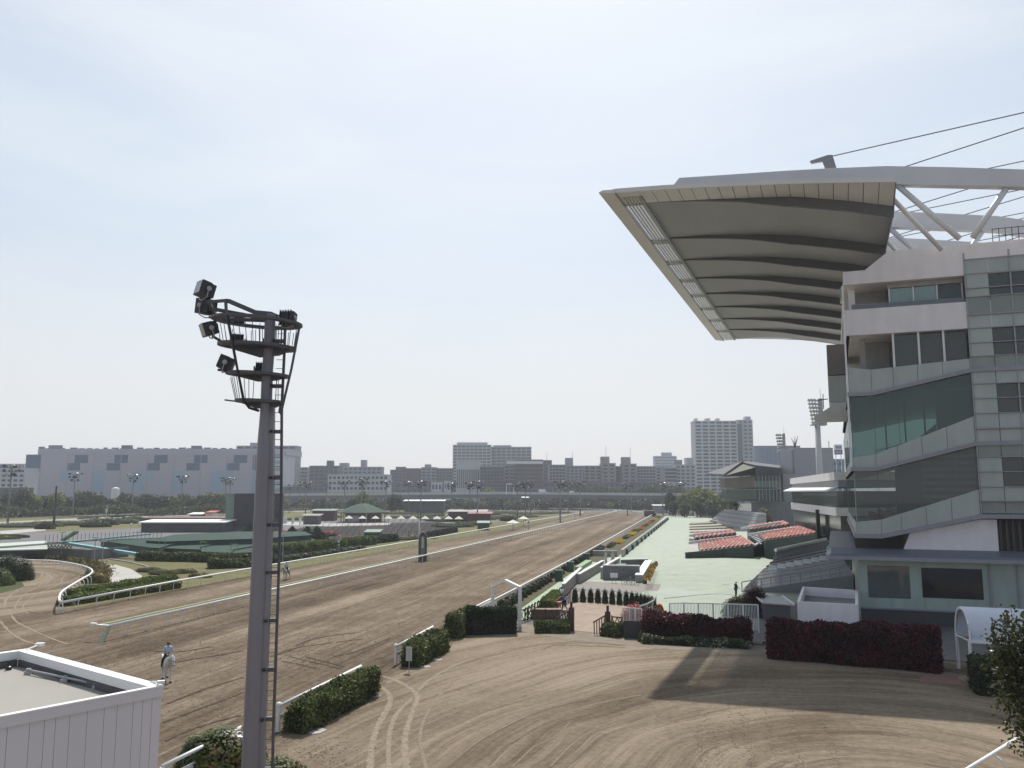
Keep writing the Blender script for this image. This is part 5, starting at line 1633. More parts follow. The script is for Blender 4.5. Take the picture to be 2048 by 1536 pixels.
# flower beds between sand rail and barrier
fb = [((1188, 1103), (1205, 1099), L_PUR), ((1212, 1096), (1232, 1090), L_HEDGE), ((1226, 1088), (1248, 1083), L_YEL), ((1244, 1078), (1262, 1073), L_HEDGE), ((1254, 1072), (1272, 1069), L_YEL), ((1262, 1066), (1280, 1062), L_HEDGE), ((1274, 1060), (1290, 1057), L_ORA),
      ((1282, 1055), (1296, 1052), L_HEDGE), ((1290, 1050), (1302, 1047.5), L_ORA), ((1296, 1046), (1308, 1043.5), L_HEDGE), ((1304, 1041), (1314, 1039), L_YEL), ((1310, 1037), (1320, 1035), L_HEDGE)]
for i, (a, b_, m) in enumerate(fb):
    A_, B_ = G(*a), G(*b_)
    n = 700
    r = np.random.RandomState(i)
    lx, ly = r.uniform(0, 1, n), r.uniform(0, 1, n)
    yspan = 7 + (A_.y - 100) * .05
    P = np.stack([A_.x + (B_.x - A_.x) * lx - A_.x, ly * yspan, r.uniform(.05, .55, n)], 1)
    nm = 'flower_bed' if m in (L_PUR, L_YEL, L_ORA) else 'shrub_bed'
    core = MB().box(.2, max(B_.x - A_.x - .2, .5), .3, yspan - .3, 0, .35)
    colr = {id(L_PUR): 'purple', id(L_YEL): 'yellow', id(L_ORA): 'orange', id(L_HEDGE): 'dark green shrub'}[id(m)]
    tag(leaf_mesh(nm, P, .26, m, loc=A_, seed=i, core=core), '%s bed, number %s from the near end between rail and barrier' % (colr, ['one', 'two', 'three', 'four', 'five', 'six', 'seven', 'eight', 'nine', 'ten', 'eleven', 'twelve'][i]), 'flower bed', 'beds between the sand rail and the barrier')
# barrier wall along the plaza
bw = G(1244, 1115)
t = empty('plaza_barrier', bw, 0, 'long pale green barrier wall with ribs along the edge of the plaza', 'barrier')
a, b_ = G(1244, 1114), G(1336, 1039)
MB().beam(a + Vector((0, 0, .6)), b_ + Vector((0, 0, .6)), .25, 1.2).build('wall', mat('barrier_green', (0.33, 0.40, 0.35), 0.7, var=.12), t, base=bw)
MB().beam(a + Vector((0, 0, 1.27)), b_ + Vector((0, 0, 1.27)), .4, .12).build('coping', PALE, t, base=bw)
for i in range(16):
    p = a.lerp(b_, (i + .5) / 16)
    MB().box(p.x + .14, p.x + .6, p.y - .15, p.y + .15, 0, 1.0).build('buttress', GREENP, t, base=bw)
tag(MB().obox(G(1210, 1112) + Vector((0, 0, .5)), (4.5, 1.2, 1.0)).build('planter_box', CONC, base=None), 'pale concrete planter box where the barrier begins', 'planter')
# ================================================================ INFIELD
hedge('hedge', G(278, 1121), G(560, 1127), 2.2, 1.5, 1.3, .22, 60, L_HEDGE, 'long clipped hedge at the far side of the lawn', seed=201, rough=.12)
hedge('hedge', G(418, 1137), G(520, 1133), 3.0, 1.4, 1.2, .22, 80, L_HEDGE, 'hedge on the lawn next to the mast, nearer than the long one', seed=202, rough=.12)
hedge('hedge', G(125, 1212), G(352, 1176), 1.5, .9, .9, .18, 130, L_LIME, 'low hedge right behind the infield rail, lower row', seed=203, rough=.12)
hedge('hedge', G(140, 1198), G(345, 1166), 1.5, 1.0, 1.1, .18, 110, L_LIME, 'lighter green hedge of the upper row behind the infield rail', seed=204, rough=.12)
hedge('hedge', G(543, 1112), G(745, 1089), 2.2, 2.0, 1.9, .22, 80, L_LIME, 'long bright-topped hedge between terraces and infield rail', seed=205, rough=.12)
hedge('hedge', G(748, 1087), G(790, 1082), 2.2, 1.7, 1.6, .24, 60, L_DARK, 'short dark hedge continuing the bright-topped one', seed=206, rough=.12)
for i in range(9):
    q = i / 8
    p = G(565, 1122).lerp(G(718, 1100), q)
    bush('round_bush', p, 1.9, 1.5, .95, .2, 420, L_DARK, '%s low dark bush from the mast, in front of the bright-topped hedge' % ordn(i + 1), 'bush', 'low bushes in front of the bright-topped hedge', seed=210 + i)
# olive border that follows the curved rail of the small loop
ob = spline([G(x, y) for x, y in [(60, 1115), (110, 1118), (155, 1124), (190, 1134), (200, 1148), (190, 1160)]], 5)
r = np.random.RandomState(5)
Pp = []
for a, b_ in zip(ob[:-1], ob[1:]):
    L_ = (b_ - a).length
    n = int(L_ * 120)
    u = r.uniform(0, 1, n)
    Pp.append(np.stack([a.x + (b_.x - a.x) * u + r.normal(0, .75, n) - ob[0].x, a.y + (b_.y - a.y) * u + r.normal(0, .75, n) - ob[0].y, r.uniform(.05, .6, n)], 1))
tag(leaf_mesh('shrub_border', np.concatenate(Pp), .24, L_OLIVE, loc=ob[0], seed=9), 'olive brown shrub border outside the curved rail', 'shrubs')
bush('bush', G(192, 1165), 2.0, 1.6, 1.3, .18, 1200, L_OLIVE, 'brown clipped bush by the start of the pale path', seed=221)
bush('bush', G(20, 1160), 3.4, 2.8, 3.4, .22, 3200, L_DARK, 'big round dark bush inside the small loop', seed=222)
bush('bush', G(-10, 1170), 2.6, 2.2, 2.3, .22, 1800, L_HEDGE, 'second bush inside the small loop, cut by the left edge', seed=223)
for i, (x, y, s) in enumerate([(300, 1143, 1.6), (330, 1148, 1.8), (370, 1146, 1.4), (400, 1155, 1.2)]):
    bush('low_bush', G(x, y), s * 1.5, s, .7, .2, 500, L_OLIVE, '%s low olive shrub from the path, on the lawn' % ordn(i + 1), 'shrub', 'low shrubs on the lawn', seed=230 + i)
gb = G(395, 1162)
tag(MB().tube([G(296, 1140, .1), G(295, 1133, .1), G(260, 1124, .1), G(220, 1118, .1)], .12, 5).build('low_kerb', CONC), 'thin kerb line across the lawn above the path', 'kerb')
# grey wall + walkway deck at far left
wb1 = G(0, 1117)
t = empty('retaining_wall', wb1, 0, 'grey panelled retaining wall along the small loop at the left edge', 'wall')
pts_w = [G(-60, 1110), G(0, 1113), G(120, 1116), G(180, 1120), G(258, 1113)]
for a, b_ in zip(pts_w[:-1], pts_w[1:]):
    n_ = max(1, int((b_ - a).length / 6))
    for i in range(n_):
        p, q = a.lerp(b_, i / n_), a.lerp(b_, (i + .97) / n_)
        MB().beam(p + Vector((0, 0, .9)), q + Vector((0, 0, .9)), .3, 1.8).build('wall_panel', CONCD, t, base=wb1)
dk = G(90, 1095)
t = empty('viewing_deck', dk, 0, 'raised pale deck with dark railings and trusses beside the green terraces', 'deck')
TEAL = mat('teal_beam', (0.20, 0.42, 0.44), 0.6)
MB().hexa([G(-60, 1104, 1.6), G(95, 1100, 1.6), G(92, 1083, 1.6), G(-60, 1092, 1.6)], [G(-60, 1104, 1.6) + Vector((0, 0, .2)), G(95, 1100, 1.6) + Vector((0, 0, .2)), G(92, 1083, 1.6) + Vector((0, 0, .2)), G(-60, 1092, 1.6) + Vector((0, 0, .2))]).build('deck', mat('pale_green_deck', (0.40, 0.45, 0.40), 0.7), t, base=dk)
MB().beam(G(122, 1085, 2.4), G(278, 1109, .8), .9, .5).build('teal_beam', TEAL, t, base=dk)
MB().beam(G(122, 1086, 2.4), G(300, 1068, 2.4), .5, .35).build('teal_beam', TEAL, t, base=dk)
MB().beam(G(-20, 1096, 1.9), G(122, 1086, 2.4), .5, .35).build('deck_edge', PALE, t, base=dk)
k = MB()
for i in range(40):
    a = G(90 + i * 8, 1086 - i * .35, 2.4) if i < 30 else G(90, 1086, 2.4)
    k.tube([a, a + Vector((0, 0, 1.5))], .05, 4)
k.beam(G(90, 1086, 3.9), G(322, 1075.5, 3.9), .08, .08)
k.beam(G(90, 1086, 3.2), G(322, 1075.5, 3.2), .05, .05)
k.build('railing', GREENP, t, base=dk)
k = MB()
for i in range(7):
    a, b_ = G(96 + i * 7, 1103, .2), G(103 + i * 7, 1090, 2.0)
    k.beam(a, b_, .12, .12)
    k.beam(G(103 + i * 7, 1103, .2), G(96 + i * 7, 1090, 2.0), .12, .12)
    k.tube([G(96 + i * 7, 1103, 0), G(96 + i * 7, 1098, 2.2)], .1, 4)
k.build('truss', GREENP, t, base=dk)
MB().beam(G(126, 1080, 2.4), G(152, 1064, 5.0), .9, .3).build('green_stair', mat('leaf_green_paint', (0.17, 0.33, 0.17), 0.6), t, base=dk)
for i, (px, y0, y1) in enumerate([(122, 1065, 1118), (188, 1076, 1125), (203, 1084, 1144), (565, 1070, 1128)]):
    p = G(px, y1)
    t = empty('thin_lamp_post', p, 0, ['thin grey lamp post with a flat head by the deck', 'thin dark post at the top of the pale path', 'thin pole beside the pale path', 'thin lamp post in front of the bright-topped hedge'][i], 'lamp post')
    z = ZA(p, y0)
    MB().tube([p, p + Vector((0, 0, z))], .09, 6, .06).build('pole', METAL, t, base=p)
    MB().box(p.x - .5, p.x + .5, p.y - .2, p.y + .2, z, z + .15).build('lamp_head', METAL, t, base=p)
# green fan-shaped terraces
fb0 = G(400, 1105)
t = empty('green_terraces', fb0, 0, 'fan of overlapping dark green terraces in the infield', 'terraces')
DECKG = mat('terrace_deck_green', (0.032, 0.062, 0.05), 0.8, var=0.2, scale=0.3)
DECKE = mat('terrace_edge_green', (0.04, 0.065, 0.05), 0.7, var=0.2)
def deckp(l, z, th=1.0):
    P = [G(x, y, z) for x, y in l]
    P = spline(P + [P[0]], 3)[:-1] if False else P
    pl = [(p.x, p.y) for p in P]
    MB().prism(pl, z - .12, z).build('deck', DECKG, t, base=fb0)
    c = sum((Vector(p) for p in pl), Vector((0, 0))) / len(pl)
    ins = [tuple(c + (Vector(p) - c) * .985) for p in pl]
    MB().prism(ins, 0, z - .122).build('deck_base', DECKE, t, base=fb0)
def fan(x0, x1, y0, y1, bow):
    """front edge from (x0,y0) to (x1,y1) px, bowed; returns list"""
    return [(x0 + (x1 - x0) * i / 8, y0 + (y1 - y0) * i / 8 - bow * sin(pi * i / 8)) for i in range(9)]
deckp([(290, 1081), (330, 1083), (420, 1080), (520, 1077), (625, 1070), (610, 1063), (480, 1063), (350, 1069)], 2.3)
deckp([(200, 1081), (300, 1095), (318, 1096), (340, 1089), (380, 1084), (435, 1080), (470, 1075), (400, 1074), (300, 1077), (250, 1077)], 1.8)
deckp([(320, 1096), (400, 1099), (400, 1094), (430, 1087), (480, 1082), (560, 1078), (590, 1073), (480, 1076), (440, 1080), (380, 1086), (335, 1090)], 1.45)
deckp([(402, 1103), (462, 1106), (466, 1099), (500, 1093), (560, 1088), (640, 1081), (620, 1076), (560, 1080), (480, 1085), (430, 1090), (402, 1096)], 1.2)
deckp([(466, 1106), (560, 1102), (646, 1091), (640, 1083), (560, 1090), (500, 1095), (468, 1101)], .95)
hb_ = [(318, 1096), (400, 1102), (462, 1107)]
for i, (x, y) in enumerate(hb_):
    p = G(x, y - 4, 2.0)
    MB().tube([p, p + Vector((0, 0, 1.3))], .06, 4).tube([p + Vector((1.2, 0, 0)), p + Vector((1.2, 0, 1.3))], .06, 4).tube([p + Vector((0, 0, 1.2)), p + Vector((1.2, 0, 1.2))], .06, 4).build('deck_railing', mat('leaf_green_paint', (0.17, 0.33, 0.17), 0.6), t, base=fb0)
# lamp globes row beyond the terraces
for i in range(12):
    p = G(262 + i * 17, 1058 - i * .1)
    t = empty('globe_lamp', p, 0, '%s white globe lamp from the left, before the long white roof' % ordn(i + 1), 'lamp', 'white globe lamps beyond the green terraces')
    MB().tube([(0, 0, 0), (0, 0, 1.3)], .06, 5).build('post', METAL, t)
    MB().lathe((0, 0, 1.3), [(.05, 0), (.25, .12), (.3, .3), (.22, .5), (.05, .58)], 8).build('globe', WHITE, t, smooth=True)
# big screen
sb_ = G(455, 1062)
t = empty('video_board', sb_, 0, 'large black video board with a pale green side, behind the mast', 'screen')
D = DIST(sb_)
x0, x1 = AT(453, D), AT(566, D + 3)
zt_, zb_ = ZD(D, 987), ZD(D, 1052)
e = (x1 - x0).normalized()
n = Vector((-e.y, e.x, 0))
def sbx(u0, u1, v0, v1, z0, z1, name, m):
    g = [x0 + e * u0 + n * v0, x0 + e * u1 + n * v0, x0 + e * u1 + n * v1, x0 + e * u0 + n * v1]
    return MB().hexa([Vector((p.x, p.y, z0)) for p in g], [Vector((p.x, p.y, z1)) for p in g]).build(name, m, t, base=sb_)
W_ = (x1 - x0).length
sbx(0, 2.4, 0, 5, 0, zt_, 'side_tower', mat('board_green', (0.16, 0.23, 0.18), 0.7, var=.1))
sbx(2.41, W_, 0.5, 4.5, zb_, zt_, 'housing', BLACK)
sbx(2.6, W_ - .3, 0.35, 0.49, zb_ + .3, zt_ - .3, 'screen', mat('screen_black', (0.035, 0.035, 0.043), 0.35, var=0.2, scale=.6))
sbx(2.41, W_, 0.8, 4.2, 0, zb_ - .01, 'base_wall', CONCD)
# long white roof, red-brown shop row
def shed(name, px0, px1, pyt, D, hgt, depth, mroof, mwall, label, cat='building', over=.8, slope=0.5, t_=0.3):
    a, b_ = AT(px0, D), AT(px1, D)
    z = ZD(D, pyt)
    dv = Vector((fw[0], fw[1], 0)) * depth
    e = (b_ - a).normalized()
    f = dv.normalized()
    th_ = empty(name, a, 0, label, cat)
    g = [a + e * over, b_ - e * over, b_ - e * over + dv, a + e * over + dv]
    MB().hexa(g, [p + Vector((0, 0, z - t_ - .01)) for p in g]).build('wall', mwall, th_, base=a)
    g = [a - f * over, b_ - f * over, b_ + dv + f * over, a + dv + f * over]
    MB().hexa([g[0] + Vector((0, 0, z - t_)), g[1] + Vector((0, 0, z - t_)), g[2] + Vector((0, 0, z - t_ + slope)), g[3] + Vector((0, 0, z - t_ + slope))],
              [g[0] + Vector((0, 0, z)), g[1] + Vector((0, 0, z)), g[2] + Vector((0, 0, z + slope)), g[3] + Vector((0, 0, z + slope))]).build('roof', mroof, th_, base=a)
    return th_
BRR = mat('shop_brown', (0.12, 0.055, 0.045), 0.7, var=.3, scale=.5)
shed('long_shed', 281, 455, 1044, 252, 3, 9, WHITE, DARK, 'long low shed with a bright white roof, left of the video board')
shed('shop_row', 285, 455, 1036, 300, 3, 6, BRR, mat('shop_wall', (0.2, 0.15, 0.14), 0.7, var=.4, scale=.6), 'red-brown row of stalls behind the long white roof')
shed('red_stall', 412, 432, 1024.5, 330, 3, 5, mat('stall_red', (0.42, 0.06, 0.05), 0.6), WALLW, 'small stall with a bright red roof above the stalls')
shed('white_kiosk', 378, 408, 1028, 330, 3, 5, WHITE, BRR, 'small kiosk with a white roof left of the red one')
shed('kiosk', 604, 642, 1031, 312, 3, 5, mat('kiosk_roof', (0.2, 0.19, 0.18), 0.6), DARK, 'small dark kiosk with a flat grey roof, left of the hipped pavilion')
shed('green_shed', 622, 672, 1021, 350, 3, 8, mat('green_roof_pale', (0.17, 0.22, 0.19), 0.7), BRR, 'flat green-roofed shed behind the dark kiosk')
shed('long_canopy', 806, 890, 1001.5, 470, 3, 10, WHITE, DARK, 'distant long canopy with a white roof beneath the elevated road')
shed('brown_hall', 893, 975, 1023, 340, 3, 14, mat('hall_roof', (0.28, 0.26, 0.25), 0.7), BRR, 'wide brown hall with a pale roof right of the parasols')
shed('brown_hall', 935, 985, 1027, 325, 3, 8, mat('hall_roof2', (0.22, 0.1, 0.09), 0.7), BRR, 'reddish stall in front of the wide brown hall')
shed('green_hut', 729, 762, 1064, 222, 3, 5, mat('hut_green', (0.13, 0.2, 0.15), 0.6), GREENP, 'green hut with flat roof among the bare posts', over=.2)
shed('green_hut', 954, 980, 1045.5, 265, 3, 4, mat('hut_green2', (0.16, 0.24, 0.2), 0.6), GREENP, 'small green hut beside the infield rail, far right', over=.2)
shed('far_hut', 1305, 1335, 1011, 470, 3, 5, mat('hut_grey', (0.5, 0.5, 0.52), 0.6), CONC, 'small grey-roofed hut at the far end of the track')
shed('depot_roof', 1043, 1058, 995, 560, 3, 6, WHITE, DARK, 'tiny white roof under the elevated road')
# white boards near the big screen
for i, (x, w_) in enumerate([(566, 10), (585, 5), (600, 4)]):
    a = AT(x, 305)
    tag(MB().box(a.x, a.x + w_ * .18, a.y, a.y + .4, .6, 2.6).box(a.x + .1, a.x + .3, a.y + .1, a.y + .3, 0, .6).build('white_board', WHITE, base=a), ['widest', 'middle', 'narrowest'][i] + ' white board right of the video board', 'sign')
# pavilion with hipped copper-green roof
pc = AT(727, 338)
t = empty('pavilion', pc, 0, 'hexagonal pavilion with a green pointed roof and finial', 'pavilion')
CU = mat('copper_green', (0.062, 0.10, 0.083), 0.8, var=.15, scale=.4)
zE, zA = ZD(338 - 10, 1025.5), ZD(338, 1005)
R_ = 108 / 1693 * 338 / 2
k = MB()
vs = [(R_ * cos(radians(60 * i)), R_ * sin(radians(60 * i)), zE) for i in range(6)] + [(R_ * .45 * cos(radians(60 * i)), R_ * .45 * sin(radians(60 * i)), zE + (zA - zE) * .62) for i in range(6)] + [(0, 0, zA)]
k.add(vs, [(i, (i + 1) % 6, 6 + (i + 1) % 6, 6 + i) for i in range(6)] + [(6 + i, 6 + (i + 1) % 6, 12) for i in range(6)] + [(5, 4, 3, 2, 1, 0)])
k.build('roof', CU, t)
MB().prism([(R_ * 1.01 * cos(radians(60 * i)), R_ * 1.01 * sin(radians(60 * i))) for i in range(6)], zE - .3, zE - .02).build('eave', GREENP, t)
MB().lathe((0, 0, zA - .2), [(.5, 0), (.35, .6), (.5, .9), (.2, 1.2), (.05, 2.6)], 8).build('finial', BLACK, t)
for i in range(6):
    a = radians(60 * i)
    MB().tube([(R_ * .86 * cos(a), R_ * .86 * sin(a), 0), (R_ * .86 * cos(a), R_ * .86 * sin(a), zE)], .25, 8).build('column', CONC, t)
MB().prism([(R_ * .7 * cos(radians(60 * i)), R_ * .7 * sin(radians(60 * i))) for i in range(6)], 0, zE - .31).build('wall', BRR, t)
MB().box(-3, 1.5, -R_ * .75, -R_ * .62, .2, 2.6).build('counter', CONC, t)
# parasols
proto = None
for i, px in enumerate([699, 726, 752, 778, 803, 827, 851, 875, 898, 918]):
    p = AT(px, 303 - i * .8)
    lab = '%s cream parasol from the left in the row before the pavilion' % ordn(i + 1)
    if proto is None:
        proto = empty('parasol', p, 0, lab, 'parasol', 'cream parasols in a row')
        MB().tube([(0, 0, 0), (0, 0, 2.8)], .05, 6).build('pole', METAL, proto)
        MB().add([(1.25 * cos(radians(45 * j)), 1.25 * sin(radians(45 * j)), 2.1) for j in range(8)] + [(0, 0, 2.95)] + [(1.2 * cos(radians(45 * j)), 1.2 * sin(radians(45 * j)), 2.02) for j in range(8)] + [(0, 0, 2.85)],
                 [(j, (j + 1) % 8, 8) for j in range(8)] + [(9 + j, 17, 9 + (j + 1) % 8) for j in range(8)] + [(j, 9 + j, 9 + (j + 1) % 8, (j + 1) % 8) for j in range(8)]).build('canopy', mat('cream_cloth', (0.72, 0.68, 0.58), 0.8), proto)
    else:
        c = copy_tree(proto)
        c.location = p
        c['label'] = lab
        c.scale = (1.25, 1.25, 1.2)
proto.scale = (1.25, 1.25, 1.2)
for i, (px, D) in enumerate([(1026, 262), (900, 345), (1047, 300)]):
    c = copy_tree(proto)
    c.location = AT(px, D)
    c.scale = (1.7, 1.7, 1.15)
    c['label'] = ['wide pale parasol standing alone near the infield rail', 'wide parasol behind the brown hall', 'wide parasol left of the far striped post'][i]
# slender bare posts / young trees planted in rows
bp_ = None
r0 = random.Random(3)
cnt = 0
for row in range(9):
    for j in range(24):
        px = 592 + j * 12.5 + row * 3
        py = 1081 - row * 3.9 - (px - 590) * .026
        if px > 890 or (720 < px < 770 and row < 5):
            continue
        p = G(px, py)
        rz = r0.uniform(0, 6)
        if bp_ is None:
            bp_ = empty('bare_sapling', p, rz, 'slender bare grey sapling among the rows before the parasols', 'sapling', 'rows of bare saplings in the infield')
            k = MB()
            k.tube([(0, 0, 0), (0, 0, 1.5)], .04, 4, .025)
            for q in range(7):
                a = q * 2.4
                k.tube([(0, 0, .8 + q * .11), (.4 * cos(a), .4 * sin(a), 1.5 + q * .1)], .018, 3, .01)
            k.build('branches', mat('bark_grey', (0.095, 0.085, 0.085), .9, var=.2), bp_)
            k = MB()
        else:
            c = copy_tree(bp_)
            c.location = p
            c.rotation_euler = (0, 0, rz)
            c.scale = (1, 1, r0.uniform(.75, 1.15))
# dark columnar shrubs row, right of those
cpr = None
for i in range(22):
    px = 841 + i * 3.4
    py = 1080 - i * .75
    p = G(px, py)
    if cpr is None:
        cpr = bush('dark_column_shrub', p, .55, .55, 1.9, .25, 260, L_DARK, 'narrow dark shrub in the close row right of the finish gate', 'shrub', 'narrow dark shrubs in a close row', seed=300)
    else:
        c = copy_tree(cpr)
        c.location = p
        c.rotation_euler = (0, 0, i)
# azaleas and dark cones near the terraces
for i, (x, y, s, m) in enumerate([(566, 1069, 4.2, L_REDB), (655, 1072, 4.0, L_REDB), (712, 1083, 5.0, L_REDB)]):
    bush('azalea', G(x, y), s, s * .5, 1.3, .3, 900, m, ['red azalea mound right behind the mast ladder', 'red azalea mound between two dark conifers', 'red azalea mound beside the zero post'][i], 'bush', seed=310 + i)
for i, (x, y, h_) in enumerate([(584, 1076, 2.8), (601, 1077, 1.6), (614, 1078, 3.0), (633, 1079, 3.1), (500, 1066, 2.6), (641, 1078, 1.6)]):
    p = G(x, y)
    r = np.random.RandomState(i)
    n = 700
    z = r.uniform(0, 1, n)
    a = r.uniform(0, 6.28, n)
    rr_ = (1 - z ** 1.6) * 1.9 * r.uniform(.75, 1.1, n) + .15
    tag(leaf_mesh('conifer', np.stack([rr_ * np.cos(a), rr_ * np.sin(a), z * h_ + .1], 1), .34, L_DARK, loc=p, seed=i, core=MB().lathe((0, 0, 0), [(1.2, 0), (1.1, h_ * .4), (.2, h_ * .85)], 7)),
        '%s dark rounded conifer by the red azaleas' % ordn(i + 1), 'shrub', 'dark conifers by the terraces')
# low shrub masses of the infield
L_SC = [(100, 1047, 9, 1.2), (60, 1053, 14, 1.5), (150, 1050, 9, 1.6), (200, 1047, 8, 2.2), (215, 1050, 5, 2.8), (190, 1054, 6, 2.6), (90, 1058, 4, 2.6), (250, 1044, 8, 1.8), (270, 1041, 7, 2.0), (262, 1047, 5, 1.6), (180, 1040, 6, 1.6), (235, 1037, 4, 2),
        (820, 1036, 12, 1.4), (860, 1032, 14, 1.5), (800, 1028, 12, 1.4), (900, 1042, 14, 1.8), (950, 1040, 10, 1.6), (1000, 1036, 16, 1.2), (1040, 1034, 12, 1.2), (920, 1024, 14, 1.6), (990, 1026, 18, 1.4), (1060, 1028, 16, 1.2), (1100, 1026, 14, 1.1), (960, 1030, 14, 1.6),
        (650, 1035, 10, 1.2), (600, 1040, 8, 1.2), (780, 1020, 12, 2.2), (700, 1016, 14, 1.6), (600, 1021, 12, 1.8), (560, 1024, 10, 1.5), (850, 1020, 14, 1.8), (20, 1075, 6, .9), (5, 1078, 5, .8), (1015, 1042, 4, 2.4), (800, 1079, 6, .9), (830, 1077, 6, .9), (905, 1054, 8, 1.6), (940, 1050, 8, 1.4)]
for i, (x, y, s, h_) in enumerate(L_SC):
    m = [L_HEDGE, L_TREE, L_OLIVE, L_DARK][i % 4]
    sd = 'left' if x < 450 else ('middle' if x < 760 else 'right')
    bush('shrub', G(x, y), s, s * .45, h_, .5, 420, m, 'infield shrub mass in the %s part of the infield' % sd, 'shrub', 'low shrub masses in the %s part of the infield' % sd, seed=330 + i)
# finish gate
fp_ = G(845, 1122)
t = empty('finish_gate', fp_, 0, 'tall round-topped finish post board with a green mirror panel, on the middle rail', 'finish post')
hz = ZA(fp_, 1064)
prof = [(-.72, 0), (.72, 0), (.72, hz * .7)] + [(.72 * cos(radians(a)), hz * .7 + (hz * .3) * sin(radians(a))) for a in range(15, 180, 15)] + [(-.72, hz * .7)]
def yz(pts, x0_, x1_, name, m):
    n_ = len(pts)
    vs = [(x0_, y, z) for y, z in pts] + [(x1_, y, z) for y, z in pts]
    fs = [tuple(range(n_))[::-1], tuple(range(n_, 2 * n_))] + [(i, (i + 1) % n_, n_ + (i + 1) % n_, n_ + i) for i in range(n_)]
    return MB().add(vs, fs).build(name, m, t)
t.rotation_euler = (0, 0, radians(-72))
yz(prof, -.35, .35, 'post_body', mat('gate_maroon', (0.13, 0.05, 0.055), 0.6))
yz([(y * 1.06, z * 1.015) for y, z in prof], -.5, -.36, 'white_edge', WHITE)
yz([(y * .55, 1.0 + z * .68) for y, z in prof], .36, .40, 'mirror_panel', mat('mirror_green', (0.12, 0.22, 0.17), 0.15))
yz([(y * .3, 2.2 + z * .4) for y, z in prof], .41, .44, 'pale_panel', mat('gate_pale', (0.45, 0.52, 0.45), 0.4))
MB().tube([(-.3, -.6, 0), (-.3, -.6, ZA(fp_, 1042))], .13, 8).build('slim_post', WHITE, t)
for j in (-1.2, 1.15):
    MB().tube([(-.3, j, 0), (-.2, j * .8, 1.2)], .08, 6).build('brace', WHITE, t)
# distance posts
def dpost(px, py, pt, label, red=True, ring=True):
    p = G(px, py)
    z = ZA(p, pt)
    t = empty('distance_post', p, PH, label, 'marker post', 'striped marker posts')
    n_ = 7
    zz = z * (.62 if ring else .95)
    for i in range(n_):
        MB().tube([(0, 0, zz * i / n_), (0, 0, zz * (i + 1) / n_)], .16, 8).build('stripe', [WHITE, mat('stripe_red', (0.3, 0.03, 0.03), 0.6) if red else mat('stripe_dark', (0.06, 0.08, 0.07), 0.6)][i % 2], t)
    if ring:
        c = zz + (z - zz) / 2
        h_ = (z - zz) / 2
        MB().add([(h_ * .62 * cos(a), -.06, c + h_ * sin(a)) for a in [2 * pi * k / 20 for k in range(20)]] + [(h_ * .62 * cos(a), .06, c + h_ * sin(a)) for a in [2 * pi * k / 20 for k in range(20)]],
                 [tuple(range(20)), tuple(range(20, 40))[::-1]] + [(k, 20 + k, 20 + (k + 1) % 20, (k + 1) % 20) for k in range(20)]).build('plate', WHITE, t)
        plate_ = t.children[-1] if False else [c for c in t.children if c.name.startswith('plate')][0]
        k = MB()
        k.tube([(h_ * .27 * cos(a), -.1, c + h_ * .55 * sin(a)) for a in [2 * pi * q / 16 for q in range(17)]], h_ * .1, 5, cap=False)
        k.build('numeral', BLACK, plate_)
    return t
dpost(677, 1104, 1069, 'marker post with a white 0 plate on a striped pole, behind the infield rail', red=False)
dpost(1057, 1060, 1041, 'red and white striped marker post nearer on the infield rail')
dpost(1150, 1043, 1024, 'red and white striped marker post farther along the rail', ring=False)
dpost(212, 1037, 1017, 'round white plate on a striped post at the back straight', red=False)

# ================================================================ FLOODLIGHT MASTS far and near
mast0 = None
masts = [(20, 930, 300), (148, 946, 400), (266, 949, 420), (364, 952, 440), (451, 955, 455), (460, 957, 470), (580, 969, 480), (612, 963, 430), (654, 964, 480), (689, 961, 440), (724, 957, 400), (726, 967, 510), (772, 962, 440), (817, 963, 470), (842, 962, 350),
         (903, 966, 380), (940, 965, 360), (955, 962, 330), (1035, 966, 380), (1051, 962, 350), (1061, 963, 420), (1120, 962, 340), (1136, 966, 430), (1160, 962, 430), (1254, 966, 430), (1262, 967, 500), (1325, 968, 440), (1333, 965, 480), (1364, 965, 500), (215, 1000, 420), (600, 966, 560)]
masts.sort()
for i, (px, pt, D) in enumerate(masts):
    p = AT(px, D)
    lab = '%s far floodlight mast counted from the left' % ordn(i + 1)
    if mast0 is None:
        mast0 = empty('far_floodlight_mast', p, 0, lab, 'floodlight mast', 'far floodlight masts round the course')
        MB().tube([(0, 0, 0), (0, 0, 20)], .38, 8, .22).build('pole', mat('far_mast_grey', (0.22, 0.21, 0.22), 0.5), mast0, smooth=True)
        for z, w_ in ((16.6, 1.4), (18.0, 2.0), (19.4, 2.6)):
            MB().lathe((0, 0, z), [(w_, 0), (w_, .14), (.1, .2)], 10).build('ring_platform', POLED, mast0)
        for z, w_, n_ in ((16.6, 1.6, 3), (18.0, 2.3, 4), (19.5, 2.9, 5)):
            for k_ in range(n_):
                a = 2 * pi * k_ / n_ + z
                M = Matrix.Translation((w_ * cos(a), w_ * sin(a), z + .55)) @ Matrix.Rotation(a, 4, 'Z') @ Matrix.Rotation(.6, 4, 'Y')
                MB().obox(None, (.8, .8, .7), mtx=M).build('lamp', BLACK if k_ else LENS, mast0)
        m = mast0
    else:
        m = copy_tree(mast0)
        m.location = p
        m['label'] = lab
    z = ZD(D, pt)
    m.scale = (1, 1, 1) if z > 17 else (.8, .8, 1)
    m.scale = (m.scale[0], m.scale[1], z / 20.4)
    m.rotation_euler = (0, 0, i * 1.3)
p = G(107, 1058)
t = empty('dark_pole', p, 0, 'plain black pole in front of the tree line at the left', 'pole')
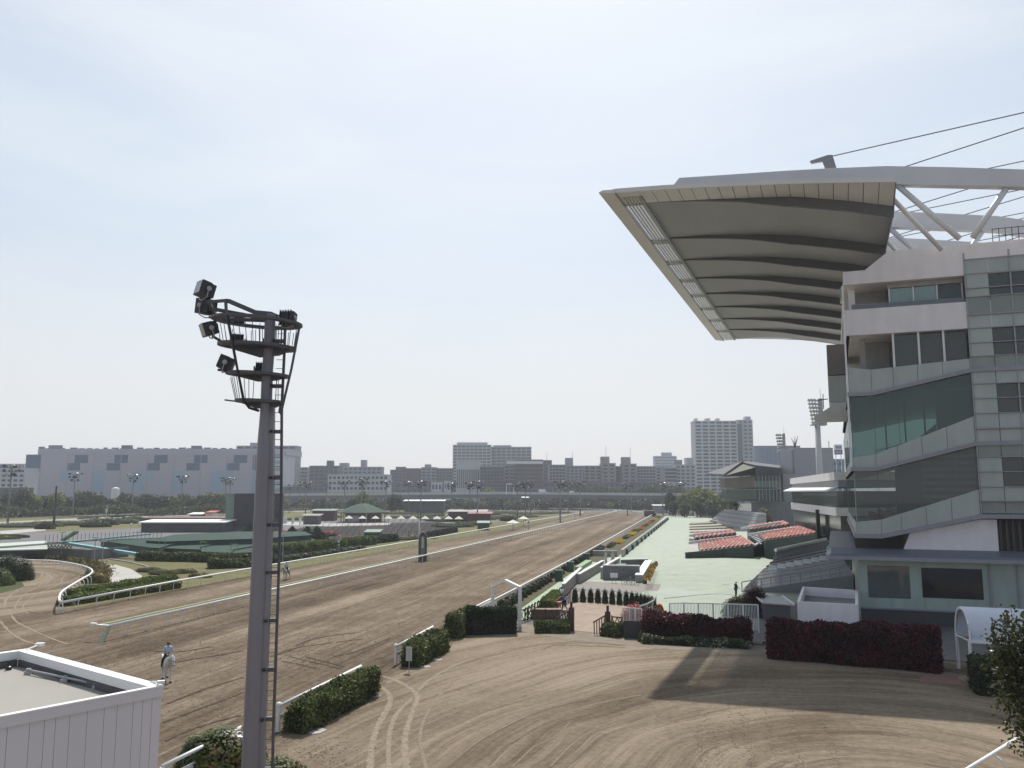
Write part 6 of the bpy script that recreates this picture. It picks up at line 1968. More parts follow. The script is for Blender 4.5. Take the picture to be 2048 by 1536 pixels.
MB().tube([p, p + Vector((0, 0, ZA(p, 972)))], .4, 8, .25).build('pole', BLACK, t, base=p)

# the near mast
MD = 30.0
mb_ = AT(512, MD)
MBX = mb_
ux = Vector((rt[0], rt[1], 0))       # to the right as seen from the stand
uy = Vector((fw[0], fw[1], 0))
mt = empty('floodlight_mast', mb_, PH, 'tall grey floodlight mast with ladder and half-ring platforms in the foreground', 'floodlight mast')
def mz(py, D=MD):
    return ZD(D, py)
sc = MD / 1693.0
z_top = mz(628)
def mx(px, z):       # local x of a pixel column at the mast's depth, height z
    h = z - H
    dep = MD * cos(TH) + h * sin(TH)
    return (px - 1024) / F * dep - (512 - 1024) / F * MD * cos(TH)
# tapered, slightly faceted column
prof = []
for py, x0_, x1_ in ((1536, 483, 523), (1200, 500, 535), (900, 514, 545), (830, 520, 543), (740, 524, 546), (690, 528, 550), (628, 530, 551)):
    z = mz(py)
    prof.append((z, mx(x0_, z), mx(x1_, z)))
zb0 = 0.0
w0 = (prof[0][2] - prof[0][1]) * 1.12
cxl = (prof[0][1] + prof[0][2]) / 2
prof = [(0.0, cxl + .0 - w0 / 2, cxl + w0 / 2)] + prof
b = MB()
n_ = 12
vs = []
for z, a, c in prof:
    r_ = (c - a) / 2
    for j in range(n_):
        th = 2 * pi * (j + .5) / n_
        vs.append(((a + c) / 2 + r_ * cos(th), r_ * sin(th), z))
fs = []
for i in range(len(prof) - 1):
    for j in range(n_):
        fs.append((i * n_ + j, i * n_ + (j + 1) % n_, (i + 1) * n_ + (j + 1) % n_, (i + 1) * n_ + j))
fs.append(tuple((len(prof) - 1) * n_ + j for j in range(n_)))
b.add(vs, fs).build('pole', POLE, mt)
# cable duct down the right of the pole, ladder beyond it
def edge(z, k):
    for (z0, a0, c0_), (z1, a1, c1) in zip(prof[:-1], prof[1:]):
        if z <= z1:
            q = (z - z0) / (z1 - z0)
            return (a0 + (a1 - a0) * q) if k == 0 else (c0_ + (c1 - c0_) * q)
    return prof[-1][1 + k]
zs_ = [0, 4, 8, 12, 15, mz(835)]
MB().add([v for z in zs_ for v in ((edge(z, 1) - .05, -.14, z), (edge(z, 1) + .10, -.14, z), (edge(z, 1) + .10, .1, z), (edge(z, 1) - .05, .1, z))],
         [f for i in range(len(zs_) - 1) for f in ((i * 4, i * 4 + 1, i * 4 + 5, i * 4 + 4), (i * 4 + 1, i * 4 + 2, i * 4 + 6, i * 4 + 5), (i * 4 + 2, i * 4 + 3, i * 4 + 7, i * 4 + 6), (i * 4 + 3, i * 4, i * 4 + 4, i * 4 + 7))]).build('cable_duct', POLE, mt)
lad = lambda z: edge(z, 1) + .36
zl1 = mz(650)
ZS = [0, 4, 8, 12, 15, 17, zl1]
for z0, z1 in zip(ZS[:-1], ZS[1:]):
    MB().beam((lad(z0), 0, z0), (lad(z1), 0, z1), .085, .08, up=(0, 1, 0)).build('ladder_rail', POLED, mt)
z = .4
while z < zl1:
    MB().tube([(edge(z, 1) + .1, 0, z), (lad(z), 0, z)], .011, 4).build('ladder_rung', POLED, mt)
    z += .32
z = 1.0
while z < zl1:
    MB().beam((edge(z, 1), 0, z), (lad(z), 0, z), .16, .13).build('ladder_bracket', POLED, mt)
    MB().lathe((edge(z, 1) + .02, -.17, z), [(.05, -.05), (.06, 0), (.05, .05)], 6).build('bolt', BLACK, mt)
    z += 1.64
# half-ring platforms (thin lens-shaped plates) traced as real plates with depth
def plat(xl, xr, py, thick, yr, name='platform', tilt=0.0, hole=False):
    z = mz(py)
    x0_, x1_ = mx(xl, z), mx(xr, z)
    c = (x0_ + x1_) / 2
    r_ = (x1_ - x0_) / 2
    n2 = 28
    b = MB()
    out = []
    for j in range(n2):
        a = 2 * pi * j / n2
        out.append((c + r_ * cos(a), yr * sin(a)))
    if not hole:
        pts_ = [(x, y, z - tilt * (x - c)) for x, y in out]
        b.add(pts_ + [(x, y, q + thick) for x, y, q in pts_], [tuple(range(n2))[::-1], tuple(range(n2, 2 * n2))] + [(j, (j + 1) % n2, n2 + (j + 1) % n2, n2 + j) for j in range(n2)])
    else:
        inn = [(c + (x - c) * .8, y * .74) for x, y in out]
        A_ = [(x, y, z - tilt * (x - c)) for x, y in out] + [(x, y, z - tilt * (x - c)) for x, y in inn]
        B_ = [(x, y, q + thick) for x, y, q in A_]
        m_ = 2 * n2
        f_ = []
        for j in range(n2):
            k_ = (j + 1) % n2
            f_ += [(j, n2 + j, n2 + k_, k_), (m_ + j, m_ + k_, m_ + n2 + k_, m_ + n2 + j), (j, k_, m_ + k_, m_ + j), (n2 + j, m_ + n2 + j, m_ + n2 + k_, n2 + k_)]
        b.add(A_ + B_, f_)
    b.build(name, POLED, mt)
    return z, c, r_
zP1, c1_, r1_ = plat(424, 604, 646, .09, 1.25, tilt=.07, hole=True)
zP2, c2_, r2_ = plat(436, 592, 696, .1, 1.0, tilt=.06)
zP3, c3_, r3_ = plat(452, 578, 752, .09, .85, tilt=.05)
zP4, c4_, r4_ = plat(470, 568, 806, .1, .65, tilt=.04)
# deep tapered bracket under each platform
for (z, c, r_, dpt) in ((zP2, c2_, r2_, .34), (zP3, c3_, r3_, .2), (zP4, c4_, r4_, .2)):
    MB().xzprism([(c - r_ * .92, z + .06 * r_), (c + r_ * .9, z - .05 * r_), (edge(z, 1) + .15, z - dpt * .8), (edge(z, 0) - .15, z - dpt)], -.09, .09).build('platform_bracket', POLED, mt)
# top frame: arms reaching out to the left end where two lamps sit, and a cap plate
def tp(px, py, dy=0.0):
    z = mz(py)
    return (mx(px, z), dy, z)
for a, c, w_ in (((424, 632, .5), (532, 640, .1), .12), ((436, 624, -.5), (540, 640, -.1), .12), ((424, 632, .5), (436, 616, -.9), .1), ((436, 615, -.9), (475, 613, -1.0), .1), ((475, 614, -1.0), (535, 636, -.2), .13), ((470, 614, -1.0), (472, 650, -1.0), .09),
                 ((508, 629, .3), (535, 640, .2), .12), ((424, 634, .5), (404, 624, .9), .1)):
    MB().beam(tp(*a), tp(*c), w_, w_).build('top_arm', POLED, mt)
MB().add([tp(508, 625, -.5), tp(541, 622, .1), tp(563, 630, .4), tp(552, 640, .3), tp(530, 640, -.2), tp(508, 629, -.5), tp(541, 628, .1)], [(0, 5, 4, 3, 2, 1), (0, 1, 6, 5)]).build('cap_plate', POLED, mt)
# long curved guard hoops
MB().tube([tp(472, 640, -1.0), tp(477, 665, -1.0), tp(486, 720, -.9), tp(498, 805, -.6), tp(506, 818, -.4), tp(519, 822, -.1)], .05, 6).build('guard_hoop', BLACK, mt)
MB().tube([tp(596, 651, -.4), tp(604, 653, -.4), tp(604, 660, -.4), tp(588, 740, -.35), tp(568, 818, -.25), tp(565, 831, -.2), tp(561, 825, -.15), tp(563, 812, -.15)], .045, 6).build('guard_hoop', POLED, mt)
# fine guard bars between the platforms
def bars(n0, xa, xb, pya, xc, xd, pyb, ya, yb, name='guard_bars'):
    k = MB()
    for i in range(n0):
        q = i / (n0 - 1)
        k.tube([tp(xa + (xb - xa) * q, pya(q) if callable(pya) else pya, ya * sin(pi * (q * .8 + .1))), tp(xc + (xd - xc) * q, pyb, yb * sin(pi * (q * .8 + .1)))], .013, 4, cap=False)
    k.build(name, POLED, mt)
bars(9, 441, 525, 650, 446, 524, 688, -1.0, -.8)
bars(8, 444, 520, 652, 450, 522, 690, .9, .7)
bars(7, 556, 598, 655, 553, 590, 702, -.9, -.7)
bars(5, 560, 592, 658, 560, 588, 700, .8, .6)
bars(8, 465, 512, 756, 474, 508, 802, -.7, -.5)
bars(4, 556, 568, 762, 552, 566, 808, -.5, -.4)
# floodlights: bevelled box, lens, yoke
def lampbox(px, py, dy, rz, tiltx, s, name='floodlight', lens_side=1):
    x, _, z = tp(px, py)
    M = Matrix.Translation((x, dy, z)) @ Matrix.Rotation(rz, 4, 'Z') @ Matrix.Rotation(tiltx, 4, 'Y')
    b = MB()
    # body: square front, tapering back
    fr = [(s * .5, -s * .5, -s * .5), (s * .5, s * .5, -s * .5), (s * .5, s * .5, s * .5), (s * .5, -s * .5, s * .5)]
    mi = [(-s * .15, y, z_) for _, y, z_ in fr]
    bk = [(-s * .55, y * .55, z_ * .6) for _, y, z_ in fr]
    allv = [M @ Vector(v) for v in fr + mi + bk]
    fs_ = [(0, 1, 2, 3), (8, 11, 10, 9)]
    for j in range(4):
        k_ = (j + 1) % 4
        fs_ += [(j, 4 + j, 4 + k_, k_), (4 + j, 8 + j, 8 + k_, 4 + k_)]
    b.add(allv, fs_)
    o = b.build(name, BLACK, mt)
    k = MB()
    k.add([M @ Vector((s * .53, y * .88, z_ * .88)) for _, y, z_ in fr], [(0, 1, 2, 3)])
    k.build('lens', LENS, o)
    k = MB()
    k.tube([M @ Vector(v) for v in ((0, -s * .56, 0), (-.02, -s * .56, -s * .62), (0, 0, -s * .75), (-.02, s * .56, -s * .62), (0, s * .56, 0))], .022, 5)
    k.tube([M @ Vector((0, -s * .56, 0)), M @ Vector((0, -s * .66, 0))], .09, 10)
    k.tube([M @ Vector((0, s * .56, 0)), M @ Vector((0, s * .66, 0))], .09, 10)
    k.build('yoke', METAL, o)
    k = MB()
    for j in range(5):
        yq = -s * .4 + j * s * .2
        k.obox(None, (s * .3, .012, s * .95), mtx=M @ Matrix.Translation((-s * .4, yq, 0)))
    k.build('cooling_fins', BLACK, o)
    return o
lampbox(399, 605, .7, pi * .85, -.1, .56)
lampbox(424, 589, -.7, pi * 1.25, -.25, .52)
lampbox(428, 663, -.5, pi * 1.2, .35, .48)
lampbox(470, 677, .3, pi * .6, .2, .42)
lampbox(458, 729, -.3, pi * 1.05, -.35, .48)
lampbox(515, 733, .5, pi * .55, .15, .42)
lampbox(578, 639, -.2, pi * .45, .2, .50)
lampbox(464, 629, .8, pi * .6, .3, .38)
lampbox(526, 682, .7, pi * .5, .2, .38)
MB().beam(tp(404, 625, .8), tp(428, 634, .4), .1, .1).build('lamp_arm', POLED, mt)
MB().beam(tp(441, 742, -.3), tp(500, 746, 0), .08, .08).build('lamp_arm', POLED, mt)
MB().beam(tp(453, 801, -.2), tp(500, 806, 0), .06, .05).build('lamp_arm', POLED, mt)
MB().beam(tp(432, 676, -.4), tp(452, 688, -.1), .08, .08).build('lamp_arm', POLED, mt)

# ================================================================ NEAR WHITE BUILDING (bottom left)
zr = 8.0
Cc = G(325, 1370, zr)
Cl = G(0, 1432, zr)
Cb = G(58, 1299, zr)
eA = (Cl - Cc).normalized()
eB = (Cb - Cc).normalized()
eB = (eB - eA * eB.dot(eA)).normalized()
LA, LB = 16.0, (Cb - Cc).length
nb = empty('announcer_building', Vector((Cc.x, Cc.y, 0)), 0, 'white panelled building with a flat parapet roof, bottom left corner', 'building')
nbb = Vector((Cc.x, Cc.y, 0))
def nbp(a, b_, z):
    return Cc + eA * a + eB * b_ + Vector((0, 0, z - zr))
def nbox(a0, a1, b0_, b1_, z0, z1, name, m):
    g = [(a0, b0_), (a1, b0_), (a1, b1_), (a0, b1_)]
    return MB().hexa([nbp(a, c, z0) for a, c in g], [nbp(a, c, z1) for a, c in g]).build(name, m, nb, base=nbb)
NW = mat('panel_white', (0.68, 0.645, 0.66), 0.5, var=.07, scale=.5, streak=(1, 1, .3))
a = 0.0
r0 = random.Random(2)
while a < LA:
    w_ = r0.choice([.2, .26, .33, .38])
    nbox(a + .004, min(a + w_, LA) - .004, 0.02, .14, 0, zr - .20, 'wall_panel', NW)
    a += w_
nbox(0.0, LA, .145, .3, 0, zr - .4, 'wall_core', LEDGE)
b_ = 0.31
while b_ < LB:
    nbox(0.02, .14, b_ + .006, b_ + .33, 0, zr - .2, 'wall_panel', NW)
    b_ += .34
nbox(.145, .3, .31, LB, 0, zr - .4, 'wall_core', LEDGE)
COP = mat('coping_white', (0.80, 0.80, 0.79), 0.35, var=.04)
nbox(-.02, LA, -.02, .13, zr - .22, zr - .03, 'coping_face', NW)
nbox(-.03, LA, -.03, .10, zr - .029, zr, 'coping', COP)
nbox(-.03, .24, .101, LB, zr - .20, zr - .002, 'coping', COP)
nbox(-.03, LA, LB + .001, LB + .2, zr - .20, zr - .001, 'coping', COP)
PARW = mat('parapet_dark', (0.13, 0.12, 0.125), 0.8, var=.15)
nbox(.18, .26, .14, LB - .05, zr - .4, zr - .21, 'parapet_inner', PARW)
nbox(.27, LA, LB - .05, LB + .15, zr - .4, zr - .21, 'parapet_inner', PARW)
nbox(.27, LA, .14, .18, zr - .5, zr - .21, 'parapet_inner', PARW)
nbox(.15, LA, .15, LB, zr - .52, zr - .37, 'roof', mat('roof_membrane', (0.31, 0.298, 0.272), 0.8, var=.07, scale=.5))
zp = zr - .27
pp_ = [G(57, 1340, zp), G(130, 1355, zp), G(193, 1368, zp), G(246, 1379, zp)]
MB().tube([pp_[0], pp_[3] + (pp_[3] - pp_[2]) * .3], .028, 8).build('roof_pipe', METAL, nb, base=nbb)
for p in pp_:
    MB().obox(p - Vector((0, 0, .09)), (.15, .15, .13), .4).build('pipe_block', mat('block_grey', (0.42, 0.41, 0.42), 0.6), nb, base=nbb)
    MB().obox(p, (.1, .1, .07), .4).build('pipe_clamp', METAL, nb, base=nbb)
ea, eb = G(276, 1376, zr - .2), G(322, 1364, zr + .06)
MB().tube([ea, ea.lerp(eb, .6) + Vector((0, 0, .05)), eb], .022, 7).build('conduit', WHITE, nb, base=nbb)
MB().obox(eb, (.14, .1, .06), .5).build('junction_box', WHITE, nb, base=nbb)
ea, eb = G(52, 1300, zr), G(80, 1289, zr + .06)
MB().tube([ea, eb], .022, 6).build('conduit', WHITE, nb, base=nbb)
MB().obox(eb, (.2, .14, .08), .3).build('junction_box', WHITE, nb, base=nbb)
p = G(17, 1340, zr - .37)
MB().lathe(p, [(.07, 0), (.07, .08), (.03, .1), (.03, .22)], 8).build('roof_vent', BLACK, nb, base=nbb)
p = G(485, 1538)
tag(MB().obox(Vector((p.x - .4, p.y, 1.0)), (1.6, .8, .9)).obox(Vector((p.x - .4, p.y, .28)), (1.4, .7, .56)).build('white_cabinet', WHITE, base=Vector((p.x, p.y, 0))), 'white-topped cabinet in the bush at the bottom edge', 'cabinet')

# ================================================================ NEAR TREE (right edge)
def tree_pts(r, n, rad, cz, rz_, lumps):
    return blob_pts(r, n, rad, rad, rz_, cz, lumps)
tb_ = AT(2116, 22.0)
t = empty('evergreen_tree', tb_, 0, 'broadleaf evergreen tree leaning in at the bottom right corner', 'tree')
MB().tube([(0, 0, 0), (.1, 0, 2.5), (0, .1, 5.0), (-.1, 0, 7.0)], .22, 8, .08).build('trunk', BARK, t, smooth=True)
k = MB()
r0 = random.Random(8)
for i in range(16):
    a = r0.uniform(0, 6.28)
    z0 = 4.2 + i * .22
    k.tube([(0, 0, z0), (.7 * cos(a), .7 * sin(a), z0 + .5), (1.3 * cos(a), 1.3 * sin(a), z0 + .75)], .05, 5, .015)
k.build('limbs', BARK, t)
L_NEAR = leaf_mat('leaf_near', [(0.02, 0.026, 0.012), (0.042, 0.05, 0.02), (0.075, 0.08, 0.03), (0.16, 0.155, 0.055)], rough=.35)
r = np.random.RandomState(77)
P = blob_pts(r, 24000, 1.85, 1.8, 2.15, 7.0, 30, fill=.25)
leaf_mesh('crown', P, .072, L_NEAR, parent=t, seed=5, elong=1.9)

# ================================================================ TREES of the distance
def make_tree(seed, h_, rad, m, n=900, leaf=.55, trunk_h=.35):
    r = np.random.RandomState(seed)
    t = empty('tree', (0, 0, 0))
    MB().tube([(0, 0, 0), (.15, .1, h_ * .4), (0, .1, h_ * .75)], h_ * .025, 6, h_ * .01).build('trunk', BARK, t)
    k = MB()
    for i in range(7):
        a = r.uniform(0, 6.28)
        z0 = h_ * (trunk_h + .05 * i)
        k.tube([(0, 0, z0), (rad * .7 * cos(a), rad * .7 * sin(a), z0 + h_ * .22)], h_ * .01, 4, h_ * .004)
    k.build('limbs', BARK, t)
    P = blob_pts(r, n, rad, rad, h_ * (1 - trunk_h) * .62, h_ * (1 + trunk_h) * .5, 9, fill=.35)
    P = P[P[:, 2] < h_ * 1.06]
    leaf_mesh('crown', P, leaf, m, parent=t, seed=seed)
    return t
protos = [make_tree(401, 10, 4.6, L_TREE, 1500, .6, .2), make_tree(402, 10, 4.0, L_TREEY, 1400, .6, .25), make_tree(403, 10, 5.2, L_DARK, 1700, .62, .12), make_tree(404, 10, 3.2, L_TREE, 700, .5, .4), make_tree(405, 10, 4.8, L_HEDGE, 1600, .6, .1)]
used = set()
kindw = ['mid-green tree', 'yellow-green tree', 'dark dense tree', 'thin sparse tree', 'deep green rounded tree']
def put_tree(k_, p, h_, lab, grp, wide=1.0, rz=0):
    if k_ not in used:
        t = protos[k_]
        used.add(k_)
    else:
        t = copy_tree(protos[k_])
    t.location = p
    s = h_ / 10
    t.scale = (s * wide, s * wide, s)
    t.rotation_euler = (0, 0, rz)
    tag(t, lab, 'tree', grp)
    return t
r0 = random.Random(12)
# left tree line
tl = [(24, 985), (48, 978), (72, 992), (90, 990), (110, 988), (132, 990), (150, 998), (165, 985), (184, 982), (200, 990), (222, 996), (240, 993), (256, 985), (275, 994), (290, 986), (305, 988), (322, 990), (338, 991), (352, 998), (368, 990), (383, 992), (395, 990), (410, 998), (424, 988), (436, 985), (448, 990)]
for i, (px, pt) in enumerate(tl):
    D = 395 + 12 * r0.random() + px * .12
    h_ = ZD(D, pt - 1)
    put_tree([0, 3, 1, 2, 1, 4, 2, 3, 0, 0, 2, 4, 2, 3, 0, 2, 4, 0, 1, 3, 0, 2, 4, 1, 0, 1][i], AT(px, D), h_, '%s tree from the left in the tree line before the long warehouse' % ordn(i + 1), 'trees before the long warehouse', wide=1.0 + .25 * r0.random(), rz=r0.random() * 6)
# low shrub belt under them
r = np.random.RandomState(31)
def belt(name, pts, hmin, hmax, wid, dens, leaf, m, label, seed):
    Pp = []
    r = np.random.RandomState(seed)
    base = pts[0].copy()
    for a, b_ in zip(pts[:-1], pts[1:]):
        L_ = (b_ - a).length
        n = int(L_ * dens)
        u = r.uniform(0, 1, n)
        w_ = r.uniform(-.5, .5, n) * wid
        hh = hmin + (hmax - hmin) * (.5 + .5 * np.sin(u * L_ * .23 + seed) * np.sin(u * L_ * .071 + 1)) 
        d = (b_ - a).normalized()
        Pp.append(np.stack([a.x + (b_.x - a.x) * u - d.y * w_ - base.x, a.y + (b_.y - a.y) * u + d.x * w_ - base.y, r.uniform(0, 1, n) ** .7 * hh * (1 - .25 * np.abs(w_ / wid * 2) ** 2)], 1))
    o = leaf_mesh(name, np.concatenate(Pp), leaf, m, loc=base, seed=seed)
    return tag(o, label, 'shrubs', None, 'stuff')
belt('undergrowth', [AT(0, 392), AT(240, 415), AT(455, 440)], 3.0, 6.5, 9, 75, .75, L_TREE, 'dark undergrowth beneath the left tree line', 1)
belt('undergrowth', [AT(545, 560), AT(800, 560), AT(1000, 560), AT(1180, 560), AT(1345, 560)], 4.5, 8.0, 12, 90, .95, L_DARK, 'dark belt of shrubs below the elevated road', 2)
belt('undergrowth', [AT(1105, 640), AT(1250, 640), AT(1400, 640)], 13.0, 18.0, 12, 170, 1.1, L_TREE, 'wooded bank behind the elevated road', 3)
i = 0
for px in range(570, 1345, 26):
    i += 1
    D = 545 + r0.random() * 8
    pt = 1001 + r0.uniform(-4, 6)
    put_tree(r0.choice([0, 2, 4, 1, 0]), AT(px + r0.uniform(-7, 7), D), ZD(D, pt), '%s tree from the left in the row below the elevated road' % ordn(i), 'trees below the elevated road', wide=1.3, rz=r0.random() * 6)
for i, (px, pt, D, k_, wd) in enumerate([(722, 985, 470, 1, 1.2), (792, 986, 480, 2, 1.0), (705, 996, 470, 2, 1.0), (650, 995, 500, 0, 1.0), (980, 977, 620, 1, 1.0), (1345, 984, 440, 2, .8), (1362, 990, 430, 1, 1.0), (1385, 981, 425, 1, 1.3), (1408, 980, 415, 1, 1.4), (1430, 992, 400, 4, 1.3), (1372, 1002, 400, 4, 1.1), (1400, 1005, 395, 2, 1.4), (1443, 985, 420, 1, 1.0), (1350, 1000, 410, 2, 1.0), (1425, 1008, 390, 2, 1.3), (1338, 1000, 440, 0, 1.0), (1458, 990, 430, 0, 1.0)]):
    put_tree(k_, AT(px, D), ZD(D, pt), ['pale tree directly left of the pavilion finial', 'dark round tree right of the pavilion', 'dark tree behind the pavilion roof', 'tree above the dark kiosk', 'small yellow tree on the elevated road edge'][i] if i < 5 else
             '%s tree from the left in the clump at the far end of the plaza' % ordn(i - 4), None if i < 5 else 'clump of trees at the far end of the plaza', wide=wd, rz=i)
# palms
def palm(px, pt, D, label):
    p = AT(px, D)
    h_ = ZD(D, pt)
    t = empty('palm_tree', p, px, label, 'tree', 'palms by the far stand')
    MB().tube([(0, 0, 0), (.2, 0, h_ * .5), (.1, 0, h_ * .9)], .3, 6, .2).build('trunk', BARK, t)
    k = MB()
    for j in range(20):
        a = j * 2.4
        el = .9 - (j / 20) * 1.7
        d = Vector((cos(a), sin(a), 0))
        n = Vector((-sin(a), cos(a), 0)) * .35
        pr = [Vector((.1, 0, h_ * .9)) + d * (2.6 * s * cos(el * .6)) + Vector((0, 0, 2.2 * s * sin(el) - 1.1 * s * s)) for s in (0, .35, .7, 1)]
        k.add([pr[0], pr[1] + n, pr[1] - n, pr[2] + n * .8, pr[2] - n * .8, pr[3]], [(0, 1, 2), (1, 3, 4, 2), (3, 5, 4)])
    k.build('fronds', L_TREE, t)
palm(1368, 985, 405, 'left palm among the trees at the far end of the plaza')
palm(1393, 988, 398, 'right palm among the trees at the far end of the plaza')
palm(1470, 1000, 300, 'palm in front of the distant stand')
bush('weeping_shrub', G(1528, 1062), 3.2, 2.4, 7.2, .3, 1600, L_OLIVE, 'tall olive shrub in front of the distant stand', 'shrub', seed=71)

# ================================================================ ELEVATED ROAD
hw0 = AT(560, 600)
hw = empty('elevated_road', hw0, 0, 'grey elevated road on piers crossing behind the far bend', 'elevated road')
hp_ = [AT(540, 590), AT(760, 598), AT(1000, 605), AT(1200, 600), AT(1345, 570), AT(1460, 540)]
def hwz(p, py):
    return ZD(DIST(p), py)
for i, (a, c) in enumerate(zip(hp_[:-1], hp_[1:])):
    d = (c - a).normalized()
    n = Vector((-d.y, d.x, 0)) * 12
    za = [9.0, 9.6, 10.2, 9.6, 9.2, 9.0][i]
    zc_ = [9.0, 9.6, 10.2, 9.6, 9.2, 9.0][i + 1]
    def q(z0a, z0b, z1a, z1b, off, w_, name, m):
        o_ = n.normalized() * off
        w2 = n.normalized() * w_
        MB().hexa([a + o_ + Vector((0, 0, z0a)), c + o_ + Vector((0, 0, z0b)), c + o_ + w2 + Vector((0, 0, z0b)), a + o_ + w2 + Vector((0, 0, z0a))],
                  [a + o_ + Vector((0, 0, z1a)), c + o_ + Vector((0, 0, z1b)), c + o_ + w2 + Vector((0, 0, z1b)), a + o_ + w2 + Vector((0, 0, z1a))]).build(name, m, hw, base=hw0)
    q(za - 2.6, zc_ - 2.6, za - .3, zc_ - .3, .4, 11, 'girder', mat('girder_grey', (0.17, 0.17, 0.165), 0.8))
    q(za - .29, zc_ - .29, za, zc_, 0, 12, 'deck', CONC)
    q(za + .005, zc_ + .005, za + 1.6, zc_ + 1.6, 0, .3, 'barrier', mat('barrier_pale', (0.55, 0.55, 0.53), 0.8, var=.15))
    q(za + .005, zc_ + .005, za + 1.6, zc_ + 1.6, 11.7, .3, 'barrier', mat('barrier_pale', (0.40, 0.40, 0.39), 0.8))
    L_ = (c - a).length
    for j in range(int(L_ / 35)):
        p = a.lerp(c, (j + .5) / int(L_ / 35)) + n * .5
        MB().box(p.x - 1.2, p.x + 1.2, p.y - 1.2, p.y + 1.2, 0, 6.9).build('pier', CONCD, hw, base=hw0)
def van(px, D, z, L_, hh, m, name, label, cat, z0=None):
    p = AT(px, D)
    t = empty(name, Vector((p.x, p.y, z)), PH, label, cat)
    MB().xzprism([(-L_ / 2, .4), (L_ / 2, .4), (L_ / 2, hh * .5), (L_ / 2 - .9, hh * .95), (L_ / 2 - 1.2, hh), (-L_ / 2, hh)], -1, 1).build('body', m, t)
    MB().xzprism([(L_ / 2 - 1.5, hh * .55), (L_ / 2 - .25, hh * .55), (L_ / 2 - .85, hh * .9), (L_ / 2 - 1.5, hh * .9)], -1.02, 1.02).build('window', BLACK, t)
    for x in (-L_ * .3, L_ * .32):
        for y in (-1.0, .8):
            MB().tube([(x, y, .42), (x, y + .2, .42)], .42, 12).build('wheel', BLACK, t)
    return t
van(1086, 606, 10.0, 6.0, 3.6, WHITE, 'delivery_van', 'white van on the elevated road', 'van')
van(1145, 606, 9.9, 4.4, 2.4, WHITE, 'car', 'white car on the elevated road, right of the van', 'car')
van(1299, 405, 0.03, 5.5, 2.8, mat('truck_maroon', (0.09, 0.035, 0.03), 0.6), 'maintenance_truck', 'dark red maintenance vehicle at the far end of the sand', 'vehicle')
# sign gantry over the road
p = AT(1013, 604)
t = empty('road_gantry', p, 0, 'white rectangular road gantry above the elevated road', 'gantry')
za_, zb_ = 9.9, ZD(604, 968)
for s in (0, 5.2):
    MB().tube([p + Vector((s, 0, za_)), p + Vector((s, 0, zb_))], .3, 6).build('post', WHITE, t, base=p)
MB().beam(p + Vector((0, 0, zb_)), p + Vector((5.2, 0, zb_)), .5, .8).build('beam', WHITE, t, base=p)
# ================================================================ SKYLINE
PAL = {'grey': (0.30, 0.30, 0.33), 'mauve': (0.33, 0.31, 0.34), 'brown': (0.17, 0.125, 0.115), 'tan': (0.31, 0.27, 0.25), 'white': (0.52, 0.52, 0.54), 'dark': (0.085, 0.085, 0.10), 'blue': (0.24, 0.31, 0.40), 'dgrey': (0.14, 0.14, 0.155), 'pale': (0.42, 0.42, 0.45)}
for k_, c_ in PAL.items():
    mat('bld_' + k_, c_, .8, var=.12, scale=.06)
WIN = mat('far_window', (0.04, 0.047, 0.06), .3, var=.35, scale=.25)
WINL = mat('far_window_pale', (0.16, 0.19, 0.22), .3, var=.3, scale=.25)
def bld(name, px0, px1, pt, D, col, label, storeys=0, bays=0, style='win', depth=18, rz=0.0, win=None, cat='building', group=None, base_py=None, roof=()):
    a, b_ = AT(px0, D), AT(px1, D)
    z = ZD(D, pt)
    Wd = (b_ - a).length
    t = empty(name, a, PH + rz, label, cat, group)
    m = MATS['bld_' + col]
    win = win or WIN
    MB().box(0, Wd, 0, depth, 0, z).build('wall', m, t)
    MB().box(-.25, Wd + .25, -.25, depth + .25, z + .01, z + .8).build('parapet', m, t)
    if storeys:
        f0 = 4.0
        sh = (z - f0) / storeys
        for i in range(storeys):
            zz = f0 + i * sh
            if style == 'balcony':
                MB().box(.5, Wd - .5, -.06, .1, zz + sh * .38, zz + sh * .95).build('window_band', win, t)
                MB().box(.3, Wd - .3, -1.1, -.07, zz, zz + sh * .36).build('balcony', m, t)
            else:
                MB().box(.6, Wd - .6, -.08, .1, zz + sh * .34, zz + sh * .82).build('window_band', win, t)
        if bays:
            for j in range(bays + 1):
                x = .3 + (Wd - .6) * j / bays
                w_ = max(.35, Wd / bays * (.2 if style == 'balcony' else .36))
                MB().box(max(0.02, x - w_ / 2), min(Wd - .02, x + w_ / 2), -.2 if style != 'balcony' else -1.25, -.01, 2, z - .05).build('pier', m, t)
    for (u0, u1, hh) in roof:
        MB().box(Wd * u0, Wd * u1, depth * .2, depth * .7, z + .81, z + .8 + hh).build('rooftop_box', m, t)
    return t, Wd, z
